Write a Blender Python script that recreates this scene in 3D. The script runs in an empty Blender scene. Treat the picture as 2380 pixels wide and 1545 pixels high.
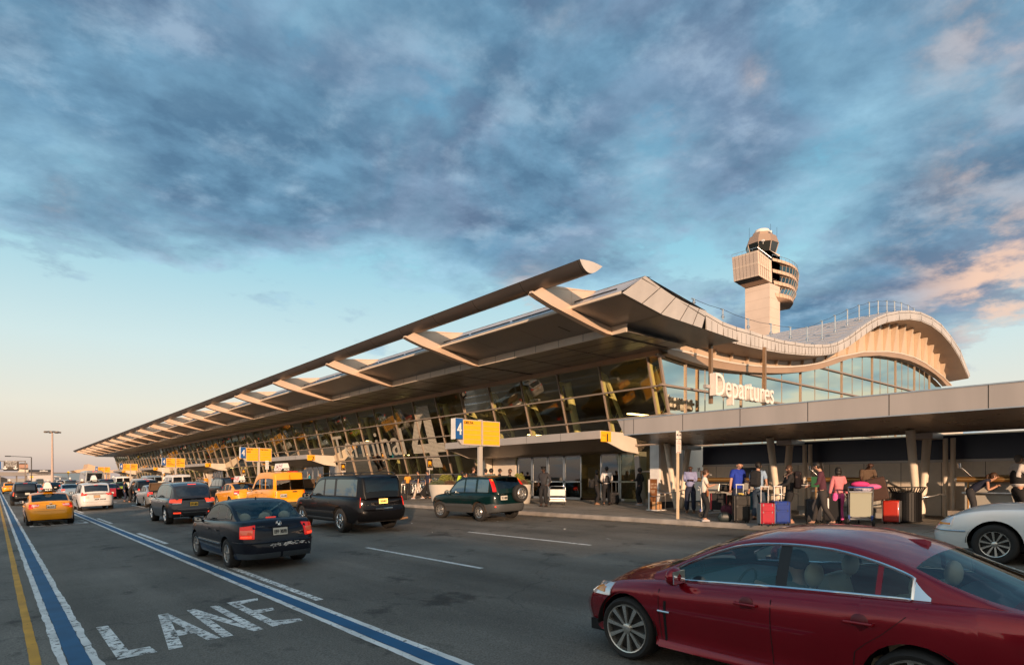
import bpy, bmesh, math, random
from mathutils import Vector, Matrix
random.seed(7)
S = bpy.context.scene
COL = S.collection
PI = math.pi

# ---------------------------------------------------------------- camera
CAM_Z = 2.085
FPX, CX, HY = 1450.0, 1190.0, 1116.0          # lens in pixels of a 2380 px wide frame, horizon row
TH = math.atan(1203.0 / FPX)                  # the camera looks this far to the right of the road direction (+Y)
SN, CS = math.sin(TH), math.cos(TH)
cam_d = bpy.data.cameras.new('camera')
cam = bpy.data.objects.new('camera', cam_d); COL.objects.link(cam)
cam.location = (0, 0, CAM_Z)
cam.rotation_euler = (PI / 2, 0, -TH)
cam_d.sensor_width = 36.0
cam_d.lens = 36.0 * FPX / 2380.0
cam_d.shift_y = (HY - 772.5) / 2380.0
cam_d.clip_start = 0.1
cam_d.clip_end = 6000
S.camera = cam

# ---------------------------------------------------------------- sun and sky
SUN_AZ = math.radians(34)      # light travels towards +Y turned this far to +X
SUN_EL = math.radians(8.5)
sd = bpy.data.lights.new('sun', 'SUN'); sd.energy = 4.7; sd.angle = math.radians(0.6); sd.color = (1.0, 0.66, 0.42)
sun = bpy.data.objects.new('sun', sd); COL.objects.link(sun)
ldir = Vector((math.sin(SUN_AZ) * math.cos(SUN_EL), math.cos(SUN_AZ) * math.cos(SUN_EL), -math.sin(SUN_EL)))
sun.rotation_euler = ldir.to_track_quat('-Z', 'Y').to_euler()

W = bpy.data.worlds.new("World"); S.world = W; W.use_nodes = True
nt = W.node_tree; nt.nodes.clear(); N = nt.nodes; LK = nt.links
def wn(t, **k):
    n = N.new(t)
    for a, b in k.items(): setattr(n, a, b)
    return n
def wm(op, a, b=None, c=None, clamp=False):
    n = N.new('ShaderNodeMath'); n.operation = op; n.use_clamp = clamp
    for i, v in enumerate((a, b, c)):
        if v is None: continue
        if isinstance(v, (int, float)): n.inputs[i].default_value = v
        else: LK.new(v, n.inputs[i])
    return n.outputs[0]
def wmix(f, a, b, bt='MIX'):
    n = N.new('ShaderNodeMix'); n.data_type = 'RGBA'; n.blend_type = bt
    for i, v in ((0, f), (6, a), (7, b)):
        if isinstance(v, (int, float)): n.inputs[i].default_value = v
        elif isinstance(v, tuple): n.inputs[i].default_value = (*v, 1)
        else: LK.new(v, n.inputs[i])
    return n.outputs[2]
def wramp(f, stops, ip='EASE'):
    n = N.new('ShaderNodeValToRGB'); n.color_ramp.interpolation = ip
    e = n.color_ramp.elements
    while len(e) < len(stops): e.new(0.5)
    for q, (p, c) in zip(e, stops):
        q.position = p; q.color = (*c, 1) if isinstance(c, tuple) else (c, c, c, 1)
    LK.new(f, n.inputs[0]); return n.outputs[0]
def lin(r, g, b):
    f = lambda c: (c / 255 / 12.92) if c <= 10 else ((c / 255 + 0.055) / 1.055) ** 2.4
    return (f(r), f(g), f(b))
tc = wn('ShaderNodeTexCoord'); sep = wn('ShaderNodeSeparateXYZ')
nrm = wn('ShaderNodeVectorMath', operation='NORMALIZE'); LK.new(tc.outputs['Generated'], nrm.inputs[0])
DIR = nrm.outputs[0]; LK.new(DIR, sep.inputs[0])
dx, dy, dz = sep.outputs
sky = wn('ShaderNodeTexSky', sky_type='NISHITA'); sky.sun_disc = False
sky.sun_elevation = SUN_EL
sky.sun_rotation = SUN_AZ + PI           # towards where the sunlight comes from
sky.air_density = 1.3; sky.dust_density = 1.6; sky.ozone_density = 2.5
# evening colours by height over the horizon, laid over the Sky Texture
K = 10.0   # Background strength is 0.1
def kk(c): return tuple(v * K * 0.93 for v in c)
grad = wramp(wm('MAXIMUM', dz, 0.0), [(0.0, kk(lin(188, 170, 166))), (0.035, kk(lin(226, 206, 192))), (0.10, kk(lin(234, 228, 214))),
        (0.19, kk(lin(210, 230, 230))), (0.33, kk(lin(152, 208, 226))), (0.50, kk(lin(84, 158, 194))), (0.8, kk(lin(56, 118, 158)))], 'LINEAR')
base = wmix(0.82, sky.outputs[0], grad)
# clouds: noise on a flat layer overhead
inv = wm('DIVIDE', 1.0, wm('ADD', wm('MAXIMUM', dz, 0.0), 0.16))
cmb = wn('ShaderNodeCombineXYZ')
LK.new(wm('MULTIPLY', dx, inv), cmb.inputs[0]); LK.new(wm('MULTIPLY', dy, inv), cmb.inputs[1])
def cnoise(scale, detail, rough, off, dist=0.0):
    mp = wn('ShaderNodeMapping'); mp.inputs['Location'].default_value = off
    LK.new(cmb.outputs[0], mp.inputs[0])
    n = wn('ShaderNodeTexNoise'); n.inputs['Scale'].default_value = scale; n.inputs['Detail'].default_value = detail
    n.inputs['Roughness'].default_value = rough; n.inputs['Distortion'].default_value = dist
    LK.new(mp.outputs[0], n.inputs['Vector']); return n.outputs[0]
def imgdir(x, y):
    u, v = (x - CX) / FPX, -(y - HY) / FPX
    return Vector((SN + u * CS, CS - u * SN, v)).normalized()
def blob(x, y, rad, gain):
    """a soft heap of cloud round one direction of the sky"""
    d = imgdir(x, y)
    n = wn('ShaderNodeVectorMath', operation='DISTANCE'); LK.new(DIR, n.inputs[0]); n.inputs[1].default_value = d
    t = wm('DIVIDE', n.outputs[1], math.radians(rad))
    return wm('MULTIPLY', wm('EXPONENT', wm('MULTIPLY', wm('MULTIPLY', t, t), -1.0)), gain)
def total(items):
    a = items[0]
    for b in items[1:]: a = wm('ADD', a, b)
    return a
n1 = cnoise(1.5, 12, 0.60, (3.1, 1.7, 0.4), 0.15)
n2 = cnoise(4.6, 10, 0.60, (7.4, 2.2, 1.3), 0.1)
n1b = cnoise(1.5, 12, 0.60, (3.1 + .07, 1.7 + .05, 0.4), 0.15)
n2b = cnoise(4.6, 10, 0.60, (7.4 + .05, 2.2 + .04, 1.3), 0.1)
n3 = cnoise(2.3, 7, 0.55, (1.4, 9.2, 3.3), 0.6)
shape = total([blob(150, 60, 16, .20), blob(640, 330, 11, .20), blob(360, 250, 11, .14), blob(60, 330, 9, .16), blob(900, 430, 6, .10), blob(480, 480, 6, .12), blob(40, 540, 5, .12), blob(1200, 60, 11, .16), blob(1330, 300, 10, .15), blob(1680, 60, 9, .12), blob(1250, 500, 6, .14),
               blob(1680, 440, 5, .14), blob(1830, 280, 6, .08), blob(2200, 190, 11, .10), blob(2140, 530, 8, .22), blob(300, 480, 9, .12), blob(720, 500, 8, .14), blob(1190, 570, 5, .12), blob(2280, 620, 7, .22), blob(1800, 700, 7, .10), blob(900, 765, 5, .14), blob(1080, 690, 5, .12), blob(1050, 620, 2.5, .14), blob(1420, 590, 3.5, .12),
               blob(160, 590, 6, .10), blob(1010, 200, 4, -.14), blob(1000, 560, 7, -.12), blob(980, 330, 4, -.10), blob(1560, 330, 4, -.18), blob(1900, 430, 5, -.22), blob(1880, 80, 4, -.12), blob(1490, 190, 3, -.06), blob(2000, 580, 4, -.12), blob(560, 60, 4, -.05), blob(250, 420, 3, -.06),
               blob(450, 780, 15, -.30), blob(1600, 620, 3, -.08), blob(2330, 840, 5, -.3), blob(60, 900, 22, -.3)])
dens = wm('ADD', wm('ADD', wm('MULTIPLY', n1, 1.12), wm('MULTIPLY', n2, 0.42)), wm('ADD', wm('SUBTRACT', wm('MULTIPLY', shape, 0.85), 0.232), wm('SUBTRACT', wramp(dz, [(0.24, 0.0), (0.42, 0.078)], 'EASE'), 0.045)))
mask = wramp(dens, [(0.46, 0.0), (0.54, 0.5), (0.63, 0.85), (0.80, 1.0)], 'EASE')
thick = wramp(wm('ADD', wm('MULTIPLY', dens, .75), wm('MULTIPLY', n3, .25)), [(0.48, 0.0), (0.70, 1.0)], 'EASE')
warm = wm('MINIMUM', total([blob(2350, 670, 4.6, .95), blob(2250, 610, 4, .25), blob(2370, 40, 4, .3), blob(1765, 172, 1.0, .5), blob(1225, 722, 2.6, 1.0), blob(130, 462, .9, .5), blob(1310, 40, 1.5, .12), blob(2180, 90, 3, .15), blob(2250, 380, 2, .3)]), 1.0)
ccool = wmix(thick, kk(lin(146, 184, 206)), kk(lin(98, 136, 164)))
ccool = wmix(wm('MULTIPLY', wramp(n3, [(0.42, 0.0), (0.62, 1.0)]), 0.55), ccool, kk(lin(120, 134, 160)))
ccool = wmix(wm('MULTIPLY', wramp(n2, [(0.50, 0.0), (0.68, 1.0)]), 0.30), ccool, kk(lin(158, 178, 196)))
# relief: puffs catch light on the side turned to the sun
rel = wm('ADD', wm('ADD', wm('MULTIPLY', wm('SUBTRACT', n1, n1b), 2.6), wm('MULTIPLY', wm('SUBTRACT', n2, n2b), 1.5)), 0.5, clamp=True)
ccool = wmix(0.55, ccool, wramp(rel, [(0.25, (.50, .54, .62)), (0.5, (1, 1, 1)), (0.78, (1.55, 1.5, 1.42))], 'LINEAR'), 'MULTIPLY')
hot = wm('MULTIPLY', wramp(n2, [(0.40, 0.0), (0.60, 1.0)]), warm)
ccol = wmix(wm('MULTIPLY', warm, 0.35), ccool, kk(lin(150, 148, 160)))
ccol = wmix(hot, ccol, kk(lin(232, 196, 174)))
skyc = wmix(wm('MULTIPLY', mask, wramp(dz, [(0.0, 0.0), (0.03, 1.0)])), base, ccol)
# the sky round the low sun, behind the camera, glows
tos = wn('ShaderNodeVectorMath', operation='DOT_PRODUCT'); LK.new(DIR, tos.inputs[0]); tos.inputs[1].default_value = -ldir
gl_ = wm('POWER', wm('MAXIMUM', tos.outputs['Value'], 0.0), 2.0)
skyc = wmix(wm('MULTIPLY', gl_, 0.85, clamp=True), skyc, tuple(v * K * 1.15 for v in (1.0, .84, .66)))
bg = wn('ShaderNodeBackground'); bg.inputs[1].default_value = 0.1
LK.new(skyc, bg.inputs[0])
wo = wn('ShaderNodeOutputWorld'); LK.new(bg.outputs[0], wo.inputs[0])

S.view_settings.view_transform = 'Standard'; S.view_settings.look = 'None'
S.view_settings.exposure = 0.30; S.view_settings.gamma = 1.0
S.cycles.use_denoising = True
try: S.cycles.denoiser = 'OPENIMAGEDENOISE'
except Exception: pass
S.cycles.use_adaptive_sampling = True; S.cycles.adaptive_threshold = 0.02
S.cycles.max_bounces = 8; S.cycles.transparent_max_bounces = 24
S.cycles.sample_clamp_indirect = 4.0
S.cycles.caustics_reflective = False; S.cycles.caustics_refractive = False

# ================================================================ where things are
RS = 0.0411                                   # the carriageway climbs towards the terminal
KX = 16.65                                    # kerb
def road_z(X): return RS * min(X, KX)
def side_z(X): return RS * KX + 0.15 + 0.02 * (X - KX)
def ray(x, y):
    u, v = (x - CX) / FPX, (y - HY) / FPX
    return SN + u * CS, CS - u * SN, -v
def road_pt(x, y):
    a, b, c = ray(x, y); w = CAM_Z / (RS * a - c)
    return Vector((w * a, w * b, RS * w * a))
def side_pt(x, y):
    a, b, c = ray(x, y); w = (CAM_Z - (RS * KX + .15 - .02 * KX)) / (.02 * a - c)
    return Vector((w * a, w * b, side_z(w * a)))
def at_x(x, y, X):
    a, b, c = ray(x, y); w = X / a
    return Vector((X, w * b, CAM_Z + w * c))
def at_y(x, y, Y):
    a, b, c = ray(x, y); w = Y / b
    return Vector((w * a, Y, CAM_Z + w * c))

# ================================================================ materials
MATS = {}
def mat(name, col, rough=.5, metal=0.0, coat=0.0, noise=0.0, nscale=6.0, bump=0.0, bscale=40.0, emit=None, estr=0.0, alpha=1.0, spec=None, trans=0.0, streak=False):
    if name in MATS: return MATS[name]
    m = bpy.data.materials.new(name); m.use_nodes = True
    nt = m.node_tree; b = nt.nodes['Principled BSDF']
    b.inputs['Base Color'].default_value = (*col, 1); b.inputs['Roughness'].default_value = rough
    b.inputs['Metallic'].default_value = metal; b.inputs['Coat Weight'].default_value = coat * .8; b.inputs['Coat Roughness'].default_value = 0.04
    b.inputs['Alpha'].default_value = alpha; b.inputs['Transmission Weight'].default_value = trans
    if spec is not None: b.inputs['Specular IOR Level'].default_value = spec
    if emit: b.inputs['Emission Color'].default_value = (*emit, 1); b.inputs['Emission Strength'].default_value = estr
    tcn = None
    def coord(sc=(1, 1, 1)):
        nonlocal tcn
        if tcn is None: tcn = nt.nodes.new('ShaderNodeTexCoord')
        mp = nt.nodes.new('ShaderNodeMapping'); mp.inputs['Scale'].default_value = sc
        nt.links.new(tcn.outputs['Object'], mp.inputs[0]); return mp.outputs[0]
    if noise:
        t = nt.nodes.new('ShaderNodeTexNoise'); t.inputs['Scale'].default_value = nscale; t.inputs['Detail'].default_value = 6
        nt.links.new(coord((1, 1, .15) if streak else (1, 1, 1)), t.inputs['Vector'])
        r = nt.nodes.new('ShaderNodeMapRange'); r.inputs[1].default_value = .3; r.inputs[2].default_value = .7
        r.inputs[3].default_value = 1 - noise; r.inputs[4].default_value = 1 + noise
        nt.links.new(t.outputs[0], r.inputs[0])
        mx = nt.nodes.new('ShaderNodeMix'); mx.data_type = 'RGBA'; mx.blend_type = 'MULTIPLY'; mx.inputs[0].default_value = 1
        mx.inputs[6].default_value = (*col, 1); nt.links.new(r.outputs[0], mx.inputs[7]); nt.links.new(mx.outputs[2], b.inputs['Base Color'])
        r2 = nt.nodes.new('ShaderNodeMapRange'); r2.inputs[3].default_value = max(0, rough - noise * .4); r2.inputs[4].default_value = min(1, rough + noise * .5)
        nt.links.new(t.outputs[0], r2.inputs[0]); nt.links.new(r2.outputs[0], b.inputs['Roughness'])
    if bump:
        t = nt.nodes.new('ShaderNodeTexNoise'); t.inputs['Scale'].default_value = bscale; t.inputs['Detail'].default_value = 5
        nt.links.new(coord(), t.inputs['Vector'])
        bp = nt.nodes.new('ShaderNodeBump'); bp.inputs['Strength'].default_value = bump; bp.inputs['Distance'].default_value = .02
        nt.links.new(t.outputs[0], bp.inputs['Height']); nt.links.new(bp.outputs[0], b.inputs['Normal'])
    MATS[name] = m; return m
def mixglass(name, tint, refl_col=(1, 1, 1), base_refl=.12, rough=.01, blend=.35):
    """a pane: mirror over a tinted clear layer, more mirror at grazing angles"""
    if name in MATS: return MATS[name]
    m = bpy.data.materials.new(name); m.use_nodes = True
    nt = m.node_tree; nt.nodes.clear()
    o = nt.nodes.new('ShaderNodeOutputMaterial'); mx = nt.nodes.new('ShaderNodeMixShader')
    tr = nt.nodes.new('ShaderNodeBsdfTransparent'); tr.inputs[0].default_value = (*tint, 1)
    gl = nt.nodes.new('ShaderNodeBsdfGlossy'); gl.inputs[0].default_value = (*refl_col, 1); gl.inputs['Roughness'].default_value = rough
    lw = nt.nodes.new('ShaderNodeLayerWeight'); lw.inputs[0].default_value = blend
    r = nt.nodes.new('ShaderNodeMapRange'); r.inputs[3].default_value = base_refl; r.inputs[4].default_value = 1.0
    nt.links.new(lw.outputs['Fresnel'], r.inputs[0]); nt.links.new(r.outputs[0], mx.inputs[0])
    nt.links.new(tr.outputs[0], mx.inputs[1]); nt.links.new(gl.outputs[0], mx.inputs[2]); nt.links.new(mx.outputs[0], o.inputs[0])
    MATS[name] = m; return m

# ================================================================ mesh building
class MB:
    def __init__(s): s.v = []; s.f = []; s.mi = []; s.cur = 0
    def add(s, vs, fs, mi=None):
        o = len(s.v); s.v += [tuple(v) for v in vs]
        s.f += [tuple(o + i for i in f) for f in fs]; s.mi += [s.cur if mi is None else mi] * len(fs); return s
    def box(s, c, d, rz=0.0, tilt=None):
        x, y, z = d[0] / 2, d[1] / 2, d[2] / 2
        vs = [Vector(p) for p in ((-x, -y, -z), (x, -y, -z), (x, y, -z), (-x, y, -z), (-x, -y, z), (x, -y, z), (x, y, z), (-x, y, z))]
        m = Matrix.Rotation(rz, 3, 'Z')
        if tilt is not None: m = m @ tilt
        return s.add([m @ v + Vector(c) for v in vs], BOXF)
    def box2(s, a, b):
        return s.box([(a[i] + b[i]) / 2 for i in range(3)], [abs(b[i] - a[i]) for i in range(3)])
    def bar(s, a, b, w, h=None, up=(0, 0, 1)):
        """square bar between two points; w across, h along 'up'"""
        a, b = Vector(a), Vector(b); h = w if h is None else h
        d = (b - a).normalized(); u = Vector(up)
        if abs(d.dot(u)) > .98: u = Vector((0, 1, 0))
        r = d.cross(u).normalized(); u = r.cross(d).normalized()
        vs = []
        for p in (a, b):
            for i, j in ((-1, -1), (1, -1), (1, 1), (-1, 1)): vs.append(p + r * (w / 2 * i) + u * (h / 2 * j))
        return s.add(vs, [(0, 3, 2, 1), (4, 5, 6, 7), (0, 1, 5, 4), (1, 2, 6, 5), (2, 3, 7, 6), (3, 0, 4, 7)])
    def tube(s, pts, r, n=8, caps=True):
        pts = [Vector(p) for p in pts]; rr = r if isinstance(r, (list, tuple)) else [r] * len(pts)
        vs = []; prev = None
        for i, p in enumerate(pts):
            d = (pts[min(i + 1, len(pts) - 1)] - pts[max(i - 1, 0)]).normalized()
            if prev is None:
                u = Vector((0, 0, 1)) if abs(d.z) < .9 else Vector((1, 0, 0)); prev = d.cross(u).normalized()
            a = (prev - d * prev.dot(d)).normalized(); b = d.cross(a); prev = a
            for k in range(n):
                t = 2 * PI * k / n; vs.append(p + (a * math.cos(t) + b * math.sin(t)) * rr[i])
        fs = [(i * n + k, i * n + (k + 1) % n, (i + 1) * n + (k + 1) % n, (i + 1) * n + k) for i in range(len(pts) - 1) for k in range(n)]
        if caps: fs += [tuple(range(n - 1, -1, -1)), tuple(range((len(pts) - 1) * n, len(pts) * n))]
        return s.add(vs, fs)
    def lathe(s, prof, n=24, c=(0, 0, 0), axis='z', closed=False):
        vs = []
        for r, h in prof:
            for k in range(n):
                t = 2 * PI * k / n
                q = (r * math.cos(t), r * math.sin(t), h) if axis == 'z' else (h, r * math.cos(t), r * math.sin(t))
                vs.append((q[0] + c[0], q[1] + c[1], q[2] + c[2]))
        m = len(prof)
        fs = [(i * n + k, i * n + (k + 1) % n, ((i + 1) % m) * n + (k + 1) % n, ((i + 1) % m) * n + k) for i in range(m if closed else m - 1) for k in range(n)]
        return s.add(vs, fs)
    def prism(s, poly, axis, a, b):
        """polygon of 2-D points pushed from a to b along an axis; poly gives the other two coordinates in x,y,z order"""
        n = len(poly)
        def P(p, t):
            return {'x': (t, p[0], p[1]), 'y': (p[0], t, p[1]), 'z': (p[0], p[1], t)}[axis]
        vs = [P(p, a) for p in poly] + [P(p, b) for p in poly]
        return s.add(vs, [tuple(range(n)), tuple(range(2 * n - 1, n - 1, -1))] + [(i, i + n, (i + 1) % n + n, (i + 1) % n) for i in range(n)])
    def grid(s, rows, mi=None, close=False):
        n = len(rows[0]); vs = [p for r in rows for p in r]
        fs = [(i * n + k, i * n + (k + 1) % n, (i + 1) * n + (k + 1) % n, (i + 1) * n + k) for i in range(len(rows) - 1) for k in range(n if close else n - 1)]
        return s.add(vs, fs, mi)
    def quad(s, a, b, c, d, mi=None): return s.add([a, b, c, d], [(0, 1, 2, 3)], mi)
    def ball(s, c, r, n=10, m=7, sc=(1, 1, 1)):
        prof = [(math.sin(PI * i / m), -math.cos(PI * i / m)) for i in range(m + 1)]
        vs = [(c[0] + r * sc[0] * p * math.cos(2 * PI * k / n), c[1] + r * sc[1] * p * math.sin(2 * PI * k / n), c[2] + r * sc[2] * h) for p, h in prof for k in range(n)]
        return s.add(vs, [(i * n + k, i * n + (k + 1) % n, (i + 1) * n + (k + 1) % n, (i + 1) * n + k) for i in range(m) for k in range(n)])
    def xf(s, M, start=0):
        for i in range(start, len(s.v)): s.v[i] = tuple(M @ Vector(s.v[i]))
        return s
    def build(s, name, mats, parent=None, smooth=None, bevel=0.0, weld=False, **tags):
        me = bpy.data.meshes.new(name); me.from_pydata(s.v, [], s.f)
        ms = mats if isinstance(mats, (list, tuple)) else [mats]
        for m in ms: me.materials.append(m)
        if len(ms) > 1: me.polygons.foreach_set('material_index', s.mi)
        bm = bmesh.new(); bm.from_mesh(me)
        if weld: bmesh.ops.remove_doubles(bm, verts=bm.verts, dist=1e-4)
        bmesh.ops.recalc_face_normals(bm, faces=bm.faces)
        bm.to_mesh(me); bm.free()
        if smooth is not None:
            me.polygons.foreach_set('use_smooth', [True] * len(me.polygons)); me.set_sharp_from_angle(angle=math.radians(smooth))
        o = bpy.data.objects.new(name, me); COL.objects.link(o)
        if bevel:
            b = o.modifiers.new('bevel', 'BEVEL'); b.width = bevel; b.segments = 2; b.limit_method = 'ANGLE'; b.angle_limit = math.radians(40)
        if parent is not None: o.parent = parent
        for k, v in tags.items(): o[k] = v
        return o
BOXF = [(0, 3, 2, 1), (4, 5, 6, 7), (0, 1, 5, 4), (1, 2, 6, 5), (2, 3, 7, 6), (3, 0, 4, 7)]

def thing(name, label, cat, loc=(0, 0, 0), rz=0.0, group=None):
    o = bpy.data.objects.new(name, None); COL.objects.link(o); o.empty_display_size = .2
    o.location = loc; o.rotation_euler = (0, 0, rz); o['label'] = label; o['category'] = cat
    if group: o['group'] = group
    return o
def tag(o, label, cat, group=None):
    o['label'] = label; o['category'] = cat
    if group: o['group'] = group
    return o
def dup(root, loc=None, rz=None, label=None, group=None, swap=None):
    """copy a thing with its parts and sub-parts; swap: {material name: other material}"""
    def one(o, par):
        c = o.copy(); COL.objects.link(c)
        if par is not None:
            c.parent = par; c.matrix_parent_inverse = o.matrix_parent_inverse.copy()
        if swap and c.type == 'MESH':
            for sl in range(len(c.data.materials)):
                nm = c.data.materials[sl].name if c.data.materials[sl] else ''
                if nm in swap: c.material_slots[sl].link = 'OBJECT'; c.material_slots[sl].material = swap[nm]
        for ch in o.children: one(ch, c)
        return c
    r = one(root, None)
    if loc is not None: r.location = loc
    if rz is not None: r.rotation_euler = (0, 0, rz)
    if label: r['label'] = label
    if group: r['group'] = group
    return r
_txt = {}
def text_mesh(txt, depth=0.0):
    """flat or thick letters as (verts, faces, width, height) in the XY plane, lower left at the origin"""
    k = (txt, depth)
    if k not in _txt:
        cu = bpy.data.curves.new('letters', 'FONT'); cu.body = txt; cu.size = 1.0; cu.extrude = depth / 2; cu.resolution_u = 3
        o = bpy.data.objects.new('letters', cu); COL.objects.link(o)
        dg = bpy.context.evaluated_depsgraph_get(); me = bpy.data.meshes.new_from_object(o.evaluated_get(dg))
        vs = [v.co.copy() for v in me.vertices]; fs = [tuple(p.vertices) for p in me.polygons]
        x0 = min(v.x for v in vs); x1 = max(v.x for v in vs); y0 = min(v.y for v in vs); y1 = max(v.y for v in vs)
        vs = [Vector((v.x - x0, v.y - y0, v.z)) for v in vs]
        bpy.data.objects.remove(o); bpy.data.curves.remove(cu); bpy.data.meshes.remove(me)
        _txt[k] = (vs, fs, x1 - x0, y1 - y0)
    return _txt[k]
def put_text(mb, txt, org, right, up, w=None, h=None, depth=0.0, bold=0.0, mi=None):
    """letters with lower-left corner at org, running along 'right', standing along 'up'"""
    vs, fs, tw, th = text_mesh(txt, depth)
    if h is None: h = w * th / tw
    if w is None: w = h * tw / th
    right, up = Vector(right).normalized(), Vector(up).normalized(); nn = right.cross(up)
    for b in ([0] if not bold else [-bold, 0, bold]):
        mb.add([Vector(org) + right * (v.x * w / tw + b) + up * (v.y * h / th) + nn * (v.z + abs(b) * .02 / max(bold, 1e-6) * (1 if b > 0 else .5)) for v in vs], fs, mi)
    return mb

# common materials
M_white = mat('white_paint', (.72, .70, .67), .55, noise=.1, nscale=3)
M_steel = mat('brushed_steel', (.55, .55, .55), .32, metal=.9, noise=.1)
M_chrome = mat('chrome', (.8, .8, .8), .08, metal=1.0)
M_black = mat('black_plastic', (.012, .012, .013), .5)
M_rubber = mat('tyre_rubber', (.018, .017, .016), .8, noise=.2, nscale=20)
M_dark = mat('dark_metal', (.03, .03, .032), .45, metal=.3)
M_under = mat('dark_underbody', (.008, .008, .008), .9)
M_alu = mat('grey_alu_panel', (.46, .43, .41), .42, metal=.35, noise=.07, nscale=.8)
M_cream = mat('cream_panel', (.70, .61, .51), .45, metal=.1, noise=.06, nscale=1.5)
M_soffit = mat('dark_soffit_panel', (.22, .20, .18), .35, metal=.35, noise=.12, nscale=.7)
M_red_on = mat('lit_tail_lamp', (.5, .01, .01), .2, emit=(1, .03, .015), estr=.28)
M_red_hot = mat('brake_lamp_glow', (.6, .05, .03), .2, emit=(1, .06, .02), estr=.95)
M_red_off = mat('unlit_tail_lamp', (.30, .012, .012), .15, coat=.8)
M_amber = mat('amber_lens', (.8, .28, .04), .2, coat=.5)
M_plate = mat('number_plate', (.62, .60, .52), .4)
M_plate_y = mat('yellow_number_plate', (.85, .50, .06), .4)
M_ink = mat('black_ink', (.01, .01, .012), .6)
M_yellow = mat('sign_yellow', (.95, .43, .012), .45, noise=.05)
M_blue = mat('sign_blue', (.012, .09, .30), .4)

# ================================================================ ground, road, pavement
def road_mat(name, col, var, crack=True, patch=.5):
    m = bpy.data.materials.new(name); m.use_nodes = True; nt = m.node_tree; b = nt.nodes['Principled BSDF']
    L = nt.links.new; nn = nt.nodes.new
    tc = nn('ShaderNodeTexCoord')
    def noise(sc, de, ro, vec=(1, 1, 1)):
        mp = nn('ShaderNodeMapping'); mp.inputs['Scale'].default_value = vec; L(tc.outputs['Object'], mp.inputs[0])
        t = nn('ShaderNodeTexNoise'); t.inputs['Scale'].default_value = sc; t.inputs['Detail'].default_value = de; t.inputs['Roughness'].default_value = ro
        L(mp.outputs[0], t.inputs[0]); return t.outputs[0]
    def rng(x, a, b_, c, d):
        r = nn('ShaderNodeMapRange'); r.inputs[1].default_value = a; r.inputs[2].default_value = b_; r.inputs[3].default_value = c; r.inputs[4].default_value = d
        L(x, r.inputs[0]); return r.outputs[0]
    def mul(a, b_):
        n = nn('ShaderNodeMath'); n.operation = 'MULTIPLY'; L(a, n.inputs[0])
        if isinstance(b_, float): n.inputs[1].default_value = b_
        else: L(b_, n.inputs[1])
        return n.outputs[0]
    big = rng(noise(.18, 4, .6), .35, .65, 1 - var, 1 + var)
    lane = rng(noise(1.1, 5, .65, (1, .12, 1)), .35, .68, .85, 1.18)
    grain = rng(noise(45, 3, .8), .34, .66, .55, 1.5)
    spots = rng(noise(.95, 7, .66, (1, .7, 1)), .58, .66, 1.0, 1 - patch)
    f = mul(mul(big, lane), mul(grain, spots))
    if crack:   # tracks polished by tyres, two to a lane
        sx = nn('ShaderNodeSeparateXYZ'); L(tc.outputs['Object'], sx.inputs[0])
        wv = nn('ShaderNodeMath'); wv.operation = 'MULTIPLY_ADD'; wv.inputs[1].default_value = 2 * PI / 1.91; wv.inputs[2].default_value = .6; L(sx.outputs[0], wv.inputs[0])
        sn_ = nn('ShaderNodeMath'); sn_.operation = 'SINE'; L(wv.outputs[0], sn_.inputs[0]); f = mul(f, rng(sn_.outputs[0], -1, 1, .90, 1.10))
    if crack:
        v = nn('ShaderNodeTexVoronoi'); v.feature = 'DISTANCE_TO_EDGE'; v.inputs['Scale'].default_value = .16
        d = nn('ShaderNodeMapping'); L(tc.outputs['Object'], d.inputs[0])
        ds = nn('ShaderNodeVectorMath'); ds.operation = 'ADD'; n3 = nn('ShaderNodeTexNoise'); n3.inputs['Scale'].default_value = .8; n3.inputs['Detail'].default_value = 6
        L(tc.outputs['Object'], n3.inputs[0]); sc = nn('ShaderNodeVectorMath'); sc.operation = 'SCALE'; sc.inputs['Scale'].default_value = 1.6
        L(n3.outputs['Color'], sc.inputs[0]); L(d.outputs[0], ds.inputs[0]); L(sc.outputs[0], ds.inputs[1]); L(ds.outputs[0], v.inputs[0])
        f = mul(f, rng(v.outputs['Distance'], 0.0, .005, .68, 1.0))
    mx = nn('ShaderNodeMix'); mx.data_type = 'RGBA'; mx.blend_type = 'MULTIPLY'; mx.inputs[0].default_value = 1; mx.inputs[6].default_value = (*col, 1)
    L(f, mx.inputs[7]); L(mx.outputs[2], b.inputs['Base Color'])
    b.inputs['Roughness'].default_value = .82; b.inputs['Specular IOR Level'].default_value = .35
    bp = nn('ShaderNodeBump'); bp.inputs['Strength'].default_value = .9; bp.inputs['Distance'].default_value = .012
    L(noise(70, 3, .7), bp.inputs['Height']); L(bp.outputs[0], b.inputs['Normal'])
    return m
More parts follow.
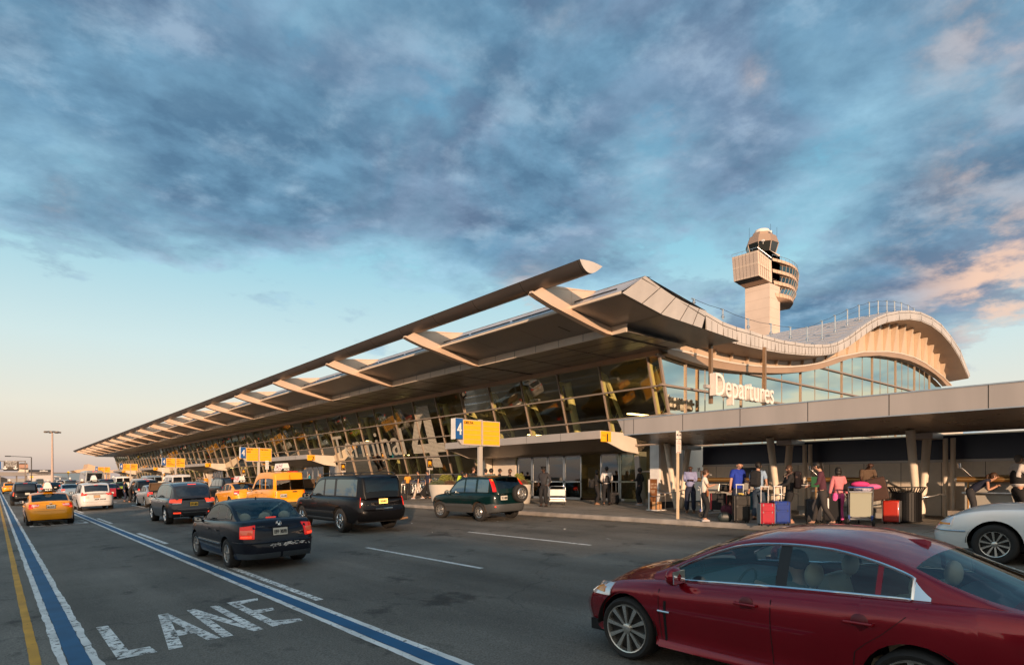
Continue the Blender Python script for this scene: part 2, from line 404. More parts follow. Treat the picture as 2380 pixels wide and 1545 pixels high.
def paint_mat(name, col, wear=.47, scale=9.0, soft=.02):
    """road paint, chipped: bare where the noise runs high"""
    m = bpy.data.materials.new(name); m.use_nodes = True; nt = m.node_tree; b = nt.nodes['Principled BSDF']; L = nt.links.new; nn = nt.nodes.new
    tc = nn('ShaderNodeTexCoord')
    t = nn('ShaderNodeTexNoise'); t.inputs['Scale'].default_value = scale; t.inputs['Detail'].default_value = 8; t.inputs['Roughness'].default_value = .75
    L(tc.outputs['Object'], t.inputs[0])
    r = nn('ShaderNodeMapRange'); r.inputs[1].default_value = 1 - wear; r.inputs[2].default_value = 1 - wear + soft; r.inputs[3].default_value = 1; r.inputs[4].default_value = 0
    L(t.outputs[0], r.inputs[0])
    t2 = nn('ShaderNodeTexNoise'); t2.inputs['Scale'].default_value = 2.0; t2.inputs['Detail'].default_value = 5; L(tc.outputs['Object'], t2.inputs[0])
    r2 = nn('ShaderNodeMapRange'); r2.inputs[1].default_value = .3; r2.inputs[2].default_value = .7; r2.inputs[3].default_value = .72; r2.inputs[4].default_value = 1.1; L(t2.outputs[0], r2.inputs[0])
    mx = nn('ShaderNodeMix'); mx.data_type = 'RGBA'; mx.blend_type = 'MULTIPLY'; mx.inputs[0].default_value = 1; mx.inputs[6].default_value = (*col, 1)
    L(r2.outputs[0], mx.inputs[7]); L(mx.outputs[2], b.inputs['Base Color']); b.inputs['Roughness'].default_value = .7
    L(r.outputs[0], b.inputs['Alpha']); return m
M_asphalt = road_mat('asphalt', (.142, .129, .108), .28, patch=.55)
M_walk = road_mat('pavement_concrete', (.27, .245, .21), .16, crack=False, patch=.35)
M_kerb = mat('kerb_concrete', (.26, .23, .20), .8, noise=.35, nscale=2.0, bump=.4)
M_soil = mat('far_ground', (.10, .09, .08), .95, noise=.2, nscale=.05)
def struct(mb, name, m, **k):
    o = mb.build(name, m, **k); o['kind'] = 'structure'; return o
g = MB(); g.quad((-2500, -600, -.62), (2500, -600, -.62), (2500, 4000, -.62), (-2500, 4000, -.62)); struct(g, 'ground', M_soil)
g = MB()
ys = [-40, -10] + [5 * i for i in range(0, 41)] + [260, 320, 400, 520, 700]
g.grid([[(-14, y, RS * -14), (KX, y, RS * KX)] for y in ys]); struct(g, 'road', M_asphalt)
# kerb: rounded nose, then the pavement behind it
zk = RS * KX
g = MB()
g.grid([[(KX, y, zk - .12), (KX + .012, y, zk + .10), (KX + .03, y, zk + .137), (KX + .06, y, zk + .150), (KX + .17, y, zk + .1534), (KX + .17, y, zk - .1)] for y in [-40 + 3 * i for i in range(80)] + [200, 260, 330, 420]])
struct(g, 'kerb', M_kerb, smooth=50)
g = MB(); KE = KX + .17
g.grid([[(KE, y, side_z(KE)), (30, y, side_z(30)), (70, y, side_z(30) + .1)] for y in [-40, 0, 15, 40, 80, 120, 170, 300, 420]]); struct(g, 'pavement', M_walk)
g = MB()
for y in [2.1 + 3.05 * i for i in range(50)]: g.box((20.9, y, side_z(20.9) + .003), (8.1, .012, .004), tilt=Matrix.Rotation(-.02, 3, 'Y'))
for x in (19.6, 22.4): g.box((x, 80, side_z(x) + .003), (.012, 170, .004))
struct(g, 'pavement_joint', M_dark)

P_white = paint_mat('white_road_paint', (.76, .75, .71), .42)
P_worn = paint_mat('worn_white_road_paint', (.76, .75, .71), .47, 11)
P_blue = paint_mat('blue_road_paint', (.008, .095, .215), .30)
P_yel = paint_mat('yellow_road_paint', (.62, .30, .015), .36)
P_faint = paint_mat('faded_kerb_line_paint', (.36, .25, .12), .50, 5)
def stripe(X, w, y0, y1, m, name, lift=.004, wob=0.0, seed=0):
    rnd = random.Random(seed + int(X * 100)); n = max(2, int((y1 - y0) / (.11 if y1 - y0 < 60 else .5)) if wob else 2)
    rows = []; a = b = 0
    for i in range(n):
        y = y0 + (y1 - y0) * (i / (n - 1)) ** (1 if n < 400 else 1)
        if wob: a = a * .6 + rnd.uniform(-wob, wob); b = b * .6 + rnd.uniform(-wob, wob)
        rows.append([(X - w / 2 + a, y, road_z(X - w / 2 + a) + lift), (X + w / 2 + b, y, road_z(X + w / 2 + b) + lift)])
    g = MB(); g.grid(rows); return struct(g, name, m)
for X, wd in ((.74, 1), (3.66, 0)):
    w_ = .33 if wd else .34
    for y0, y1 in ((3.0, 40), (40, 420)):
        stripe(X - .145, .09, y0, y1, P_white, 'lane_line', wob=.008 if wd else .005)
        stripe(X + .148, .095, y0, y1, P_white, 'lane_line', wob=.012 if wd else .005)
        stripe(X, .20, y0, y1, P_blue, 'blue_lane_line', lift=.008, wob=.003)
stripe(.36, .105, 3, 40, P_yel, 'yellow_edge_line', wob=.004); stripe(.36, .105, 40, 420, P_yel, 'yellow_edge_line')
for i in range(14):
    y0 = 9.68 + 11.55 * i
    stripe(4.02, .13, y0, y0 + (4.9 if i else 4.9), P_worn if i == 0 else P_white, 'lane_dash', wob=.003)
for i in range(14):
    stripe(7.57, .11, 10.08 + 12.2 * i, 15.15 + 12.2 * i, P_white, 'lane_dash')
    stripe(11.45, .11, 10.72 + 12.2 * i, 15.95 + 12.2 * i, P_white, 'lane_dash')
stripe(KX - .22, .10, -20, 160, P_faint, 'kerb_line', wob=.01)
# LANE, painted in tall letters on the carriageway
def letters(polys, m, name):
    g = MB()
    for p in polys: g.add([(x, y, road_z(x) + .0045) for x, y in p], [tuple(range(len(p)))])
    return struct(g, name, m)
y0, y1 = 8.34, 10.55
letters([[(1.08, y0), (1.48, y0), (1.46, y0 + .34), (1.235, y0 + .34), (1.225, y1 - .2), (1.085, y1 - .2)],
         [(1.60, y0), (1.755, y0), (1.98, y1 - .25), (2.01, y1), (1.88, y1)], [(2.205, y0 + .1), (2.05, y0 + .12), (1.90, y1 - .02), (2.01, y1)], [(1.76, y0 + .62), (1.80, y0 + .95), (2.07, y0 + .95), (2.10, y0 + .62)],
         [(2.23, y0 + .1), (2.36, y0 + .1), (2.385, y1), (2.27, y1)], [(2.36, y0 + 1.5), (2.385, y1), (2.60, y0 + .9), (2.62, y0 + .12)], [(2.62, y0 + .12), (2.745, y0 + .14), (2.72, y1), (2.60, y1)],
         [(2.88, y0 + .18), (3.01, y0 + .18), (3.0, y1 + .1), (2.87, y1 + .1)], [(3.01, y0 + .18), (3.01, y0 + .5), (3.32, y0 + .36), (3.30, y0 + .2)], [(3.0, y1 - .2), (3.0, y1 + .1), (3.35, y1 + .08), (3.3, y1 - .1)], [(3.01, y0 + 1.15), (3.01, y0 + 1.42), (3.28, y0 + 1.36), (3.25, y0 + 1.18)]],
        P_worn, 'lane_lettering')
b0, b1 = 34.4, 36.9
letters([[(1.2, b0), (1.35, b0), (1.35, b1), (1.2, b1)], [(1.35, b0), (1.75, b0), (1.75, b0 + .3), (1.35, b0 + .3)], [(1.35, b1 - .3), (1.7, b1 - .3), (1.7, b1), (1.35, b1)], [(1.35, b0 + 1.1), (1.72, b0 + 1.1), (1.72, b0 + 1.4), (1.35, b0 + 1.4)], [(1.6, b0 + .3), (1.75, b0 + .3), (1.75, b0 + 1.1), (1.6, b0 + 1.1)], [(1.56, b0 + 1.4), (1.7, b0 + 1.4), (1.7, b1 - .3), (1.56, b1 - .3)],
         [(1.95, b0 + .3), (2.1, b0 + .3), (2.1, b1), (1.95, b1)], [(2.4, b0 + .3), (2.55, b0 + .3), (2.55, b1), (2.4, b1)], [(1.95, b0), (2.55, b0), (2.55, b0 + .3), (1.95, b0 + .3)],
         [(2.75, b0), (3.35, b0), (3.35, b0 + .3), (2.75, b0 + .3)], [(3.2, b0 + .3), (3.35, b0 + .3), (3.35, b0 + 1.1), (3.2, b0 + 1.1)], [(2.75, b0 + 1.1), (3.35, b0 + 1.1), (3.35, b0 + 1.4), (2.75, b0 + 1.4)], [(2.75, b0 + 1.4), (2.9, b0 + 1.4), (2.9, b1 - .3), (2.75, b1 - .3)], [(2.75, b1 - .3), (3.35, b1 - .3), (3.35, b1), (2.75, b1)]],
        P_white, 'lane_lettering')

# ================================================================ terminal building
CZ = CAM_Z
M_glass = mixglass('facade_glass', (.80, .81, .66), (.66, .63, .54), .10, .012, .2)
M_glass2 = mixglass('end_wall_glass', (.30, .36, .26), (.84, .82, .66), .62, .04)
M_frame = mat('mullion_metal', (.36, .28, .22), .45, metal=.3)
M_truss = mat('truss_paint', (.88, .78, .40), .5)
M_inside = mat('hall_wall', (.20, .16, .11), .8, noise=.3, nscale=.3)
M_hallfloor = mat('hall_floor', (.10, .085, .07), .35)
M_lamp = mat('hall_light', (.9, .7, .3), .5, emit=(1, .72, .28), estr=9.0)
M_tube = mat('aerofoil_metal', (.14, .12, .11), .38, metal=.55, noise=.1, nscale=.5)
M_fin = mat('fin_panel', (.70, .53, .40), .42, metal=.25, noise=.06, nscale=.8)
M_roof = mat('metal_roofing', (.62, .56, .52), .42, metal=.35, noise=.08, nscale=.6, streak=True)
M_joint = mat('panel_joint', (.03, .026, .022), .8)
M_ledge = mat('copper_tone_panel', (.46, .30, .19), .42, metal=.25, noise=.08, nscale=.7)
T = thing('terminal_building', 'long glass airport terminal with swooping metal roof and cantilevered fins beside the road', 'terminal', (0, 0, 0))
YN, YF = 17.44, 184.0
def gx(H): return 25.0 - .276 * (H + 1.085)
def gp(H, Y, off=0.0): return (gx(H) - off, Y, CZ + H)
BASE = side_z(25.0) - CZ
TOPH = 5.66
TR = [.43, 1.71, 3.03, 4.33]
MY = [18.1 + 3.0 * k for k in range(56)]
DOORS = [(19.6 + 35.2 * k, 32.4 + 35.2 * k) for k in range(5)]
# the floor-level part of the glass stops where the doors' lobbies stand
DTOP = 1.50
edges = [YN] + MY + [YF]
lev = [BASE] + TR + [TOPH]
for i in range(len(edges) - 1):
    a, b = edges[i], edges[i + 1]
    if b - a < .2: continue
    g = MB()
    for j in range(len(lev) - 1):
        ym = (a + b) / 2
        if lev[j] < DTOP - .3 and any(p + .3 < ym < q - .3 for p, q in DOORS): continue
        h0, h1 = lev[j], lev[j + 1]
        g.quad(gp(h0, a + .03), gp(h0, b - .03), gp(h1, b - .03), gp(h1, a + .03))
    if i % 2 == 0: cur = g
    if i % 2 == 1:
        cur.add(g.v, g.f); cur.build('window', M_glass, T)
for i, y in enumerate(MY):
    ind = any(p + .3 < y < q - .3 for p, q in DOORS)
    g = MB(); g.bar(gp(DTOP if ind else BASE, y, .05), gp(TOPH + .02, y, .05), .055, .09, up=(1, 0, .276)); g.build('mullion', M_frame, T)
g = MB(); g.bar(gp(BASE, YN, .03), gp(TOPH, YN, .03), .10, .12, up=(1, 0, .276)); g.build('corner_post', M_frame, T)
for k, h in enumerate(TR):
    segs = [(YN, YF)] if h > DTOP else [(YN, DOORS[0][0])] + [(DOORS[i][1], DOORS[i + 1][0]) for i in range(4)] + [(DOORS[4][1], YF)]
    for a, b in segs:
        g = MB(); g.tube([gp(h, a, .12), gp(h, b, .12)], .05, 8); g.build('transom', mat('transom_metal', (.42, .36, .31), .35, metal=.5), T, smooth=50)
for a, b in [(YN, DOORS[0][0])] + [(DOORS[i][1], DOORS[i + 1][0]) for i in range(4)] + [(DOORS[4][1], YF)]:
    g = MB(); g.box2((24.75, a, CZ + BASE - .05), (25.1, b, CZ + BASE + .16)); g.build('plinth', M_frame, T)
# window head, flat soffit, beam, rising dark soffit, eaves, ridge
def strip(pts, y0, y1, name, m, par=T, n=1, **k):
    g = MB(); ys_ = [y0 + (y1 - y0) * i / n for i in range(n + 1)]
    g.grid([[(x, y, CZ + h) for x, h in pts] for y in ys_]); return g.build(name, m, par, **k)
Y0, Y1 = 14.3, 186.5
YB = 16.04
g = MB(); g.prism([(gx(TOPH) - .12, CZ + TOPH), (gx(TOPH) + .15, CZ + TOPH), (gx(TOPH) + .15, CZ + 5.9), (gx(5.9) - .14, CZ + 5.9)], 'y', YN - .06, YF); g.build('window_head', M_ledge, T)
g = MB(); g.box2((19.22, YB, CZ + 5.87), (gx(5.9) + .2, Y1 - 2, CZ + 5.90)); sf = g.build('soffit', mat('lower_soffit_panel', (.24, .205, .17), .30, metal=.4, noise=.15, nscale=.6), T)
g = MB()
for x in (20.1, 21.0, 21.9): g.box2((x, YB, CZ + 5.862), (x + .012, Y1 - 2, CZ + 5.869))
for k in range(57):
    y = 16.86 + 3 * k; w = .16 if k % 3 == 0 else .012
    g.box2((19.3, y - w / 2, CZ + 5.855), (22.9, y + w / 2, CZ + 5.868))
g.build('soffit_joint', M_joint, sf)
g = MB(); g.box2((19.14, YB, CZ + 5.85), (19.22, Y1 - 2, CZ + 6.19)); bm_ = g.build('eaves_beam', M_cream, T)
g = MB()
for k in range(114): g.box2((19.130, 16.86 + 1.5 * k, CZ + 5.86), (19.139, 16.87 + 1.5 * k, CZ + 6.18))
g.build('beam_joint', M_joint, bm_)
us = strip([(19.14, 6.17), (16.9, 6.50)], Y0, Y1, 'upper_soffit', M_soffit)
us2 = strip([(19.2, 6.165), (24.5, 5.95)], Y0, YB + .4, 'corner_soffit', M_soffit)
g = MB()
for k in range(58):
    y = 14.36 + 3 * k; g.quad((19.12, y, CZ + 6.165), (16.92, y, CZ + 6.49), (16.92, y + .015, CZ + 6.49), (19.12, y + .015, CZ + 6.165))
    if k % 3 == 1: g.quad((18.6, y + 1.2, CZ + 6.238), (17.9, y + 1.2, CZ + 6.34), (17.9, y + 1.26, CZ + 6.34), (18.6, y + 1.26, CZ + 6.238))
g.build('soffit_joint', M_joint, us)
strip([(16.9, 6.50), (16.82, 6.51), (16.82, 6.60), (16.95, 6.66)], Y0, Y1, 'eaves_trim', M_cream)
rf = strip([(16.93, 6.645), (17.5, 6.99), (18.13, 7.38), (18.5, 7.42)], Y0, Y1, 'roof', M_roof)
g = MB()
for k in range(114):
    y = 14.4 + 1.5 * k; g.quad((16.95, y, CZ + 6.675), (18.1, y, CZ + 7.385), (18.1, y + .03, CZ + 7.385), (16.95, y + .03, CZ + 6.675))
g.build('seam', M_frame, rf)
g = MB()
for k in range(57): g.tube([(17.04, 14.7 + 3 * k, CZ + 6.80), (17.04, 17.5 + 3 * k, CZ + 6.80)], .028, 6)
g.build('gutter_rail', M_dark, rf)
# end face of the front roof and the wave roof behind it
zC = lambda x, y: ((2700 + x / 1.8308) / 1.721, (1150 + y / 1.8308) / 1.721)
YW = 16.0
def wpts(lst, Y): return [tuple(at_y(*zC(*p), Y)) for p in lst]
top_c = wpts([(222, 175), (350, 250), (450, 288), (550, 315), (640, 345), (730, 370), (800, 388), (880, 400), (950, 411), (1020, 416), (1080, 417), (1140, 412), (1190, 398), (1235, 376), (1280, 350), (1320, 320), (1360, 291), (1400, 262), (1440, 237), (1480, 215), (1550, 188), (1640, 170), (1720, 166), (1800, 178), (1880, 215), (1950, 265), (2020, 350), (2090, 455), (2160, 635)], YW)
bot_c = wpts([(222, 330), (350, 380), (450, 412), (550, 436), (640, 455), (730, 471), (800, 482), (880, 490), (950, 496), (1020, 499), (1080, 497), (1140, 489), (1190, 473), (1235, 452), (1280, 426), (1320, 397), (1360, 368), (1400, 338), (1440, 310), (1480, 284), (1550, 256), (1640, 238), (1720, 234), (1800, 246), (1880, 282), (1950, 335), (2020, 415), (2085, 520), (2150, 665)], YW)
# front piece (angled)
def P3(x, y, Y): return tuple(at_y(*zC(*((x * 1.0), y)), Y))
ridge = (18.13, Y0, CZ + 7.40); eave = (16.86, Y0, CZ + 6.54)
st = top_c[0]; sb = bot_c[0]; Ye = 15.3
stt = tuple(at_y(*zC(232, 172), Ye)); sbb = tuple(at_y(*zC(182, 347), Ye))
fp = MB(); M_rf = mat('roof_edge_panel', (.62, .55, .49), .42, metal=.25, noise=.10, nscale=.9, streak=True)
sub = 10
rows = []
for i in range(sub + 1):
    t = i / sub
    top = [ridge[k] * (1 - t) + stt[k] * t for k in range(3)]; top[2] -= .16 * math.sin(PI * t)
    b0_ = [eave[k] * (1 - t) + sbb[k] * t for k in range(3)]
    rows.append([tuple(b0_), tuple(b0_[k] * .15 + top[k] * .85 for k in range(3)), tuple(top)])
fp.grid(rows)
fp.quad(stt, sbb, (sbb[0] + .1, YW + .3, sbb[2] + .15), (stt[0] + .15, YW + .3, stt[2]))
ef = fp.build('roof_edge', M_rf, T)
g = MB()
for t in (.22, .45, .68, .86):
    a = [ridge[k] * (1 - t) + stt[k] * t for k in range(3)]; a[2] -= .16 * math.sin(PI * t); b = [eave[k] * (1 - t) + sbb[k] * t for k in range(3)]
    g.bar((a[0], a[1] - .006, a[2]), (b[0], b[1] - .006, b[2]), .022, .012, up=(0, 1, 0))
g.bar([ridge[0] * .85 + eave[0] * .15, Y0 - .006, ridge[2] * .85 + eave[2] * .15], [stt[0] * .85 + sbb[0] * .15, Ye - .006, stt[2] * .85 + sbb[2] * .15 - .1], .022, .012, up=(0, 1, 0))
g.build('edge_joint', M_joint, ef)
g = MB(); g.add([eave, sbb, (sbb[0], YB + .4, sbb[2] + .1), (19.2, YB + .4, CZ + 6.165), (19.14, Y0, CZ + 6.17)], [(0, 1, 2, 3), (0, 3, 4)]); g.build('corner_soffit', M_soffit, T)
# roof deck behind front piece
g = MB(); g.add([ridge, stt, (stt[0], 60, stt[2] - .1), (ridge[0], 60, ridge[2])], [(0, 1, 2, 3)]); g.build('roof_deck', M_roof, T)
# wave fascia
g = MB(); n = len(top_c)
g.grid([[(b[0], YW, b[2]), (t[0], YW, t[2])] for t, b in zip(top_c, bot_c)])
g.grid([[(t[0], YW, t[2]), (t[0], YW + .35, t[2] + .02)] for t in top_c])
wf = g.build('wave_fascia', M_rf, T, smooth=40)
g = MB()
def lerp3(a, b, t): return tuple(a[k] * (1 - t) + b[k] * t for k in range(3))
g2 = MB()
for i in range(n - 1):
    t0, b0_, t1, b1_ = top_c[i], bot_c[i], top_c[i + 1], bot_c[i + 1]
    g.bar((t0[0], YW - .006, t0[2]), (b0_[0], YW - .006, b0_[2]), .018, .01, up=(0, 1, 0))
    g2.grid([[tuple(Vector(lerp3(t0, b0_, .30)) + Vector((0, -.03, 0))), tuple(Vector(lerp3(t1, b1_, .30)) + Vector((0, -.03, 0)))], [tuple(Vector(lerp3(t0, b0_, .90)) + Vector((.06, -.03, 0))), tuple(Vector(lerp3(t1, b1_, .90)) + Vector((-.06, -.03, 0)))]])
    if i < 12:
        for t in (.33, .66):
            a = lerp3(t0, t1, t); b = lerp3(b0_, b1_, t); a2 = lerp3(a, b, .3); b2 = lerp3(a, b, .9)
            g.bar((a2[0], YW - .034, a2[2]), (b2[0], YW - .034, b2[2]), .012, .008, up=(0, 1, 0))
for a, b in zip(top_c[:-1], top_c[1:]): g.bar((a[0], YW - .006, a[2] - .17), (b[0], YW - .006, b[2] - .17), .02, .012, up=(0, 1, 0))
g.build('fascia_joint', M_joint, wf); g2.build('fascia_panel', M_rf, wf)
# wave soffit runs back to the end wall
g = MB()
def soff(b): return [(b[0], YW, b[2]), (b[0], YN + .02, b[2] - .12), (b[0], YN + .4, b[2] - .12)]
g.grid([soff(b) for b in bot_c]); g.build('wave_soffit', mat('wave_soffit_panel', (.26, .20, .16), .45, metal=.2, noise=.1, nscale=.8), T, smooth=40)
# wave roof
g = MB(); rl = [[(t[0], y, t[2] + .02) for t in top_c] for y in (YW + .3, 22, 30, 40, 60, 90, 130, 184)]
g.grid(rl); wr = g.build('wave_roof', M_roof, T, smooth=60)
g = MB()
for i, t in enumerate(top_c[8:26]): g.bar((t[0], YW + .5, t[2] + .05), (t[0], 184, t[2] + .03), .02, .03)
g.build('seam', M_roof, wr)
# raised rib further along the roof
g = MB()
for yr, zz in ((29.0, .28),):
    g.grid([[(t[0], yr, t[2]), (t[0], yr, t[2] + zz + .08), (t[0], yr + .6, t[2] + zz + .08), (t[0], yr + .6, t[2])] for t in top_c[6:29]])
g.build('roof_rib', M_rf, T, smooth=40)
# poles with cables on the roof edge
zCp = [((138, 85), (138, 110)), ((350, 160), (350, 215)), ((537, 232), (540, 292)), ((703, 268), (703, 338)), ((845, 290), (845, 366)), ((968, 292), (970, 384)), ((1077, 245), (1082, 376)), ((1172, 205), (1180, 322)), ((1263, 162), (1272, 272)), ((1348, 130), (1353, 236)), ((1423, 108), (1428, 212)), ((1488, 98), (1494, 193)), ((1552, 98), (1555, 179)), ((1608, 102), (1608, 168)), ((1658, 112), (1658, 170)), ((1708, 130), (1708, 170)), ((1750, 153), (1750, 172))]
prev = None; YP = 17.0
cable = MB()
for i, (a, b) in enumerate(zCp):
    A, B = at_y(*zC(*a), YP), at_y(*zC(*b), YP)
    g = MB(); B.z -= .12; B.x = A.x
    g.tube([B, A], .045, 8); g.box((A.x - .06, YP, A.z), (.22, .07, .05)); g.lathe([(.09, 0), (.09, .05), (.045, .12)], 8, c=(B.x, YP, B.z + .1)); g.build('roof_pole', M_steel, T, smooth=40)
    if prev is not None: cable.tube([prev, (prev + A) / 2 - Vector((0, 0, .04)), A], .011, 5)
    if prev is not None and i > 6: cable.tube([prev - Vector((0, 0, .35)), A - Vector((0, 0, .35))], .008, 5)
    prev = A
cable.build('roof_cable', M_dark, T)
# end wall: arched glass, ledge, ribbed band
gt = wpts([(0, 535), (80, 560), (160, 582), (240, 600), (370, 618), (500, 630), (640, 635), (760, 635), (840, 630), (920, 622), (1030, 600), (1130, 565), (1220, 532), (1320, 512), (1450, 506), (1600, 525), (1680, 545), (1750, 575), (1810, 606), (1860, 640), (1910, 682), (1950, 725)], YN)
lt = wpts([(0, 470), (70, 493), (140, 512), (210, 532), (310, 552), (420, 570), (540, 583), (640, 589), (710, 590), (790, 588), (890, 580), (980, 566), (1060, 545), (1150, 515), (1330, 478), (1510, 476), (1610, 490), (1700, 515), (1780, 555), (1850, 603), (1920, 658), (1985, 722)], YN)
xc = gx(TOPH)
c0 = (xc, YN, CZ + TOPH); l0 = (xc, YN, CZ + 5.9)
gt = [c0] + gt[1:]; lt = [l0] + lt[1:]
gt[0] = (xc + .02, YN, CZ + TOPH - .01)
FL = side_z(28) + .02
g = MB()
bx_ = [(gx(BASE), YN, FL)] + [(gx(BASE) + (gt[-1][0] - gx(BASE)) * i / (len(gt) - 1), YN, FL) for i in range(1, len(gt))]
rowsg = []
for i, p in enumerate(gt):
    bxp = (25.0 if i == 0 else max(p[0], 25.0), YN, FL); rowsg.append([bxp, p])
g.grid(rowsg); g.build('end_window', M_glass2, T)
g = MB()
g.grid([[(a[0], YN - .08, a[2]), (a[0], YN - .42, a[2] + .02), (b[0], YN - .42, b[2] - .02), (b[0], YN - .08, b[2])] for a, b in zip(gt, lt)]); g.build('cornice', M_ledge, T, smooth=35)
g = MB(); g.grid([[(a[0], YN - .46, b[2] - .03), (a[0], YN - .46, b[2] + .05), (a[0], YN - .3, b[2] + .05)] for a, b in zip(lt, lt)]); g.build('cornice_lip', M_cream, T, smooth=35)
# ribbed band between ledge and roof
def interp(pts, x):
    for a, b in zip(pts[:-1], pts[1:]):
        if a[0] <= x <= b[0]: return a[2] + (b[2] - a[2]) * (x - a[0]) / max(b[0] - a[0], 1e-6)
    return pts[0][2] if x < pts[0][0] else pts[-1][2]
M_tymp = mat('ribbed_band_panel', (.58, .45, .33), .5, noise=.06, nscale=.6)
xs = [23.1 + .4 * i for i in range(100)]; xs = [x for x in xs if x < min(lt[-1][0], bot_c[-1][0]) - .2]
g = MB(); g.grid([[(x, YN - .05, interp(lt, x) - .1), (x, YN - .05, max(interp(lt, x) + .02, interp(bot_c, x) - .12))] for x in xs]); g.build('gable_panel', M_tymp, T)
nr = 0; x = 24.2
while x < xs[-1] - .3:
    z0_, z1_ = interp(lt, x), interp(bot_c, x) - .10
    if z1_ - z0_ > .05:
        g = MB(); h = z1_ - z0_; d = min(.42, .14 + h * .12); w = min(.14, .05 + .04 * h)
        g.add([(x - .02, YN - .06, z0_), (x + .02, YN - .06, z0_), (x + w, YN - .06, z1_), (x - w, YN - .06, z1_), (x - .02, YN - .12, z0_), (x + .02, YN - .12, z0_), (x + w, YN - .06 - d, z1_), (x - w, YN - .06 - d, z1_)],
              [(0, 1, 2, 3), (4, 7, 6, 5), (0, 4, 5, 1), (1, 5, 6, 2), (2, 6, 7, 3), (3, 7, 4, 0)])
        g.build('rib', M_tymp, T)
    x += 1.55
# end-wall mullions and transoms
mx_ = [at_y(*zC(76, 640), YN).x, at_y(*zC(483, 700), YN).x, at_y(*zC(918, 650), YN).x, at_y(*zC(1220, 600), YN).x, at_y(*zC(1443, 600), YN).x, at_y(*zC(1614, 600), YN).x, at_y(*zC(1752, 620), YN).x, at_y(*zC(1862, 660), YN).x]
for x in mx_:
    g = MB(); g.bar((x, YN - .03, FL), (x, YN - .03, interp(gt, x)), .06, .08, up=(0, 1, 0)); g.build('mullion', M_frame, T)
for a, b in zip(mx_[:-1], mx_[1:]):
    for t in (.33, .66):
        g = MB(); x = a + (b - a) * t; g.bar((x, YN - .02, FL), (x, YN - .01, interp(gt, x)), .014, .02, up=(0, 1, 0)); g.build('glazing_bar', M_frame, T)
def x_at(pts, z, lo=24.0):
    out = []
    for a, b in zip(pts[:-1], pts[1:]):
        if (a[2] - z) * (b[2] - z) < 0: out.append(a[0] + (b[0] - a[0]) * (z - a[2]) / (b[2] - a[2]))
    return out
for z in [CZ + h for h in (.43, 1.71, 3.03, 4.33, 5.63, 6.93)]:
    c = x_at(gt, z)
    cuts = [24.2 - (z - CZ) * .25] + c + [gt[-1][0]]
    for a, b in zip(cuts[:-1], cuts[1:]):
        if b - a > .3 and interp(gt, (a + b) / 2) > z: g = MB(); g.bar((a, YN - .06, z), (b, YN - .06, z), .12, .09); g.build('transom', M_frame, T)
# end wall beyond
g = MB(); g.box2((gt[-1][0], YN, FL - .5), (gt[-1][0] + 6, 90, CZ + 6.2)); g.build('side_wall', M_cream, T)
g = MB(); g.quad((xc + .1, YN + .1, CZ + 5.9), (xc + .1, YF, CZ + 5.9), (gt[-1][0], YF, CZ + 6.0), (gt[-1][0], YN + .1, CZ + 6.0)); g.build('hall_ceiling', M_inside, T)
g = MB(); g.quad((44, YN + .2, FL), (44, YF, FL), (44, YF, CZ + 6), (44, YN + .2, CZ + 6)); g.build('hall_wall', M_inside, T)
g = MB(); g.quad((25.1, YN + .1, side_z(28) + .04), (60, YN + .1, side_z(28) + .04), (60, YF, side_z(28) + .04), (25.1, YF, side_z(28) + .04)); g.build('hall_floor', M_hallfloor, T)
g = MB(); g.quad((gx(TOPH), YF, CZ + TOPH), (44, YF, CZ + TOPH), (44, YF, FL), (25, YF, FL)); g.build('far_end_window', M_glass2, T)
for i in range(26):
    g = MB(); r = random.Random(i); y = 19 + i * 5.3; x = 29 + r.uniform(0, 9)
    g.box((x, y, CZ + 3.1 + r.uniform(-.8, 1.2)), (r.uniform(.5, 2.4), .25, .06)); g.build('hall_lamp', M_lamp, T)
for i in range(24):
    g = MB(); r = random.Random(i + 90); y = 24 + i * 5.9; x = 33 + r.uniform(0, 9)
    g.box((x, y, CZ - .1 + r.uniform(0, .8)), (r.uniform(1, 3.4), 1.5, 1.8)); g.build('check_in_desk', mat('desk_panel', (.16, .12, .07), .5), T)
# trusses behind each mullion and round columns every 12 m
for i, y in enumerate(MY[:50]):
    g = MB(); yy = y + .12
    f = lambda h, d: (gx(h) + d, yy, CZ + h)
    lo = BASE + .1 if not any(p < y < q for p, q in DOORS) else 1.7
    if i % 4 == 2:
        g.tube([(gx(lo) + .9, yy, CZ + lo), (gx(5.3) + .75, yy, CZ + 5.3)], .20, 10); g.bar(f(5.2, .1), f(5.2, 1.0), .1, .16); g.bar(f(3.9, .1), f(3.9, 1.0), .1, .16)
        g.bar(f(5.3, .16), f(3.9, .16), .13, .13); g.bar(f(2.4, .1), f(2.4, 1.0), .1, .14); g.build('column', M_truss, T, smooth=40)
    else:
        g.bar(f(lo, .30), f(5.35, .18), .17, .17, up=(1, 0, 0)); g.bar(f(5.35, .16), f(5.25, .5), .11, .14)
        g.bar(f(5.3, .45), f(3.0, 1.25), .15, .15, up=(1, 0, 0)); g.bar(f(3.0, 1.25), f(lo, 1.05), .15, .15, up=(1, 0, 0)); g.bar(f(4.2, .2), f(4.2, .74), .07, .07)
        for h in (3.6, 2.6, 1.5, .6):
            if h - .8 > lo: g.bar(f(h, .2), f(h - .9, 1.0), .025, .025); g.bar(f(h, 1.0), f(h - .9, .2), .025, .025)
        g.bar(f(3.0, .2), f(3.0, 1.05), .07, .09); g.build('truss', M_truss, T)
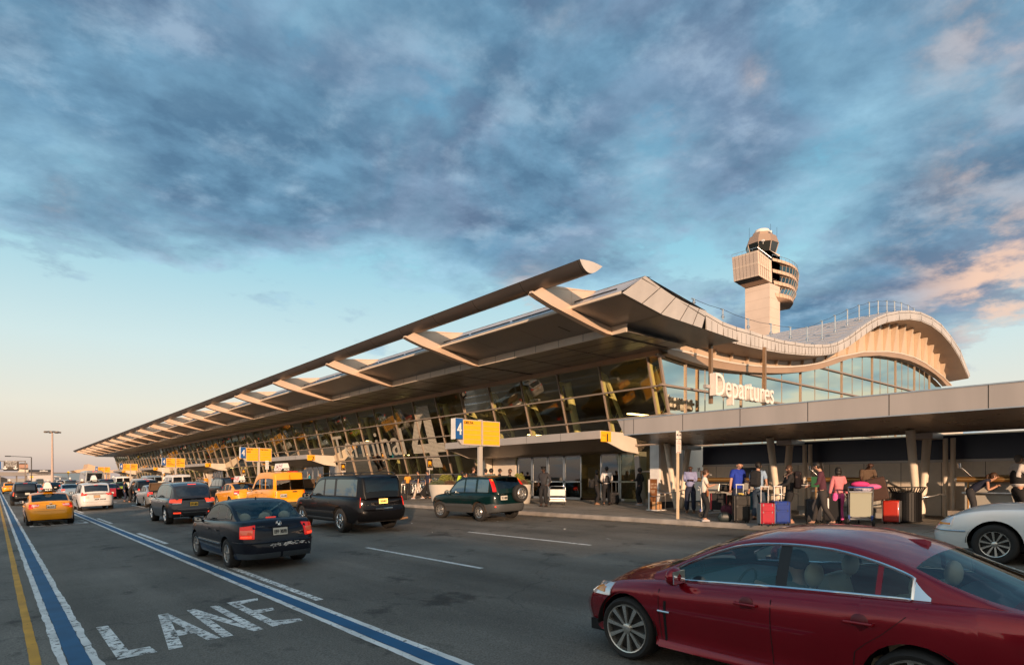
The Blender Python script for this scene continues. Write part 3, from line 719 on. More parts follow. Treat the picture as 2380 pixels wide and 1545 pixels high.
# fins, one every 9 m
finp = [(14.86, 6.80), (15.0, 6.80), (15.35, 7.02), (16.02, 7.21), (18.13, 7.42), (18.4, 7.42), (18.2, 7.1), (16.98, 6.60), (16.9, 6.47), (19.14, 6.15), (19.14, 5.87), (18.84, 5.87), (17.8, 6.05), (16.82, 6.25), (15.78, 6.46), (15.2, 6.62), (14.86, 6.74)]
for k in range(19):
    y = 16.86 + 9.0 * k
    g = MB(); g.prism([(x, CZ + h) for x, h in finp], 'y', y - .075, y + .075); fo = g.build('fin', M_fin, T)
    g = MB()
    top_ = [(14.84, 6.72), (15.2, 6.60), (15.78, 6.44), (16.82, 6.23), (17.8, 6.03), (18.84, 5.85), (19.14, 5.85)]
    g.grid([[(x, y - .11, CZ + h), (x, y + .11, CZ + h), (x, y + .11, CZ + h - .03), (x, y - .11, CZ + h - .03)] for x, h in top_]); g.bar((16.86, y - .078, CZ + 6.27), (16.86, y - .078, CZ + 7.28), .015, .01, up=(0, 1, 0))
    g.bar((15.4, y, CZ + 7.04), (18.2, y, CZ + 7.43), .19, .03); g.build('flange', M_fin, fo)
# aerofoil tube along the fin tips
sec = []
for i in range(13):
    t = i / 12; sec.append((15.0 + 1.12 * t, 7.36 + .05 * math.sin(PI * t)))
for i in range(1, 12):
    t = 1 - i / 12; sec.append((15.0 + 1.12 * t, 7.36 - .36 * math.sin(PI * t ** .8)))
ye = 14.55
g = MB(); g.grid([[(x, y, CZ + h) for x, h in sec] for y in (ye, 60, 120, 188.5)], close=True); af = g.build('aerofoil', M_tube, T, smooth=50)
g = MB(); g.add([(x + (.004 if 0 else 0), ye - .003, CZ + h) for x, h in sec], [tuple(range(len(sec)))]); g.build('end_cap', M_rf, af)
g = MB()
for k in range(58):
    y = ye + .1 + 3.0 * k; s2 = [(15.56 + (x - 15.56) * 1.004, CZ + 7.30 + (h - 7.30) * 1.02) for x, h in sec]; g.prism(s2, 'y', y, y + .03)
g.build('tube_joint', M_joint, af)
g = MB()
for k in range(18): g.tube([(15.6, 15.3 + 9 * k, CZ + 7.38), (15.6, 15.3 + 9 * k, CZ + 7.66)], .008, 5)
g.build('lightning_rod', M_dark, af)
# lettering on the glass
def stripes_mat(name, col):
    m = bpy.data.materials.new(name); m.use_nodes = True; nt = m.node_tree; b = nt.nodes['Principled BSDF']; L = nt.links.new; nn = nt.nodes.new
    b.inputs['Base Color'].default_value = (*col, 1); b.inputs['Roughness'].default_value = .6
    tc = nn('ShaderNodeTexCoord'); s_ = nn('ShaderNodeSeparateXYZ'); L(tc.outputs['Object'], s_.inputs[0])
    mu = nn('ShaderNodeMath'); mu.operation = 'MULTIPLY'; mu.inputs[1].default_value = 11.0; L(s_.outputs[2], mu.inputs[0])
    fr = nn('ShaderNodeMath'); fr.operation = 'FRACT'; L(mu.outputs[0], fr.inputs[0])
    gt_ = nn('ShaderNodeMath'); gt_.operation = 'LESS_THAN'; gt_.inputs[1].default_value = .72; L(fr.outputs[0], gt_.inputs[0])
    L(gt_.outputs[0], b.inputs['Alpha']); return m
M_let = stripes_mat('striped_lettering_film', (.54, .50, .42))
upv = Vector((-.276, 0, 1)).normalized()
H0 = 1.97
g = MB()
put_text(g, 'Terminal', Vector(gp(H0, 54.2, .03)), (0, -1, 0), upv, w=12.6, h=2.05, bold=.05); g.build('lettering', M_let, T)
g = MB()   # the tall 4, its stem running on below the crossbar
def lp(y, h): return gp(h, y, .03)
for poly in ([(36.9, 1.97), (40.5, 1.97), (40.5, 2.45), (37.05, 2.45), (36.9, 2.3)],):
    pass
g.add([lp(40.55, 1.98), lp(36.25, 1.98), lp(36.25, 2.62), lp(40.55, 2.62)], [(0, 1, 2, 3)])
g.add([lp(38.25, .95), lp(37.05, .95), lp(37.30, 1.98), lp(38.4, 1.98)], [(0, 1, 2, 3)])
g.add([lp(38.2, 2.62), lp(37.15, 2.62), lp(37.25, 5.22), lp(38.25, 5.22)], [(0, 1, 2, 3)])
g.add([lp(40.55, 2.62), lp(39.75, 2.62), lp(38.2, 4.5), lp(38.25, 5.22), lp(38.75, 5.22)], [(0, 1, 2, 3, 4)])
g.build('lettering', M_let, T)
# door lobbies with sloping canopies
M_dglass = mixglass('door_glass', (.50, .50, .44), (.9, .9, .85), .10, .02)
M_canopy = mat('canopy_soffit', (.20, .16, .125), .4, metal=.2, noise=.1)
for k, (a, b) in enumerate(DOORS):
    ht, hb = 2.31, 1.93
    g = MB(); g.box2((21.5, a, CZ + hb), (21.58, b, CZ + ht)); cn = g.build('door_canopy', M_alu, T)
    for s_, e in ((a, 1), (b, -1)):
        g = MB(); y = s_; y2 = s_ + .08 * e
        g.prism([(21.58, CZ + hb), (21.58, CZ + ht), (24.1, CZ + 2.27), (24.35, CZ + 1.3), (23.2, CZ + 1.42)], 'y', min(y, y2), max(y, y2)); g.build('cheek', M_cream, cn)
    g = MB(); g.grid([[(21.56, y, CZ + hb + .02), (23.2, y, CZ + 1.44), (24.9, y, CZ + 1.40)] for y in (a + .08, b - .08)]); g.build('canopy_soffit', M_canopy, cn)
    g = MB(); g.grid([[(21.56, y, CZ + ht - .01), (24.1, y, CZ + 2.26)] for y in (a + .02, b - .02)]); g.build('canopy_top', M_alu, cn)
    g = MB()
    for j in range(1, 5): g.box2((21.494, a + (b - a) * j / 5, CZ + hb), (21.4995, a + (b - a) * j / 5 + .012, CZ + ht))
    g.build('joint', M_joint, cn)
    # yellow door number on the near cheek, facing the camera side
    g = MB(); g.box2((21.60, a - .012, CZ + 1.80), (22.30, a, CZ + 2.29)); pl = g.build('door_number_plate', M_yellow, cn)
    g = MB(); put_text(g, str(k + 1), (22.0, a - .014, CZ + 1.82), (1, 0, 0), (0, 0, 1), h=.36, bold=.012); put_text(g, 'Door', (21.70, a - .014, CZ + 2.06), (1, 0, 0), (0, 0, 1), w=.24); g.build('lettering', M_ink, pl)
    # lobby side walls, posts, doors
    fz = side_z(25)
    for s_, e in ((a, 1), (b, -1)):
        g = MB(); g.add([(24.35, s_, CZ + 1.42), (24.95, s_, CZ + 1.42), (24.95, s_, fz), (24.55, s_, fz), (24.35, s_ + .3 * e, CZ + 1.42), (24.95, s_ + .3 * e, CZ + 1.42), (24.95, s_ + .3 * e, fz), (24.55, s_ + .3 * e, fz)],
                        [(0, 1, 2, 3), (4, 7, 6, 5), (0, 4, 5, 1), (1, 5, 6, 2), (2, 6, 7, 3), (3, 7, 4, 0)]); g.build('door_pier', M_alu if e > 0 else M_cream, T)
    g = MB(); g.box2((25.0, b - 2.6, fz), (25.1, b - .3, CZ + 1.42)); g.build('lobby_panel', M_cream, T)
    n_ = 7; w_ = (b - a - 3.2) / n_
    for j in range(n_):
        y = a + .4 + j * w_
        if j == 2: continue
        g = MB(); g.box2((25.02, y + .06, fz + .12), (25.035, y + w_ - .06, CZ + 1.36)); dr = g.build('door', M_dglass, T)
        g = MB()
        for (p, q) in (((y + .02, fz + .02), (y + .09, CZ + 1.4)), ((y + w_ - .09, fz + .02), (y + w_ - .02, CZ + 1.4)), ((y + .02, fz + .02), (y + w_ - .02, fz + .14)), ((y + .02, CZ + 1.32), (y + w_ - .02, CZ + 1.4)), ((y + .02, fz + .98), (y + w_ - .02, fz + 1.05))):
            g.box2((25.0, p[0], p[1]), (25.05, q[0], q[1]))
        g.build('frame', M_steel, dr)
        g = MB()
        for yy in (y + .3, y + w_ - .3): g.tube([(24.985, yy, CZ - .08), (25.0, yy, CZ - .08)], .045, 10)
        g.build('sticker', mat('door_sticker', (.8, .55, .1) if j % 2 else (.7, .68, .6), .5), dr)
    if k == 0:
        g = MB()
        for j in range(5): g.tube([(25.6, a + .8 + j * 2.3, fz), (25.6, a + .8 + j * 2.3, CZ + 1.4)], .13, 10)
        g.build('lobby_column', M_truss, T, smooth=50)

# ================================================================ drop-off canopy with its V columns
XF = 17.0
DC = thing('drop_off_canopy', 'long low grey canopy on slanted cream columns over the check-in counters', 'canopy')
HB, HT = 1.60, 2.12
yl_b, yl_t, yr = 14.34, 14.62, -16.0
M_can = mat('canopy_fascia_panel', (.46, .40, .36), .40, metal=.35, noise=.11, nscale=1.1, streak=True)
g = MB()
g.add([(XF, yr, CZ + HB), (XF, yr, CZ + HT), (XF, yl_t, CZ + HT), (XF, yl_b, CZ + HB), (XF + .1, yr, CZ + HB), (XF + .1, yr, CZ + HT), (XF + .1, yl_t, CZ + HT), (XF + .1, yl_b, CZ + HB)], [(0, 1, 2, 3), (7, 6, 5, 4), (1, 5, 6, 2), (0, 3, 7, 4), (2, 6, 7, 3)])
ff = g.build('fascia', M_can, DC)
g = MB()
for k in range(16): g.box2((XF - .004, 13.9 - 2.0 * k, CZ + HB), (XF - .0005, 13.918 - 2.0 * k, CZ + HT))
g.box2((XF - .004, 14.33, CZ + HB + .02), (XF - .0005, 14.345, CZ + HT))
g.build('joint', M_joint, ff)
g = MB(); g.box2((XF - .02, yr, CZ + HT), (XF + .12, yl_t + .01, CZ + HT + .03)); g.box2((XF - .012, yr, CZ + HB - .025), (XF + .1, yl_b, CZ + HB)); g.build('trim', M_steel, ff)
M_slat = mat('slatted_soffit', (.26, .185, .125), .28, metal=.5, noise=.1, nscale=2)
nt_ = M_slat.node_tree; tcs = nt_.nodes.new('ShaderNodeTexCoord'); wv = nt_.nodes.new('ShaderNodeTexWave'); wv.bands_direction = 'X'; wv.inputs['Scale'].default_value = 1.6
nt_.links.new(tcs.outputs['Object'], wv.inputs[0]); bpn = nt_.nodes.new('ShaderNodeBump'); bpn.inputs['Strength'].default_value = .35; bpn.inputs['Distance'].default_value = .03
nt_.links.new(wv.outputs[0], bpn.inputs['Height']); nt_.links.new(bpn.outputs[0], nt_.nodes['Principled BSDF'].inputs['Normal'])
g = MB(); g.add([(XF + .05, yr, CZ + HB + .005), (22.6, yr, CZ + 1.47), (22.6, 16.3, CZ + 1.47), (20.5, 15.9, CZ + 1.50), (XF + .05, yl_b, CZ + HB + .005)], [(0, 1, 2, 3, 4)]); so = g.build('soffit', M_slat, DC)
g = MB()
for k in range(8):
    y = 13.4 - 4.0 * k; g.quad((XF + .1, y, CZ + HB - .004), (22.5, y, CZ + 1.462), (22.5, y + .02, CZ + 1.462), (XF + .1, y + .02, CZ + HB - .004))
g.build('joint', mat('soffit_seam', (.30, .16, .07), .5), so)
g = MB(); g.add([(XF + .05, yr, CZ + HT), (23.4, yr, CZ + 1.75), (23.4, 16.3, CZ + 1.75), (20.5, 16.1, CZ + 1.9), (XF + .05, yl_t, CZ + HT)], [(0, 1, 2, 3, 4)]); g.build('roof', M_alu, DC)
g = MB(); g.add([(XF, yl_t, CZ + HT), (XF, yl_b, CZ + HB), (20.5, 15.9, CZ + 1.5), (20.5, 16.1, CZ + 1.9)], [(0, 1, 2, 3)]); g.build('end_panel', M_can, DC)
for i in range(5):
    for j, X in enumerate((18.3, 20.2)):
        g = MB(); h = HB - (X - XF) * .0233; y = 12.2 - 2.9 * i - j * 1.2
        g.lathe([(.085, 0), (.085, -.012), (.06, -.014), (.05, 0)], 12, c=(X, y, CZ + h - .003)); g.build('downlight', mat('downlight_lens', (.7, .55, .38), .25, metal=.6), DC)
# V columns
M_col = mat('column_paint', (.74, .64, .52), .5, noise=.05)
for k in range(5):
    y = 15.4 - 4.35 * k
    v = thing('v', '', '') if False else None
    g = MB(); g.tube([(21.55, y, side_z(21.5) - .02), (20.9, y, CZ + 1.50)], [.095, .125], 16); g.build('column', M_col, DC, smooth=50)
    g = MB(); g.tube([(21.85, y, side_z(21.8) - .02), (22.35, y, CZ + 1.28)], [.095, .125], 16); g.build('column', M_col, DC, smooth=50)
    g = MB(); g.box2((21.9, y - .28, CZ + 1.28), (22.9, y + .28, CZ + 1.45)); g.build('beam_end', M_can, DC)
    if k:
        for dx_, dy_ in ((.75, -.42), (.75, -.62)):
            g = MB(); g.tube([(21.85 + dx_, y + dy_, side_z(22)), (21.85 + dx_, y + dy_, CZ + 1.3)], .07, 12); g.build('downpipe', M_col, DC, smooth=50)
    # bent rail guarding each foot
    g = MB(); pts = []
    cx, cy = 21.25, y - .1
    for t in range(13):
        a = PI * t / 12 + PI / 2; pts.append((cx + .55 * math.cos(a) - .25, cy + .62 * math.sin(a), side_z(21) + .78 + .12 * math.cos(a * 1.0)))
    g.tube([(21.5, cy + .62, side_z(21) + .70)] + pts + [(21.5, cy - .62, side_z(21) + .70)], .022, 8); g.build('guard_rail', M_steel, DC, smooth=60)
# ---------------------------------------------------------------- check-in wall
WX = 23.2
CW = thing('check_in_wall', 'grey panelled wall with dark blank band behind the kerbside counters', 'wall')
zf = side_z(WX)
g = MB(); g.box2((WX, yr, zf), (WX + .3, 15.24, CZ + .58)); pn = g.build('lower_panel', mat('check_in_panel', (.70, .62, .52), .5, metal=.15, noise=.05), CW)
g = MB(); g.box2((WX - .04, yr, CZ + .58), (WX + .3, 15.26, CZ + .66)); g.build('rail', M_alu, CW)
g = MB(); g.box2((WX - .01, yr, CZ + .66), (WX + .3, 15.24, CZ + 1.425)); g.build('dark_band', mat('navy_band', (.012, .019, .050), .35), CW)
g = MB(); g.box2((WX - .05, yr, CZ + 1.425), (WX + .3, 15.24, CZ + 1.46)); g.build('light_strip', mat('light_strip_lens', (.30, .28, .25), .5, emit=(1, .86, .62), estr=.12), CW)
g = MB()
for k in range(26): g.box2((WX - .006, 14.6 - 1.15 * k, zf), (WX - .001, 14.612 - 1.15 * k, CZ + .58))
g.build('joint', M_joint, pn)
for k in range(5):
    y = 14.1 - 4.35 * k; g = MB(); g.box2((21.05, y - 2.3, side_z(21) - .01), (WX, y + .35, side_z(21) + .16)); g.build('step', mat('step_concrete', (.38, .36, .33), .8, noise=.15, nscale=2), CW, bevel=.01)
    g = MB(); g.box2((21.03, y - 2.35, side_z(21) + .16), (WX, y + .4, side_z(21) + .30)); g.build('platform', mat('platform_edge', (.30, .26, .22), .7, noise=.15), CW, bevel=.01)
# pier between the canopy and the first doors
PW = thing('lobby_wall', 'tall cream panelled wall end standing beside the first sliding doors', 'wall')
g = MB(); g.box2((21.22, 16.0, side_z(21) - .02), (24.7, 16.35, CZ + 1.46)); pw = g.build('panel', M_cream, PW)
g = MB(); g.box2((21.08, 15.92, side_z(21) - .02), (21.22, 16.38, CZ + 1.47)); g.build('end_trim', M_white, PW)
g = MB()
for x in (21.8, 22.7): g.box2((x + .2, 15.992, side_z(21)), (x + .212, 15.999, CZ + 1.46))
g.build('joint', M_joint, pw)
g = MB(); g.box2((21.24, 15.96, side_z(21)), (24.6, 15.99, side_z(21) + .28)); g.build('skirting', M_dark, PW)
# three visible counters
M_bronze = mat('bronze_counter_roll', (.56, .30, .10), .32, metal=.75, noise=.08)
for k, (ya, yb) in enumerate(((14.35, 12.1), (9.98, 7.81), (5.67, 3.4), (1.3, -.9))):
    lab = ['check-in counter with a rounded bronze edge behind the man reading his phone', 'check-in counter with a rounded bronze edge behind the girl in pink', 'check-in counter with a rounded bronze edge carrying a bread basket', 'check-in counter with a rounded bronze edge at the far end of the canopy'][k]
    c = thing('check_in_counter', lab, 'counter', group='check-in counters under the canopy')
    z0_ = side_z(21.4) + .30; ht = CZ + .03
    g = MB(); g.tube([(21.45, ya, ht), (21.45, yb, ht)], .078, 14); g.build('rounded_edge', M_bronze, c, smooth=50)
    g = MB(); g.ball((21.45, ya, ht), .079, 12, 8); g.build('end_cap', M_steel, c, smooth=50)
    g = MB(); g.box2((21.5, yb + .05, ht - .06), (22.5, ya - .05, ht - .01)); g.build('top', M_alu, c)
    g = MB(); g.box2((21.75, yb + .1, z0_), (22.4, ya - .1, ht - .06)); g.build('body', mat('counter_grey', (.46, .44, .39), .5, metal=.1), c, bevel=.01)
    g = MB(); g.box2((21.55, yb + .08, ht - .40), (21.8, ya - .08, ht - .365)); g.build('shelf', M_steel, c)
    for y in (ya - .25,):
        g = MB(); g.tube([(21.5, y, z0_ - .3), (21.5, y, ht)], .022, 8); g.build('leg', M_bronze, c)
    g = MB(); g.tube([(21.7, ya - .35, ht), (21.5, ya - .05, ht + .38)], .03, 8); g.tube([(21.5, ya - .05, ht + .33), (21.49, ya - .04, ht + .47)], .055, 10); g.build('lamp', M_chrome, c, smooth=50)
    g = MB(); g.box((21.8, ya - .75, ht + .05), (.3, .42, .06)); g.build('terminal_box', M_black, c, bevel=.01)
    if k == 0:
        g = MB(); g.box((21.9, 12.4, ht + .24), (.06, .72, .42)); g.box((21.9, 12.4, ht + .02), (.2, .2, .05)); g.build('monitor', M_black, c, bevel=.01)
        g = MB(); g.lathe([(.03, 0), (.13, .01), (.15, .05), (.02, .06)], 14, c=(21.6, 13.4, ht + .03)); g.build('dish', M_dark, c, smooth=50)
bk = MB(); prof = [(.20, 0), (.25, .12), (.262, .125), (.24, .115), (.19, .02), (0, .02)]
bk.lathe(prof, 20, c=(0, 0, 0)); bk.xf(Matrix.Scale(.55, 3, (1, 0, 0)).to_4x4() @ Matrix.Scale(1.35, 3, (0, 1, 0)).to_4x4())
bo = bk.build('bread_basket', mat('wicker', (.60, .38, .16), .7, noise=.4, nscale=40, bump=.6, bscale=60), smooth=40); bo.location = (21.75, 4.55, CZ + .03); tag(bo, 'small wicker basket standing on the check-in counter', 'basket')

# ---------------------------------------------------------------- Departures sign
DS = thing('departures_sign', 'raised white letters reading Departures on two tall brown posts', 'sign')
z3_ = lambda x, y: ((2700 + x / 1.8308) / 1.721, (1150 + y / 1.8308) / 1.721)
YD = 15.2
A = at_y(*z3_(275, 790), YD); B = at_y(*z3_(700, 835), YD)
# the lettering stands square to the road, its back to the end wall
wv_ = B.x - A.x; hb_ = CZ + 2.30
capt = at_y(*z3_(275, 625), YD).z; basez = at_y(*z3_(275, 788), YD).z; bz2 = at_y(*z3_(655, 835), YD).z
M_lw = mat('white_letter', (.80, .74, .68), .45)
vs_, fs_, tw_, th_ = text_mesh('Departures', .0)
capr = text_mesh('D')[3]; pfull = text_mesh('Departures')[3]
hh = (capt - basez) * pfull / capr
g = MB(); put_text(g, 'Departures', (A.x, YD, basez - (hh - (capt - basez))), (1, 0, 0), (0, 0, 1), w=wv_, h=hh, depth=.28); 
lt_ = g.build('lettering', M_lw, DS)
g = MB(); put_text(g, 'Departures', (A.x, YD - .142, basez - (hh - (capt - basez))), (1, 0, 0), (0, 0, 1), w=wv_, h=hh, bold=.018); g.build('letter_face', M_lw, lt_)
for px in (262, 655):
    P_ = at_y(*z3_(px, 600), YD + .35); tp = at_y(*z3_(px, 385 if px < 300 else 482), YD + .35)
    g = MB(); g.bar((P_.x, YD + .35, basez - .3), (P_.x, YD + .35, tp.z + .3), .14, .14); g.build('post', mat('bronze_post', (.30, .19, .11), .45, metal=.4), DS)
g = MB(); g.bar((A.x - .35, YD + .16, basez + .38), (B.x, YD + .16, basez + .38), .16, .14); g.build('crossbar', M_alu, DS)

# ---------------------------------------------------------------- overhead airline signs
SX, SY = [15.8, 16.24, 17.25, 17.35, 18.33], [23.0, 54.5, 86.2, 119.7, 151.8]
rowsA = [['DELTA'], ['DELTA', 'KLM'], ['Air Europa', 'Avianca', 'Emirates', 'Caribbean Airlines'], ['Asiana', 'Etihad', 'EL AL', 'South African'], ['China Southern', 'Hainan', 'Kuwait']]
rowsB = [[], ['Virgin Atlantic'], ['Royal Air', 'Singapore', 'South African', 'Swiss'], ['Egyptair', 'Uzbekistan', 'Miami Air', 'Sun Country'], ['Xiamen', 'XL Airways', 'WestJet']]
slab = ['nearest yellow airline sign with blue 4 box, reading DELTA alone', 'yellow airline sign with blue 4 box listing DELTA and KLM', 'yellow airline sign with blue 4 box, third along the kerb, before door 3', 'yellow airline sign with blue 4 box, fourth along the kerb, before door 4', 'farthest and smallest yellow airline sign with blue 4 box']
M_sgrey = mat('sign_frame_grey', (.52, .47, .42), .45, metal=.2)
for k in range(5):
    y = SY[k]; zt, zb = CZ + 2.76, CZ + 1.62
    t = thing('airline_sign', slab[k], 'sign', group='yellow airline signs along the kerb')
    g = MB(); g.box2((17.24, y + .12, side_z(17.3)), (17.42, y + .30, zt + .05)); g.build('post', M_sgrey, t, bevel=.01)
    g = MB(); g.box2((15.8, y, CZ + 1.86), (16.22, y + .34, zt + .02)); bxo = g.build('number_box', [M_blue], t, bevel=.01)
    g = MB(); g.box2((15.79, y - .012, CZ + 1.85), (15.80, y + .33, zt + .03)); g.box2((15.79, y + .0, zt + .02), (16.23, y + .34, zt + .03)); g.build('box_side', M_white, bxo)
    g = MB(); put_text(g, '4', (15.90, y - .004, CZ + 2.05), (1, 0, 0), (0, 0, 1), w=.23, h=.52, bold=.014); g.build('lettering', M_white, bxo)
    g = MB(); g.add([(16.0, y + .1, CZ + 1.84), (16.22, y + .1, CZ + 1.62), (16.22, y + .24, CZ + 1.62), (16.22, y + .1, CZ + 1.84), (16.22, y + .24, CZ + 1.84), (16.0, y + .24, CZ + 1.84)], [(0, 1, 3), (5, 4, 2), (0, 5, 2, 1)]); g.build('bracket', M_sgrey, t)
    for q, (xa, xb) in enumerate(((16.26, 17.26), (17.36, 18.34))):
        g = MB(); g.box2((xa - .03, y + .03, zb - .03), (xb + .03, y + .24, zt + .0)); pb = g.build('panel_box', M_sgrey, t, bevel=.008)
        g = MB()
        for r in range(5): g.box2((xa + .01, y + .018, zt - .04 - .215 * (r + 1) + .012), (xb - .01, y + .034, zt - .04 - .215 * r))
        g.build('yellow_board', M_yellow, pb)
        L_ = (rowsA, rowsB)[q][k]
        if L_:
            g = MB()
            for r, tx in enumerate(L_):
                h = .11 if len(tx) < 7 else .105; tm = text_mesh(tx); w = min(.85, h * tm[2] / tm[3])
                put_text(g, tx, (xa + .05, y + .014, zt - .04 - .215 * r - .155), (1, 0, 0), (0, 0, 1), w=w, h=h, bold=.006)
            g.build('lettering', M_ink, pb)
# ---------------------------------------------------------------- kerb signs on posts
M_tan = mat('sunlit_post_paint', (.66, .52, .36), .55, noise=.1, nscale=5)  # plain tan paint for the sign posts
M_redink = mat('red_ink', (.50, .09, .04), .6)
def post_sign(X, y, lab):
    t = thing('no_standing_sign', lab, 'sign', (X, y, side_z(X)), group='white no standing signs on posts')
    H = CZ + 1.60 - side_z(X)
    g = MB(); g.box((0, 0, (H - .1) / 2), (.085, .05, H - .1)); g.build('post', M_tan, t)
    g = MB(); g.box((0, -.035, H - .13), (.27, .012, .26)); a = g.build('arrow_plate', M_white, t, bevel=.02)
    g = MB(); g.box((0, -.035, H - .50), (.27, .012, .44)); b = g.build('text_plate', M_white, t, bevel=.02)
    g = MB(); put_text(g, 'NO', (-.045, -.0425, H - .36), (1, 0, 0), (0, 0, 1), w=.09, h=.05); put_text(g, 'STANDING', (-.105, -.0425, H - .43), (1, 0, 0), (0, 0, 1), w=.21, h=.05)
    for r in range(3): put_text(g, ['ACTIVE', 'LOADING', 'ONLY'][r], (-.06, -.0425, H - .50 - .06 * r), (1, 0, 0), (0, 0, 1), w=.12, h=.03)
    g.box((0, -.043, H - .685), (.13, .002, .012)); g.add([(-.09, -.0435, H - .685), (-.06, -.0435, H - .665), (-.06, -.0435, H - .705)], [(0, 1, 2)]); g.add([(.09, -.0435, H - .685), (.06, -.0435, H - .665), (.06, -.0435, H - .705)], [(0, 1, 2)]); g.build('lettering', M_redink, b)
    g = MB(); g.box((0, -.043, H - .12), (.012, .002, .18))
    for sx in (-1, 1): g.box((sx * .075, -.043, H - .14), (.08, .002, .03)); g.box((sx * .075, -.043, H - .12), (.045, .002, .03)); 
    g.build('pictogram', M_ink, a)
    # shape of the post's top back
post_sign(17.0, 12.1, 'tall white no standing sign on square post beside the man reading his phone')
post_sign(17.0, 51.6, 'white no standing sign showing above the yellow taxi van')
post_sign(17.0, 92.0, 'white no standing sign above the white van, under the third airline sign')
def cart_sign(X, y, H, lab):
    t = thing('luggage_cart_sign', lab, 'sign', (X, y, side_z(X)), group='black luggage cart signs on thin posts')
    g = MB(); g.tube([(0, 0, 0), (0, 0, H - .1)], .03, 8); g.build('post', M_steel, t)
    g = MB(); g.box((0, -.04, H - .32), (.46, .04, .78)); g.build('frame', M_sgrey, t)
    g = MB(); g.box((0, -.066, H - .28), (.41, .006, .60)); p = g.build('plate', M_ink, t)
    g = MB(); g.box((0, -.072, H - .25), (.2, .004, .18)); g.box((.0, -.072, H - .14), (.08, .004, .05)); g.bar((-.14, -.072, H - .1), (-.12, -.072, H - .42), .02, .004); g.bar((-.12, -.072, H - .40), (.12, -.072, H - .36), .02, .004)
    g.tube([(-.1, -.068, H - .46), (-.1, -.074, H - .46)], .03, 8); g.tube([(.09, -.068, H - .42), (.09, -.074, H - .42)], .03, 8); g.build('pictogram', M_yellow, p)
P_ = at_x(998, 1100, 22.4); cart_sign(22.4, P_.y, CZ + 1.42 - side_z(22.4), 'black sign with yellow trolley picture beside the walking man in navy')
P_ = at_x(797, 1100, 22.4); cart_sign(22.4, P_.y, CZ + 1.42 - side_z(22.4), 'black sign with yellow trolley picture left of the big white lettering')
for px, lab in ((566, 'small black trolley sign beyond door 2'), (381 , 'small black trolley sign behind the white van'), (296, 'tiny black trolley sign under the fourth airline sign')):
    P_ = at_x(px, 1100, 22.0); cart_sign(22.0, P_.y, CZ + 1.3 - side_z(22), lab)
# ---------------------------------------------------------------- planters
M_stone = mat('planter_stone', (.50, .46, .40), .75, noise=.08, nscale=2)
M_leafA = mat('yellow_green_leaf', (.20, .20, .035), .7, noise=.35, nscale=12); M_leafB = mat('grey_green_leaf', (.10, .12, .06), .7, noise=.35, nscale=12); M_leafC = mat('russet_leaf', (.12, .07, .04), .7, noise=.3, nscale=12)
def leaves(n, c, r, seed, size=.035):
    g = MB(); rd = random.Random(seed)
    for i in range(n):
        a = rd.uniform(0, 2 * PI); e = math.acos(rd.uniform(-.2, 1)); q = rd.uniform(.55, 1.05) * (1 + .15 * math.sin(a * 3 + seed))
        p = Vector((c[0] + r[0] * q * math.sin(e) * math.cos(a), c[1] + r[1] * q * math.sin(e) * math.sin(a), c[2] + r[2] * q * math.cos(e)))
        d = Vector((rd.uniform(-1, 1), rd.uniform(-1, 1), rd.uniform(-.2, 1))).normalized(); s_ = d.cross(Vector((rd.uniform(-1, 1), rd.uniform(-1, 1), .3))).normalized() * size * .45
        g.add([p - d * size, p + s_, p + d * size, p - s_], [(0, 1, 2, 3)])
    return g
def planter(X, y, lab, sc=1.0):
    t = thing('planter', lab, 'planter', (X, y, side_z(X)), group='round stone planters beside the kerb')
    g = MB(); g.lathe([(0, .0), (.72 * sc, .0), (.78 * sc, .05), (.92 * sc, .70), (.95 * sc, .95), (.93 * sc, .97), (.84 * sc, .96), (.80 * sc, .88), (0, .88)], 32); g.build('pot', M_stone, t, smooth=35)
    g = MB(); g.lathe([(0, .89), (.83 * sc, .89)], 20); g.build('soil', mat('soil', (.04, .03, .02), .9), t)
    leaves(1500, (-.05, 0, 1.18), (.42 * sc, .42 * sc, .34), 3).build('shrub', M_leafA, t)
    for i, (dx, dy, r_) in enumerate(((-.5, -.2, .34), (.45, -.3, .38), (-.1, -.55, .34), (.5, .3, .3), (-.5, .35, .3))):
        leaves(700, (dx * sc, dy * sc, .98), (r_ * sc, r_ * sc, .22), 10 + i).build('low_shrub', M_leafC if i == 2 else M_leafB, t)
P_ = side_pt(1037, 1166.5); planter(P_.x, P_.y, 'round stone planter of yellow-green shrubs left of the dark green SUV')
P_ = at_x(1207, 1150, 20.6); planter(P_.x, P_.y, 'smaller planter half hidden behind the spare wheel of the green SUV', .7)
# ---------------------------------------------------------------- litter bin
tb = thing('litter_bin', 'black slatted steel litter bin with flared rim beside the red suitcase', 'bin', (19.75, 6.42, side_z(19.75)))
M_binb = mat('bin_black', (.005, .005, .006), .45, spec=.25)
g = MB()
for i in range(34):
    a = 2 * PI * i / 34; c, s_ = math.cos(a), math.sin(a); r = .36
    g.bar((r * c, r * s_, .05), (r * c, r * s_, .86), .055, .006, up=(c, s_, 0))
g.build('slat_cage', M_binb, tb)
g = MB(); g.lathe([(.352, .03), (.352, .84), (.30, .84)], 28); g.lathe([(.0, .03), (.35, .03)], 28); g.build('liner', M_under, tb, smooth=40)
g = MB()
for i in range(34):
    a = 2 * PI * i / 34; c, s_ = math.cos(a), math.sin(a); g.bar((.36 * c, .36 * s_, .84), (.46 * c, .46 * s_, 1.00), .035, .008, up=(c, s_, .6))
g.build('flared_rim', M_binb, tb)
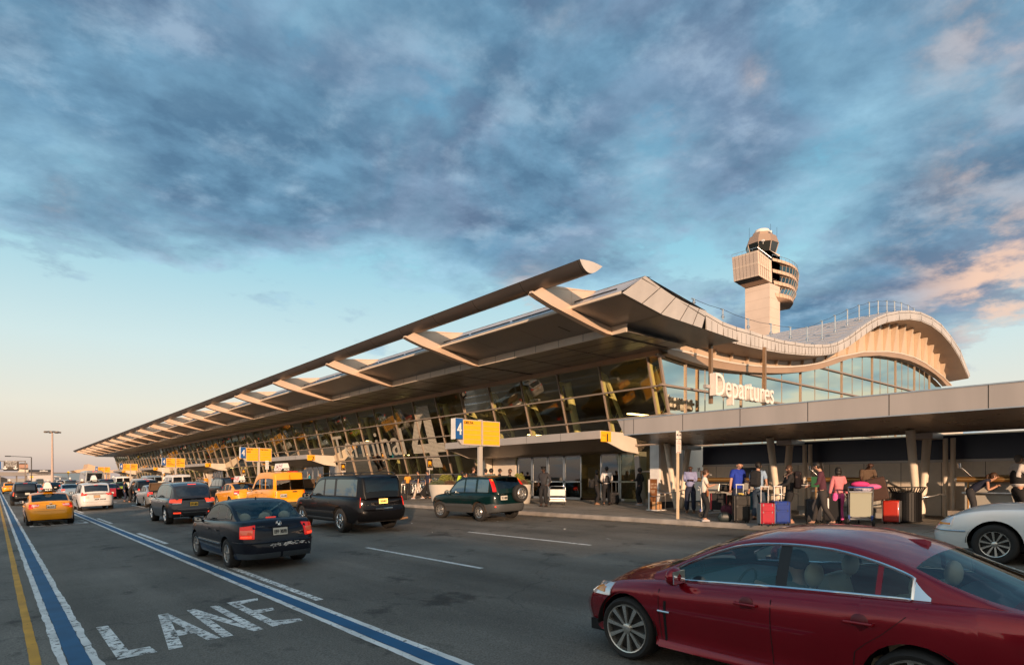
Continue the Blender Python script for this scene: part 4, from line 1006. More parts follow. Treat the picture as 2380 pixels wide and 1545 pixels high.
for z_, r_ in ((1.0, .465), (.85, .37), (.06, .37)):
    g = MB(); g.lathe([(r_ - .012, z_ - .012), (r_ + .014, z_ - .012), (r_ + .014, z_ + .012), (r_ - .012, z_ + .012)], 32, closed=True); g.build('hoop', M_binb, tb, smooth=40)
# ---------------------------------------------------------------- size-check stand
ss = thing('carry_on_size_stand', 'waist-high brown stand reading CARRY-ON SIZE CHECK with clear box', 'stand', (20.1, 15.3, side_z(20.1)))
g = MB(); g.box((0, .0, .02), (.62, .55, .04)); g.build('base', M_white, ss, bevel=.01)
g = MB(); g.box((-.06, .12, .64), (.46, .05, 1.2)); pp = g.build('panel', mat('brown_poster', (.17, .07, .025), .45), ss, bevel=.01)
g = MB(); put_text(g, 'CARRY-ON', (-.25, .093, 1.00), (1, 0, 0), (0, 0, 1), w=.36, h=.07); put_text(g, 'SIZE CHECK', (-.25, .093, .88), (1, 0, 0), (0, 0, 1), w=.38, h=.07)
for r in range(4): g.box((-.1, .092, .80 - r * .035), (.3 - r * .04, .002, .008))
g.build('lettering', M_cream, pp)
g = MB(); g.box((-.08, -.08, .2), (.34, .2, .30)); g.build('sizer_box', mat('clear_orange_box', (.55, .30, .14), .3), ss)
g = MB()
for x, y in ((-.29, .1), (-.29, -.22), (.27, -.22)): g.box((x, y, .3), (.02, .02, .56))
g.box((-.01, -.22, .57), (.58, .02, .02)); g.box((-.29, -.06, .57), (.02, .34, .02)); g.build('frame', M_steel, ss)
g = MB(); g.box((-.31, .12, .62), (.03, .06, 1.2)); g.build('edge_trim', M_white, ss)
# bits of litter on the road
for (x, y) in ((865, 1076), (112, 1092), (1840, 1230), (270, 1170), (910, 1055), (1460, 1140)):
    p = road_pt(929.7 + x / 3.7977, 929.7 + y / 3.7977); r = random.Random(int(x))
    g = MB(); s_ = .05; g.add([(p.x + r.uniform(-s_, s_) * 2, p.y + r.uniform(-s_, s_) * 2, p.z + .006 + r.uniform(0, .03)) for _ in range(4)], [(0, 1, 2), (1, 2, 3)])
    o = g.build('paper_scrap', M_white); tag(o, 'scrap of white paper lying on the grey asphalt', 'litter', 'paper scraps on the road')

# ================================================================ control tower
TW = thing('control_tower', 'tall pinkish concrete airport control tower with glazed cab and curved balconies', 'tower')
M_conc = mat('tower_concrete', (.66, .53, .44), .75, noise=.10, nscale=.12)
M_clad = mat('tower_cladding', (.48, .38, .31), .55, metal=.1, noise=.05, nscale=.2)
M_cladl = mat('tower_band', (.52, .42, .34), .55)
M_tg = mixglass('tower_glass', (.03, .04, .035), (.45, .5, .45), .35, .03)
q4 = lambda x, y: ((2880 + x / 3.358) / 1.721, (880 + y / 3.358) / 1.721)
X0, Y0t = 220.0, 116.3
def TX(x, y, X=X0): return tuple(at_x(*q4(x, y), X))
def TY(x, y, Y=Y0t): return tuple(at_y(*q4(x, y), Y))
# shaft
c = at_x(*q4(667, 860), X0); Ycor = c.y
Lf = at_x(*q4(337, 860), X0).y; Rt = at_y(*q4(805, 1050), Ycor).x
ztop = at_x(*q4(680, 400), X0).z
g = MB(); g.box2((X0, Ycor, -2), (Rt, Lf, ztop)); sh = g.build('shaft', M_conc, TW)
g = MB()
for k in range(14): z = 30 + k * 3.6; g.box2((X0 - .02, Ycor - .02, z), (Rt, Lf, z + .05))
g.build('joint', mat('concrete_joint', (.38, .28, .21), .8), sh)
# office block on the road side
XB = X0 - 3.2
def PB(x, y): return Vector(at_x(*q4(x, y), XB))
A0, A1, A2, A3 = PB(160, 505), PB(503, 405), PB(520, 745), PB(185, 828)
def RB(x, y): return Vector(at_y(*q4(x, y), Ycor - .6))
B1, B2 = RB(690, 548), RB(700, 845)
mid = lambda a, b, t: a.lerp(b, t)
D0 = Vector((Rt - 2, A0.y, A0.z)); D3 = Vector((Rt - 2, A3.y, A3.z))
g = MB(); g.add([A0, A1, A2, A3, B1, B2, Vector((X0 + 4, B1.y + 4, A1.z)), Vector((X0 + 4, A0.y, A0.z)), Vector((X0 + 4, A3.y, A3.z))], [(0, 1, 2, 3), (1, 4, 5, 2), (0, 7, 6, 4, 1), (0, 3, 8, 7)])
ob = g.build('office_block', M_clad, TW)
g = MB()
for t0, t1 in ((0, .09), (.44, .53), (.93, 1.0)):
    for (a, b, c_, d) in ((A0, A1, A2, A3), (A1, B1, B2, A2)):
        off = Vector((-.05, -.03, 0)); g.quad(mid(a, d, t0) + off, mid(b, c_, t0) + off, mid(b, c_, t1) + off, mid(a, d, t1) + off)
g.build('band', M_cladl, ob)
g = MB()
for t in (.12, .27, .41, .54, .69, .84): g.bar(mid(A0, A1, t) + Vector((-.08, 0, 0)), mid(A3, A2, t) + Vector((-.08, 0, 0)), .04, .02, up=(1, 0, 0))
for t in (.15, .3, .45, .6, .75): g.bar(mid(A1, B1, t) + Vector((-.05, -.07, 0)), mid(A2, B2, t) + Vector((-.05, -.07, 0)), .06, .04, up=(0, 1, 0))
g.build('joint', M_joint, ob)
S1 = Vector(at_x(*q4(337, 918), X0)); S2 = Vector(at_x(*q4(667, 835), X0)); S2.z = S1.z
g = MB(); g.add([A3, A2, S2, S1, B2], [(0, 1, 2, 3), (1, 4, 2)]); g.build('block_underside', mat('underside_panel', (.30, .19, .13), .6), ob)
g = MB(); off = Vector((-.06, -.02, -.1)); g.quad(mid(A3, A2, .05) + off, mid(A3, A2, .98) + off, mid(A2, S2, .45) + off, mid(A3, S1, .45) + off); g.build('louvre', M_dark, ob)
g = MB()
for a, b in ((A0, A1), (A1, B1)):
    up = Vector((0, 0, 1.1)); g.bar(a + up, b + up, .12, .12); n = 5
    for i in range(n + 1): g.bar(mid(a, b, i / n), mid(a, b, i / n) + up, .07, .07)
g.build('roof_railing', M_steel, ob)
# curved office floors on the other side
cxr, cyr = X0 + 8.5, Ycor + 3.5
def arc_pts(k, lo, hi):
    """outline of one floor at heights lo..hi; k runs 0..1 round the curve"""
    pass
lv = [(500, 555, 690, 1148, 612), (680, 728, 700, 1135, 762), (832, 880, 716, 1105, 905), (985, 1025, 740, 1035, 1052)]
P0 = [Vector(at_y(*q4(l[2], l[0]), Ycor)) for l in lv]
M_wing = mat('wing_band', (.62, .44, .32), .6)
def curve(xe, z, sx=None):
    """plan curve from the shaft out to the end of the wing; xe: picture column where the wing ends"""
    x0 = at_y(*q4(sx, 600), Ycor).x if sx else X0 + 1.0
    x1 = at_y(*q4(xe, 600), Ycor + 2).x; pts = []
    for i in range(13):
        t = i / 12; pts.append(Vector((x0 + (x1 - x0) * t, Ycor - 2.2 * math.sin(PI * min(1, t * 1.02)) + 5.0 * t ** 2.2, z)))
    return pts
zz = [at_y(*q4(760, y), Ycor).z for y in (535, 570, 680, 722, 830, 872, 985, 1030)]
ends = [1148, 1148, 1140, 1135, 1105, 1100, 1045, 1035]; st_ = [700, 705, 700, 710, 715, 725, 740, 750]
for k in range(4):
    a = curve(ends[2 * k], zz[2 * k], st_[2 * k]); b = curve(ends[2 * k + 1], zz[2 * k + 1], st_[2 * k + 1]); g = MB(); g.grid([a, b]); g.grid([[p, p + Vector((-.5, 6, 0))] for p in a]); g.grid([[p, p + Vector((-.5, 6, 0))] for p in b]); fb = g.build('floor_band', M_wing, TW)
    g = MB()
    for i in range(0, 13): g.bar(a[i] + Vector((0, -.04, 0)), b[i] + Vector((0, -.04, 0)), .05, .05, up=(0, 1, 0))
    g.build('joint', M_joint, fb)
    if k < 3:
        c_ = curve(ends[2 * k + 1] - 4, zz[2 * k + 1], 800 if k else 800); d = curve(ends[2 * k + 2] - 6, zz[2 * k + 2], 790 - 14 * k)
        ins = Vector((0, .5, 0)); c_ = [p + ins for p in c_]; d = [p + ins for p in d]
        g = MB(); g.grid([c_, d]); w_ = g.build('window_band', M_tg, TW); g = MB()
        for i in range(13): g.bar(c_[i] + Vector((0, -.08, 0)), d[i] + Vector((0, -.08, 0)), .16, .12, up=(0, 1, 0))
        for t in (.12, .88): 
            for i in range(12): g.bar(c_[i].lerp(d[i], t) + Vector((0, -.08, 0)), c_[i + 1].lerp(d[i + 1], t) + Vector((0, -.08, 0)), .10, .1)
        g.build('frame', M_clad, w_)
        e1, e2 = Vector((X0 + 3.0, Ycor + 1.5, zz[2 * k + 1])), Vector((X0 + 3.0, Ycor + 1.5, zz[2 * k + 2])); g = MB(); g.quad(e1, c_[1], d[1], e2); g.build('side_pane', M_tg, TW)
a = curve(1035, zz[7], 750); bb = [Vector((X0 + 3 + .28 * (p.x - X0), Ycor + 1 + .5 * (p.y - Ycor), at_y(*q4(805, 1112), Ycor).z)) for p in a]
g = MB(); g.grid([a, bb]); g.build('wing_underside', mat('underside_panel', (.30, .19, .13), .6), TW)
a = curve(1140, zz[0] + 1.2, 700); g = MB()
for i in range(12): g.bar(a[i], a[i + 1], .12, .12)
for i in range(13): g.bar(a[i], a[i] - Vector((0, 0, 1.2)), .07, .07)
g.build('roof_railing', M_steel, TW)
# upper shaft, cab, dome, aerials
g = MB(); c1 = Vector(at_x(*q4(680, 400), X0)); g.add([Vector((X0, Ycor, ztop - 12)), Vector((Rt, Ycor, ztop - 12)), Vector((X0, Ycor, c1.z)), Vector((Rt, Ycor, at_y(*q4(805, 495), Ycor).z)), Vector((X0, Lf, ztop - 12)), Vector((X0, Lf, c1.z))], [(0, 1, 3, 2), (0, 2, 5, 4)]); g.build('stair_head', M_conc, TW)
ctr = Vector((X0 + 5.6, Ycor + 6.0, 0)); sc_ = (FPX / (ctr.x * SN + ctr.y * CS)); pz = lambda y: CAM_Z + (HY - q4(0, y)[1]) / sc_
def octo(r, z, n=8): return [(ctr.x + r * math.cos(2 * PI * (i + .35) / n), ctr.y + r * math.sin(2 * PI * (i + .35) / n), z) for i in range(n)]
g = MB(); g.grid([octo(4.9, pz(470)), octo(5.9, pz(352))], close=True); cg = g.build('cab_glass', M_tg, TW)
g = MB()
for a, b in zip(octo(4.95, pz(470)), octo(5.95, pz(352))): g.bar(a, b, .22, .22)
g.build('frame', M_clad, cg)
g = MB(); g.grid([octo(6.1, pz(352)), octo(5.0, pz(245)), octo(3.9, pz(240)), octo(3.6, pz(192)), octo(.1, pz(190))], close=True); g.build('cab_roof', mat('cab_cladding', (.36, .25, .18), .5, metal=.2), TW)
g = MB(); g.lathe([(2.75, pz(198)), (2.8, pz(165)), (2.55, pz(145)), (1.6, pz(137)), (0, pz(134))], 24, c=(ctr.x, ctr.y, 0)); g.build('radome', mat('radome_white', (.78, .68, .60), .5), TW, smooth=50)
g = MB(); g.tube([(ctr.x - 1.2, ctr.y - 3.9, pz(212)), (ctr.x - 1.3, ctr.y - 4.3, pz(212))], .45, 14); g.build('dish', M_white, TW, smooth=40)
for dx, dy, zt in ((-3.6, 3.2, 105), (2.6, -2.0, 50), (4.0, -3.8, 100), (3.0, -2.6, 160)):
    g = MB(); g.tube([(ctr.x + dx, ctr.y + dy, pz(260)), (ctr.x + dx, ctr.y + dy, pz(zt))], .05, 5); g.build('aerial', M_dark, TW)
g = MB(); g.box((X0 - 1, Ycor + 2, pz(375)), (.8, .8, .6)); g.tube([(X0 - 1, Ycor + 2, pz(420)), (X0 - 1, Ycor + 2, pz(375))], .08, 6); g.build('roof_box', M_white, TW)
# ================================================================ far things beyond the road
def far_box(name, pts, Y, m, depth=6):
    g = MB(); P = [at_y(x, y, Y) for x, y in pts]; g.prism([(p.x, p.z) for p in P], 'y', Y, Y + depth); return g
w1 = lambda x, y: (x / 5.15 / 1.721, (1780 + y / 5.15) / 1.721)       # first close view
M_gant = mat('gantry_steel', (.20, .165, .14), .6, metal=.2); M_brown = mat('brown_sign', (.075, .055, .04), .5)
# overhead gantry sign
GY = 190.0
gs = thing('gantry_sign', 'overhead brown road sign reading Airport Exit on a steel gantry', 'sign')
g = far_box('panel', [w1(75, 338), w1(392, 338), w1(392, 492), w1(75, 492)], GY, None, .3); sg = g.build('panel', M_brown, gs)
g = MB()
o_ = at_y(*w1(112, 375), GY - .05); e_ = at_y(*w1(345, 375), GY - .05); put_text(g, 'Airport Exit', o_, (1, 0, 0), (0, 0, 1), w=e_.x - o_.x, h=.75)
for yy, tx in ((397, 'Long Term Parking'), (422, 'Rental Car Stations'), (446, 'Other Terminals')):
    o_ = at_y(*w1(118, yy), GY - .05); put_text(g, tx, o_, (1, 0, 0), (0, 0, 1), w=(e_.x - o_.x), h=.42)
for xx in (105, 318):
    o_ = at_y(*w1(xx, 465), GY - .05); g.add([(o_.x - .5, GY - .05, o_.z), (o_.x + .5, GY - .05, o_.z), (o_.x, GY - .05, o_.z - .55)], [(0, 1, 2)]); g.box((o_.x, GY - .05, o_.z + .2), (.25, .01, .5))
g.build('lettering', M_white, sg)
g = far_box('p', [w1(-160, 335), w1(20, 335), w1(20, 487), w1(-160, 487)], GY, None, .3); g.build('blue_panel', M_blue, gs)
for ya, yb in ((320, 333), (488, 496)):
    g = far_box('b', [w1(-260, ya), w1(525, ya), w1(525, yb), w1(-260, yb)], GY + .5, None, .6); g.build('beam', M_gant, gs)
for xa, xb in ((510, 530), (-200, -180)):
    g = far_box('c', [w1(xa, 322), w1(xb, 322), w1(xb, 735), w1(xa, 735)], GY + .5, None, .6); g.build('leg', M_gant, gs)
g = far_box('l', [w1(68, 494), w1(395, 494), w1(395, 525), w1(68, 525)], GY - .6, None, .3); g.build('walkway', M_dark, gs)
# viaduct with a building behind
vd = thing('elevated_track', 'grey elevated train track crossing behind the gantry sign', 'viaduct')
g = far_box('d', [w1(-400, 545), w1(560, 555), w1(560, 632), w1(-400, 632)], 290, None, 9); g.build('deck', mat('viaduct_concrete', (.26, .235, .22), .8, noise=.1, nscale=.1), vd)
for xa in (0, 345, 545, -180): g = far_box('p', [w1(xa - 12, 632), w1(xa + 14, 632), w1(xa + 14, 800), w1(xa - 12, 800)], 291, None, 4); g.build('pier', M_gant, vd)
g = far_box('d', [w1(560, 555), w1(2200, 566), w1(2200, 574), w1(560, 574)], 300, None, 7); g.build('deck', M_gant, vd)
# tan building with louvres
tb_ = thing('brick_block', 'low pinkish brick block seen past the end of the gantry', 'building')
g = far_box('w', [w1(385, 392), w1(580, 392), w1(580, 470), w1(385, 470)], 320, None, 14); g.build('wall', mat('pink_brick', (.42, .24, .17), .8), tb_)
g = far_box('w', [w1(410, 368), w1(565, 368), w1(565, 392), w1(410, 392)], 322, None, 10); g.build('louvre', M_dark, tb_)
g = far_box('w', [w1(380, 470), w1(585, 470), w1(585, 552), w1(380, 552)], 323, None, 10); g.build('lower_wall', M_cream, tb_)
# black trapezoid terminal roof with writing
jb = thing('dark_roof_terminal', 'low terminal with a wide dark roof fascia reading jetBlue', 'building')
g = far_box('f', [w1(590, 503), w1(1062, 503), w1(1045, 565), w1(640, 560)], 420, None, 30); fo = g.build('fascia', mat('dark_fascia', (.02, .025, .035), .5), jb)
g = MB(); o_ = at_y(*w1(822, 545), 419.8); e_ = at_y(*w1(982, 545), 419.8); put_text(g, 'jetBlue', o_, (1, 0, 0), (0, 0, 1), w=e_.x - o_.x, h=at_y(*w1(822, 512), 419.8).z - o_.z, bold=.15); g.build('lettering', M_white, fo)
g = far_box('f', [w1(600, 560), w1(1070, 560), w1(1070, 615), w1(600, 615)], 425, None, 25); g.build('wall', M_alu, jb)
# long low white roof and blue-grey hall
hs = thing('white_shell_building', 'far low building with a pale curved shell roof', 'building')
g = MB(); P = [at_y(*w1(x, y), 470) for x, y in [(575, 600), (700, 597), (850, 600), (1000, 612), (1150, 632), (1290, 650), (1380, 668), (1380, 740), (575, 740)]]; g.prism([(p.x, p.z) for p in P], 'y', 470, 520); g.build('shell', mat('pale_shell', (.50, .47, .45), .6), hs)
h2 = thing('blue_grey_hall', 'long low blue-grey hall along the horizon behind the traffic', 'building')
g = far_box('f', [w1(1060, 572), w1(1700, 580), w1(1700, 720), w1(1060, 720)], 520, None, 30); g.build('wall', mat('blue_grey_wall', (.13, .19, .25), .7), h2)
h3 = thing('grey_dark_hall', 'dark low hall below the elevated track', 'building')
g = far_box('f', [w1(-300, 640), w1(60, 655), w1(180, 700), w1(180, 760), w1(-300, 760)], 500, None, 30); g.build('wall', M_dark, h3)
h4 = thing('site_fence', 'far grey mesh fence under the elevated track', 'fence')
g = far_box('f', [w1(150, 685), w1(600, 685), w1(600, 755), w1(150, 755)], 400, None, .4); g.build('panel', mat('fence_grey', (.30, .28, .26), .8), h4)
# winged pavilion beyond the terminal
pv = thing('winged_pavilion', 'tan pavilion with an upswept roof beyond the end of the terminal', 'building')
M_pv = mat('pavilion_tan', (.56, .38, .24), .7)
g = far_box('f', [w1(1822, 383), w1(1965, 432), w1(2010, 520), w1(1700, 570), w1(1580, 560), w1(1515, 522), w1(1640, 500), w1(1770, 485), w1(1800, 470)], 300, None, 16); g.build('roof', M_pv, pv)
for xa in (1660, 1690, 1720): g = far_box('c', [w1(xa, 560), w1(xa + 12, 560), w1(xa + 12, 690), w1(xa, 690)], 303, None, 2); g.build('column', M_pv, pv)
for xa, xb in ((2150, 2185), (2215, 2235), (2250, 2270)): g = far_box('c', [w1(xa, 560), w1(xb, 560), w1(xb, 700), w1(xa, 700)], 302, None, 2); g.build('column', M_pv, pv)
g = far_box('f', [w1(2000, 525), w1(2600, 500), w1(2600, 560), w1(2000, 575)], 305, None, 12); g.build('wing', M_pv, pv)
# lamps
def lampmast():
    Y = 235.0; B = at_y(*(121.6, 1119), Y); t = thing('mast_light', 'tall slender floodlight mast with a ring of lamps against the sky', 'lamp', (B.x, Y, 0))
    zt = at_y(121.6, 1002, Y).z
    g = MB(); g.tube([(0, 0, -.5), (0, 0, zt)], [.42, .22], 10); g.build('pole', mat('weathered_mast', (.45, .33, .27), .6), t, smooth=50)
    g = MB(); g.lathe([(1.4, zt - .2), (1.5, zt - .2), (1.5, zt), (1.4, zt)], 16, closed=True); g.bar((-1.5, 0, zt - .1), (1.5, 0, zt - .1), .12); g.bar((0, -1.5, zt - .1), (0, 1.5, zt - .1), .12); g.build('ring', M_dark, t)
    for k in range(7):
        a = 2 * PI * k / 7; g = MB(); g.box((1.75 * math.cos(a), 1.75 * math.sin(a), zt - .25), (.85, .7, .45), rz=a); g.build('lamp', M_gant, t, bevel=.05)
lampmast()
Y = 150.0; B = at_y(73, 1119, Y); zt = at_y(73, 1062, Y).z; t = thing('street_lamp', 'dark single-arm street lamp at the far left of the road', 'lamp', (B.x, Y, 0))
g = MB(); g.tube([(0, 0, -.3), (0, 0, zt)], .09, 8); g.build('pole', M_dark, t); g = MB(); g.tube([(0, 0, zt), (-2.5, 0, zt + .1), (-3.2, 0, zt + .1)], .055, 6); g.build('arm', M_dark, t)
g = MB(); g.box((-3.5, 0, zt + .1), (.9, .3, .18)); g.build('lamp_head', M_dark, t, bevel=.05)
def diamond(px, py, ptop, Y, lab, arrow):
    c = at_y(px, py, Y); r = abs(at_y(px, ptop, Y).z - c.z); t = thing('warning_sign', lab, 'sign', (c.x, Y, 0), group='yellow diamond road signs')
    g = MB(); g.prism([(0, c.z - r), (r, c.z), (0, c.z + r), (-r, c.z)], 'y', 0, .03); p = g.build('plate', mat('bright_yellow', (.95, .58, .02), .5), t)
    g = MB(); g.tube([(0, .07, 0), (0, .07, c.z)], .05, 6); g.build('post', M_gant, t)
    if arrow:
        g = MB(); g.box((0, -.01, c.z - .1), (r * .9, .01, r * .16)); g.add([(-r * .55, -.01, c.z - .1), (-r * .2, -.01, c.z + r * .25), (-r * .2, -.01, c.z - .1 - r * .3)], [(0, 1, 2)]); g.build('arrow', M_ink, p)
        g = MB(); g.box((0, .0, c.z - r * 1.35), (r * .8, .03, r * .6)); g.build('speed_plate', M_yellow, t)
diamond(*w1(652, 652), w1(0, 617)[1], 175, 'plain yellow diamond sign at the foot of the street lamp', False)
diamond(*w1(1407, 562), w1(0, 532)[1], 205, 'yellow diamond sign with a black arrow above the traffic', True)

# ================================================================ unseen block added behind the camera to shade the near lanes
pk = thing('car_park', 'long low concrete car park on the far side of the road', 'building')
M_pk = mat('car_park_concrete', (.30, .28, .26), .85, noise=.15, nscale=.2)
for (ya, yb, zt) in ((-53.5, -15, 9.9), (-150, -55.5, 12.2)):
    g = MB(); g.box2((-45, ya, -1), (-25.6, yb, zt - .4)); b = g.build('deck_block', mat('dark_deck', (.05, .05, .05), .9), pk)
    z = zt
    while z > 0: g = MB(); g.box2((-45.2, ya - .1, z - 1.2), (-25, yb + .1, z)); g.build('parapet', M_pk, b); z -= 3.1

# ================================================================ vehicles
M_paintglass = mixglass('tinted_car_glass', (.06, .065, .065), (.8, .85, .88), .06, .015, .12)
M_sideglass = mixglass('side_window_glass', (.05, .055, .055), (.75, .88, .92), .22, .015, .35)
M_darkglass = mat('privacy_glass', (.008, .009, .011), .04, spec=.9, coat=1.0)
M_clearglass = mixglass('clear_car_glass', (.60, .70, .70), (.80, .92, .95), .07, .01, .12)
M_seat = mat('beige_leather', (.55, .45, .32), .6); M_cabin = mat('cabin_trim', (.03, .028, .026), .7); M_seatd = mat('dark_seat', (.10, .08, .065), .7)
M_gap = mat('shut_line', (.004, .004, .004), .9)
M_rim = mat('alloy_rim', (.50, .49, .47), .28, metal=.85); M_rimd = mat('brake_shadow', (.02, .018, .016), .8)  # bright alloy for rims, near-black for brake discs and rim holes
M_lens = mat('lamp_lens', (.72, .72, .74), .08, metal=.3, coat=1.0)
M_glow = mat('lit_plate', (1, .7, .2), .4, emit=(1, .55, .12), estr=1.2)
def paint(name, c, rough=.35, metal=.0, dirt=.08): return mat(name, c, rough, metal=metal, coat=.45 if max(c) < .04 else 1.0, noise=dirt, nscale=1.4, spec=.1 if max(c) < .04 else .25)
def cubic(pts, x):
    """smooth curve through points"""
    if x <= pts[0][0]: return pts[0][1]
    if x >= pts[-1][0]: return pts[-1][1]
    for i in range(len(pts) - 1):
        if pts[i][0] <= x <= pts[i + 1][0]: break
    x0, y0 = pts[i]; x1, y1 = pts[i + 1]; h = x1 - x0
    m = []
    for j in (i, i + 1):
        if 0 < j < len(pts) - 1:
            a = (pts[j][1] - pts[j - 1][1]) / (pts[j][0] - pts[j - 1][0]); b = (pts[j + 1][1] - pts[j][1]) / (pts[j + 1][0] - pts[j][0])
            m.append(0 if a * b <= 0 else 2 * a * b / (a + b))
        else: m.append((y1 - y0) / h)
    t = (x - x0) / h; t2, t3 = t * t, t ** 3
    return (2 * t3 - 3 * t2 + 1) * y0 + (t3 - 2 * t2 + t) * h * m[0] + (-2 * t3 + 3 * t2) * y1 + (t3 - t2) * h * m[1]
class Car:
    """a car in its own space: y forward, origin on the ground under the middle of the rear axle"""
    def __init__(s, name, label, p, **k):
        s.k = k; s.Wd = k['w'] / 2; s.y0 = -k['ro']; s.y1 = k['wb'] + k['fo']; s.L2 = (s.y1 - s.y0) / 2; s.yc = (s.y0 + s.y1) / 2
        s.R = k['R']; s.wb = k['wb']; s.sill = k.get('sill', .22); s.top = k['top']; s.n = k.get('n', 6.5); s.Ra = s.R * 1.13 + .02
        s.rear = k['rear']; s.front = k['front']; s.side = k.get('side', [(0, -.07), (.25, -.025), (.55, 0), (.8, -.015), (1, -.05)])
        s.paint = p; s.shr = k.get('shr', .06); s.hi = k.get('hi', False)
        s.t = thing(name, label, k.get('cat', 'car'), group=k.get('group'))
    def base(s, phi, n=None):
        n = n or s.n
        c, q = math.cos(phi), math.sin(phi)
        return (s.Wd * abs(c) ** (2 / n), s.L2 * math.copysign(abs(q) ** (2 / n), q))
    def phix(s, x, end): c = (min(abs(x), s.Wd) / s.Wd) ** (s.n / 2); return end * math.acos(c)
    def phiy(s, y): q = (min(abs(y - s.yc), s.L2) / s.L2) ** (s.n / 2); return math.copysign(math.asin(q), y - s.yc)
    def ztop(s, y): return cubic(s.top, y)
    def pos(s, phi, z, off=0.0, left=True):
        bx, by = s.base(phi); y = by + s.yc; zt = s.ztop(y)
        f = max(0, min(1, (z - s.sill) / max(zt - s.sill, .1)))
        fx = cubic(s.side, f); d = zt - z; ins = 0
        if d < s.shr: q = 1 - d / s.shr; ins = s.shr * .9 * (1 - math.sqrt(max(0, 1 - q * q)))
        endw = abs(by / s.L2) ** 5
        prof = s.rear if by < 0 else s.front
        ey = cubic(prof, z) * endw
        cw = max(0, 1 - endw)
        x = bx + (fx * (bx / s.Wd)) - ins * (.35 + .65 * cw)
        x -= s.k.get('plan', .03) * (abs(by) / s.L2) ** 2.5 * (bx / s.Wd)
        y2 = y + ey + (ins * endw * (1 if by < 0 else -1)) * .9
        # outward normal, roughly
        nx = abs(math.cos(phi)) ** (2 - 2 / s.n); ny = abs(math.sin(phi)) ** (2 - 2 / s.n) * (1 if by > 0 else -1); l = math.hypot(nx, ny)
        x += off * nx / l; y2 += off * ny / l
        return Vector((-x if left else x, y2, z))
    def zbot(s, y):
        z = s.sill + (s.k.get('tuck', .05) if (y < s.y0 + .35 or y > s.y1 - .3) else 0)
        for yw in (0, s.wb):
            d = abs(y - yw)
            if d < s.Ra: z = max(z, s.R + math.sqrt(max(0, s.Ra ** 2 - d * d)))
        return z
    def body(s):
        k = s.k; cols = []
        ex = [s.Wd * t for t in (.02, .2, .4, .6, .75, .86)]
        for x in ex: cols.append(s.phix(x, -1))
        p0 = s.phix(s.Wd * .86, -1); ylo, yhi = s.y0 + .22, s.y1 - .22; pa, pb = s.phiy(ylo), s.phiy(yhi)
        for i in range(1, 6): cols.append(p0 + (pa - p0) * i / 6)
        ys_ = [ylo + (yhi - ylo) * i / 22 for i in range(23)]
        for yw in (0, s.wb):
            ys_ = [y for y in ys_ if abs(y - yw) > s.Ra + .02]
            ys_ += [yw + s.Ra * math.cos(PI * i / 14) * (.9995) for i in range(15)] + [yw - s.Ra - .004, yw + s.Ra + .004]
        ys_ = sorted(y for y in ys_ if ylo <= y <= yhi)
        cols += [s.phiy(y) for y in ys_]
        p1 = s.phix(s.Wd * .86, 1)
        for i in range(1, 6): cols.append(pb + (p1 - pb) * i / 6)
        for x in reversed(ex): cols.append(s.phix(x, 1))
        rows_t = [0, .06, .16, .3, .45, .6, .72, .82, .90, .95, .98, 1]
        g = MB(); g.cur = 0
        half = []
        for c in cols:
            y = s.base(c)[1] + s.yc; zb, zt = s.zbot(y), s.ztop(y)
            half.append([s.pos(c, zb + (zt - zb) * t) for t in rows_t])
        R_ = [[Vector((-p.x, p.y, p.z)) for p in col] for col in half]
        cut = k.get('cladding', 0)
        ring = half + R_[::-1]; nr = len(ring)
        for i in range(nr):
            a, b = ring[i], ring[(i + 1) % nr]; rr = [(a[j], b[j]) for j in range(len(rows_t))]
            for j in range(len(rows_t) - 1):
                zm = (rr[j][0].z + rr[j + 1][0].z) / 2
                g.quad(rr[j][0], rr[j][1], rr[j + 1][1], rr[j + 1][0], 1 if zm < cut else 0)
        fr = [-1, -.85, -.6, -.3, 0, .3, .6, .85, 1]; crown = k.get('crown', [(s.y0, .01), (s.y1, .01)])
        g0, g1 = k['gh'][0][0] + .12, k['gh'][-1][0] - .12; rows = []
        for col in half:
            p = col[-1]; cr = cubic(crown, p.y) * min(1, abs(p.x) / (s.Wd * .7)) ; rows.append([(p.x * -f, p.y, p.z + cr * (1 - f * f)) for f in fr])
        for i in range(len(rows) - 1):
            ym = (rows[i][0][1] + rows[i + 1][0][1]) / 2
            if s.hi and g0 < ym < g1: continue
            for j in range(8): g.quad(rows[i][j], rows[i][j + 1], rows[i + 1][j + 1], rows[i + 1][j], 0)
        s.gbody = g
        s.crownf = lambda y, x: cubic(crown, y) * (1 - min(1, (x / (s.Wd * .9)) ** 2))
    def finish_body(s):
        s.bodyo = s.gbody.build('body', [s.paint, s.k.get('cladmat', M_black), M_gap, M_chrome, M_white], s.t, smooth=38, weld=True); return s.bodyo
    def patch(s, g, x_or_phi0, phi1, z0, z1, off=.008, left=True, mi=None, n=8):
        """a raised piece lying on the body skin; z0, z1 numbers or (start, end) pairs"""
        a, b = x_or_phi0, phi1
        Z = lambda z, t: z if isinstance(z, (int, float)) else z[0] + (z[1] - z[0]) * t
        outer = []
        for i in range(n + 1):
            t = i / n; ph = a + (b - a) * t; zz0, zz1 = Z(z0, t), Z(z1, t)
            e = 0.0 if i in (0, n) else off
            outer.append([s.pos(ph, zz0, -.004, left), s.pos(ph, zz0, off, left), s.pos(ph, (zz0 + zz1) / 2, off * 1.25, left), s.pos(ph, zz1, off, left), s.pos(ph, zz1, -.004, left)])
        if not left: outer = outer[::-1]
        g.grid([outer[0][:1] * 5] + outer + [outer[-1][:1] * 5] if False else outer, mi)
        for e in (outer[0], outer[-1]): g.add(e, [(0, 1, 2, 3, 4)], mi)
        return g
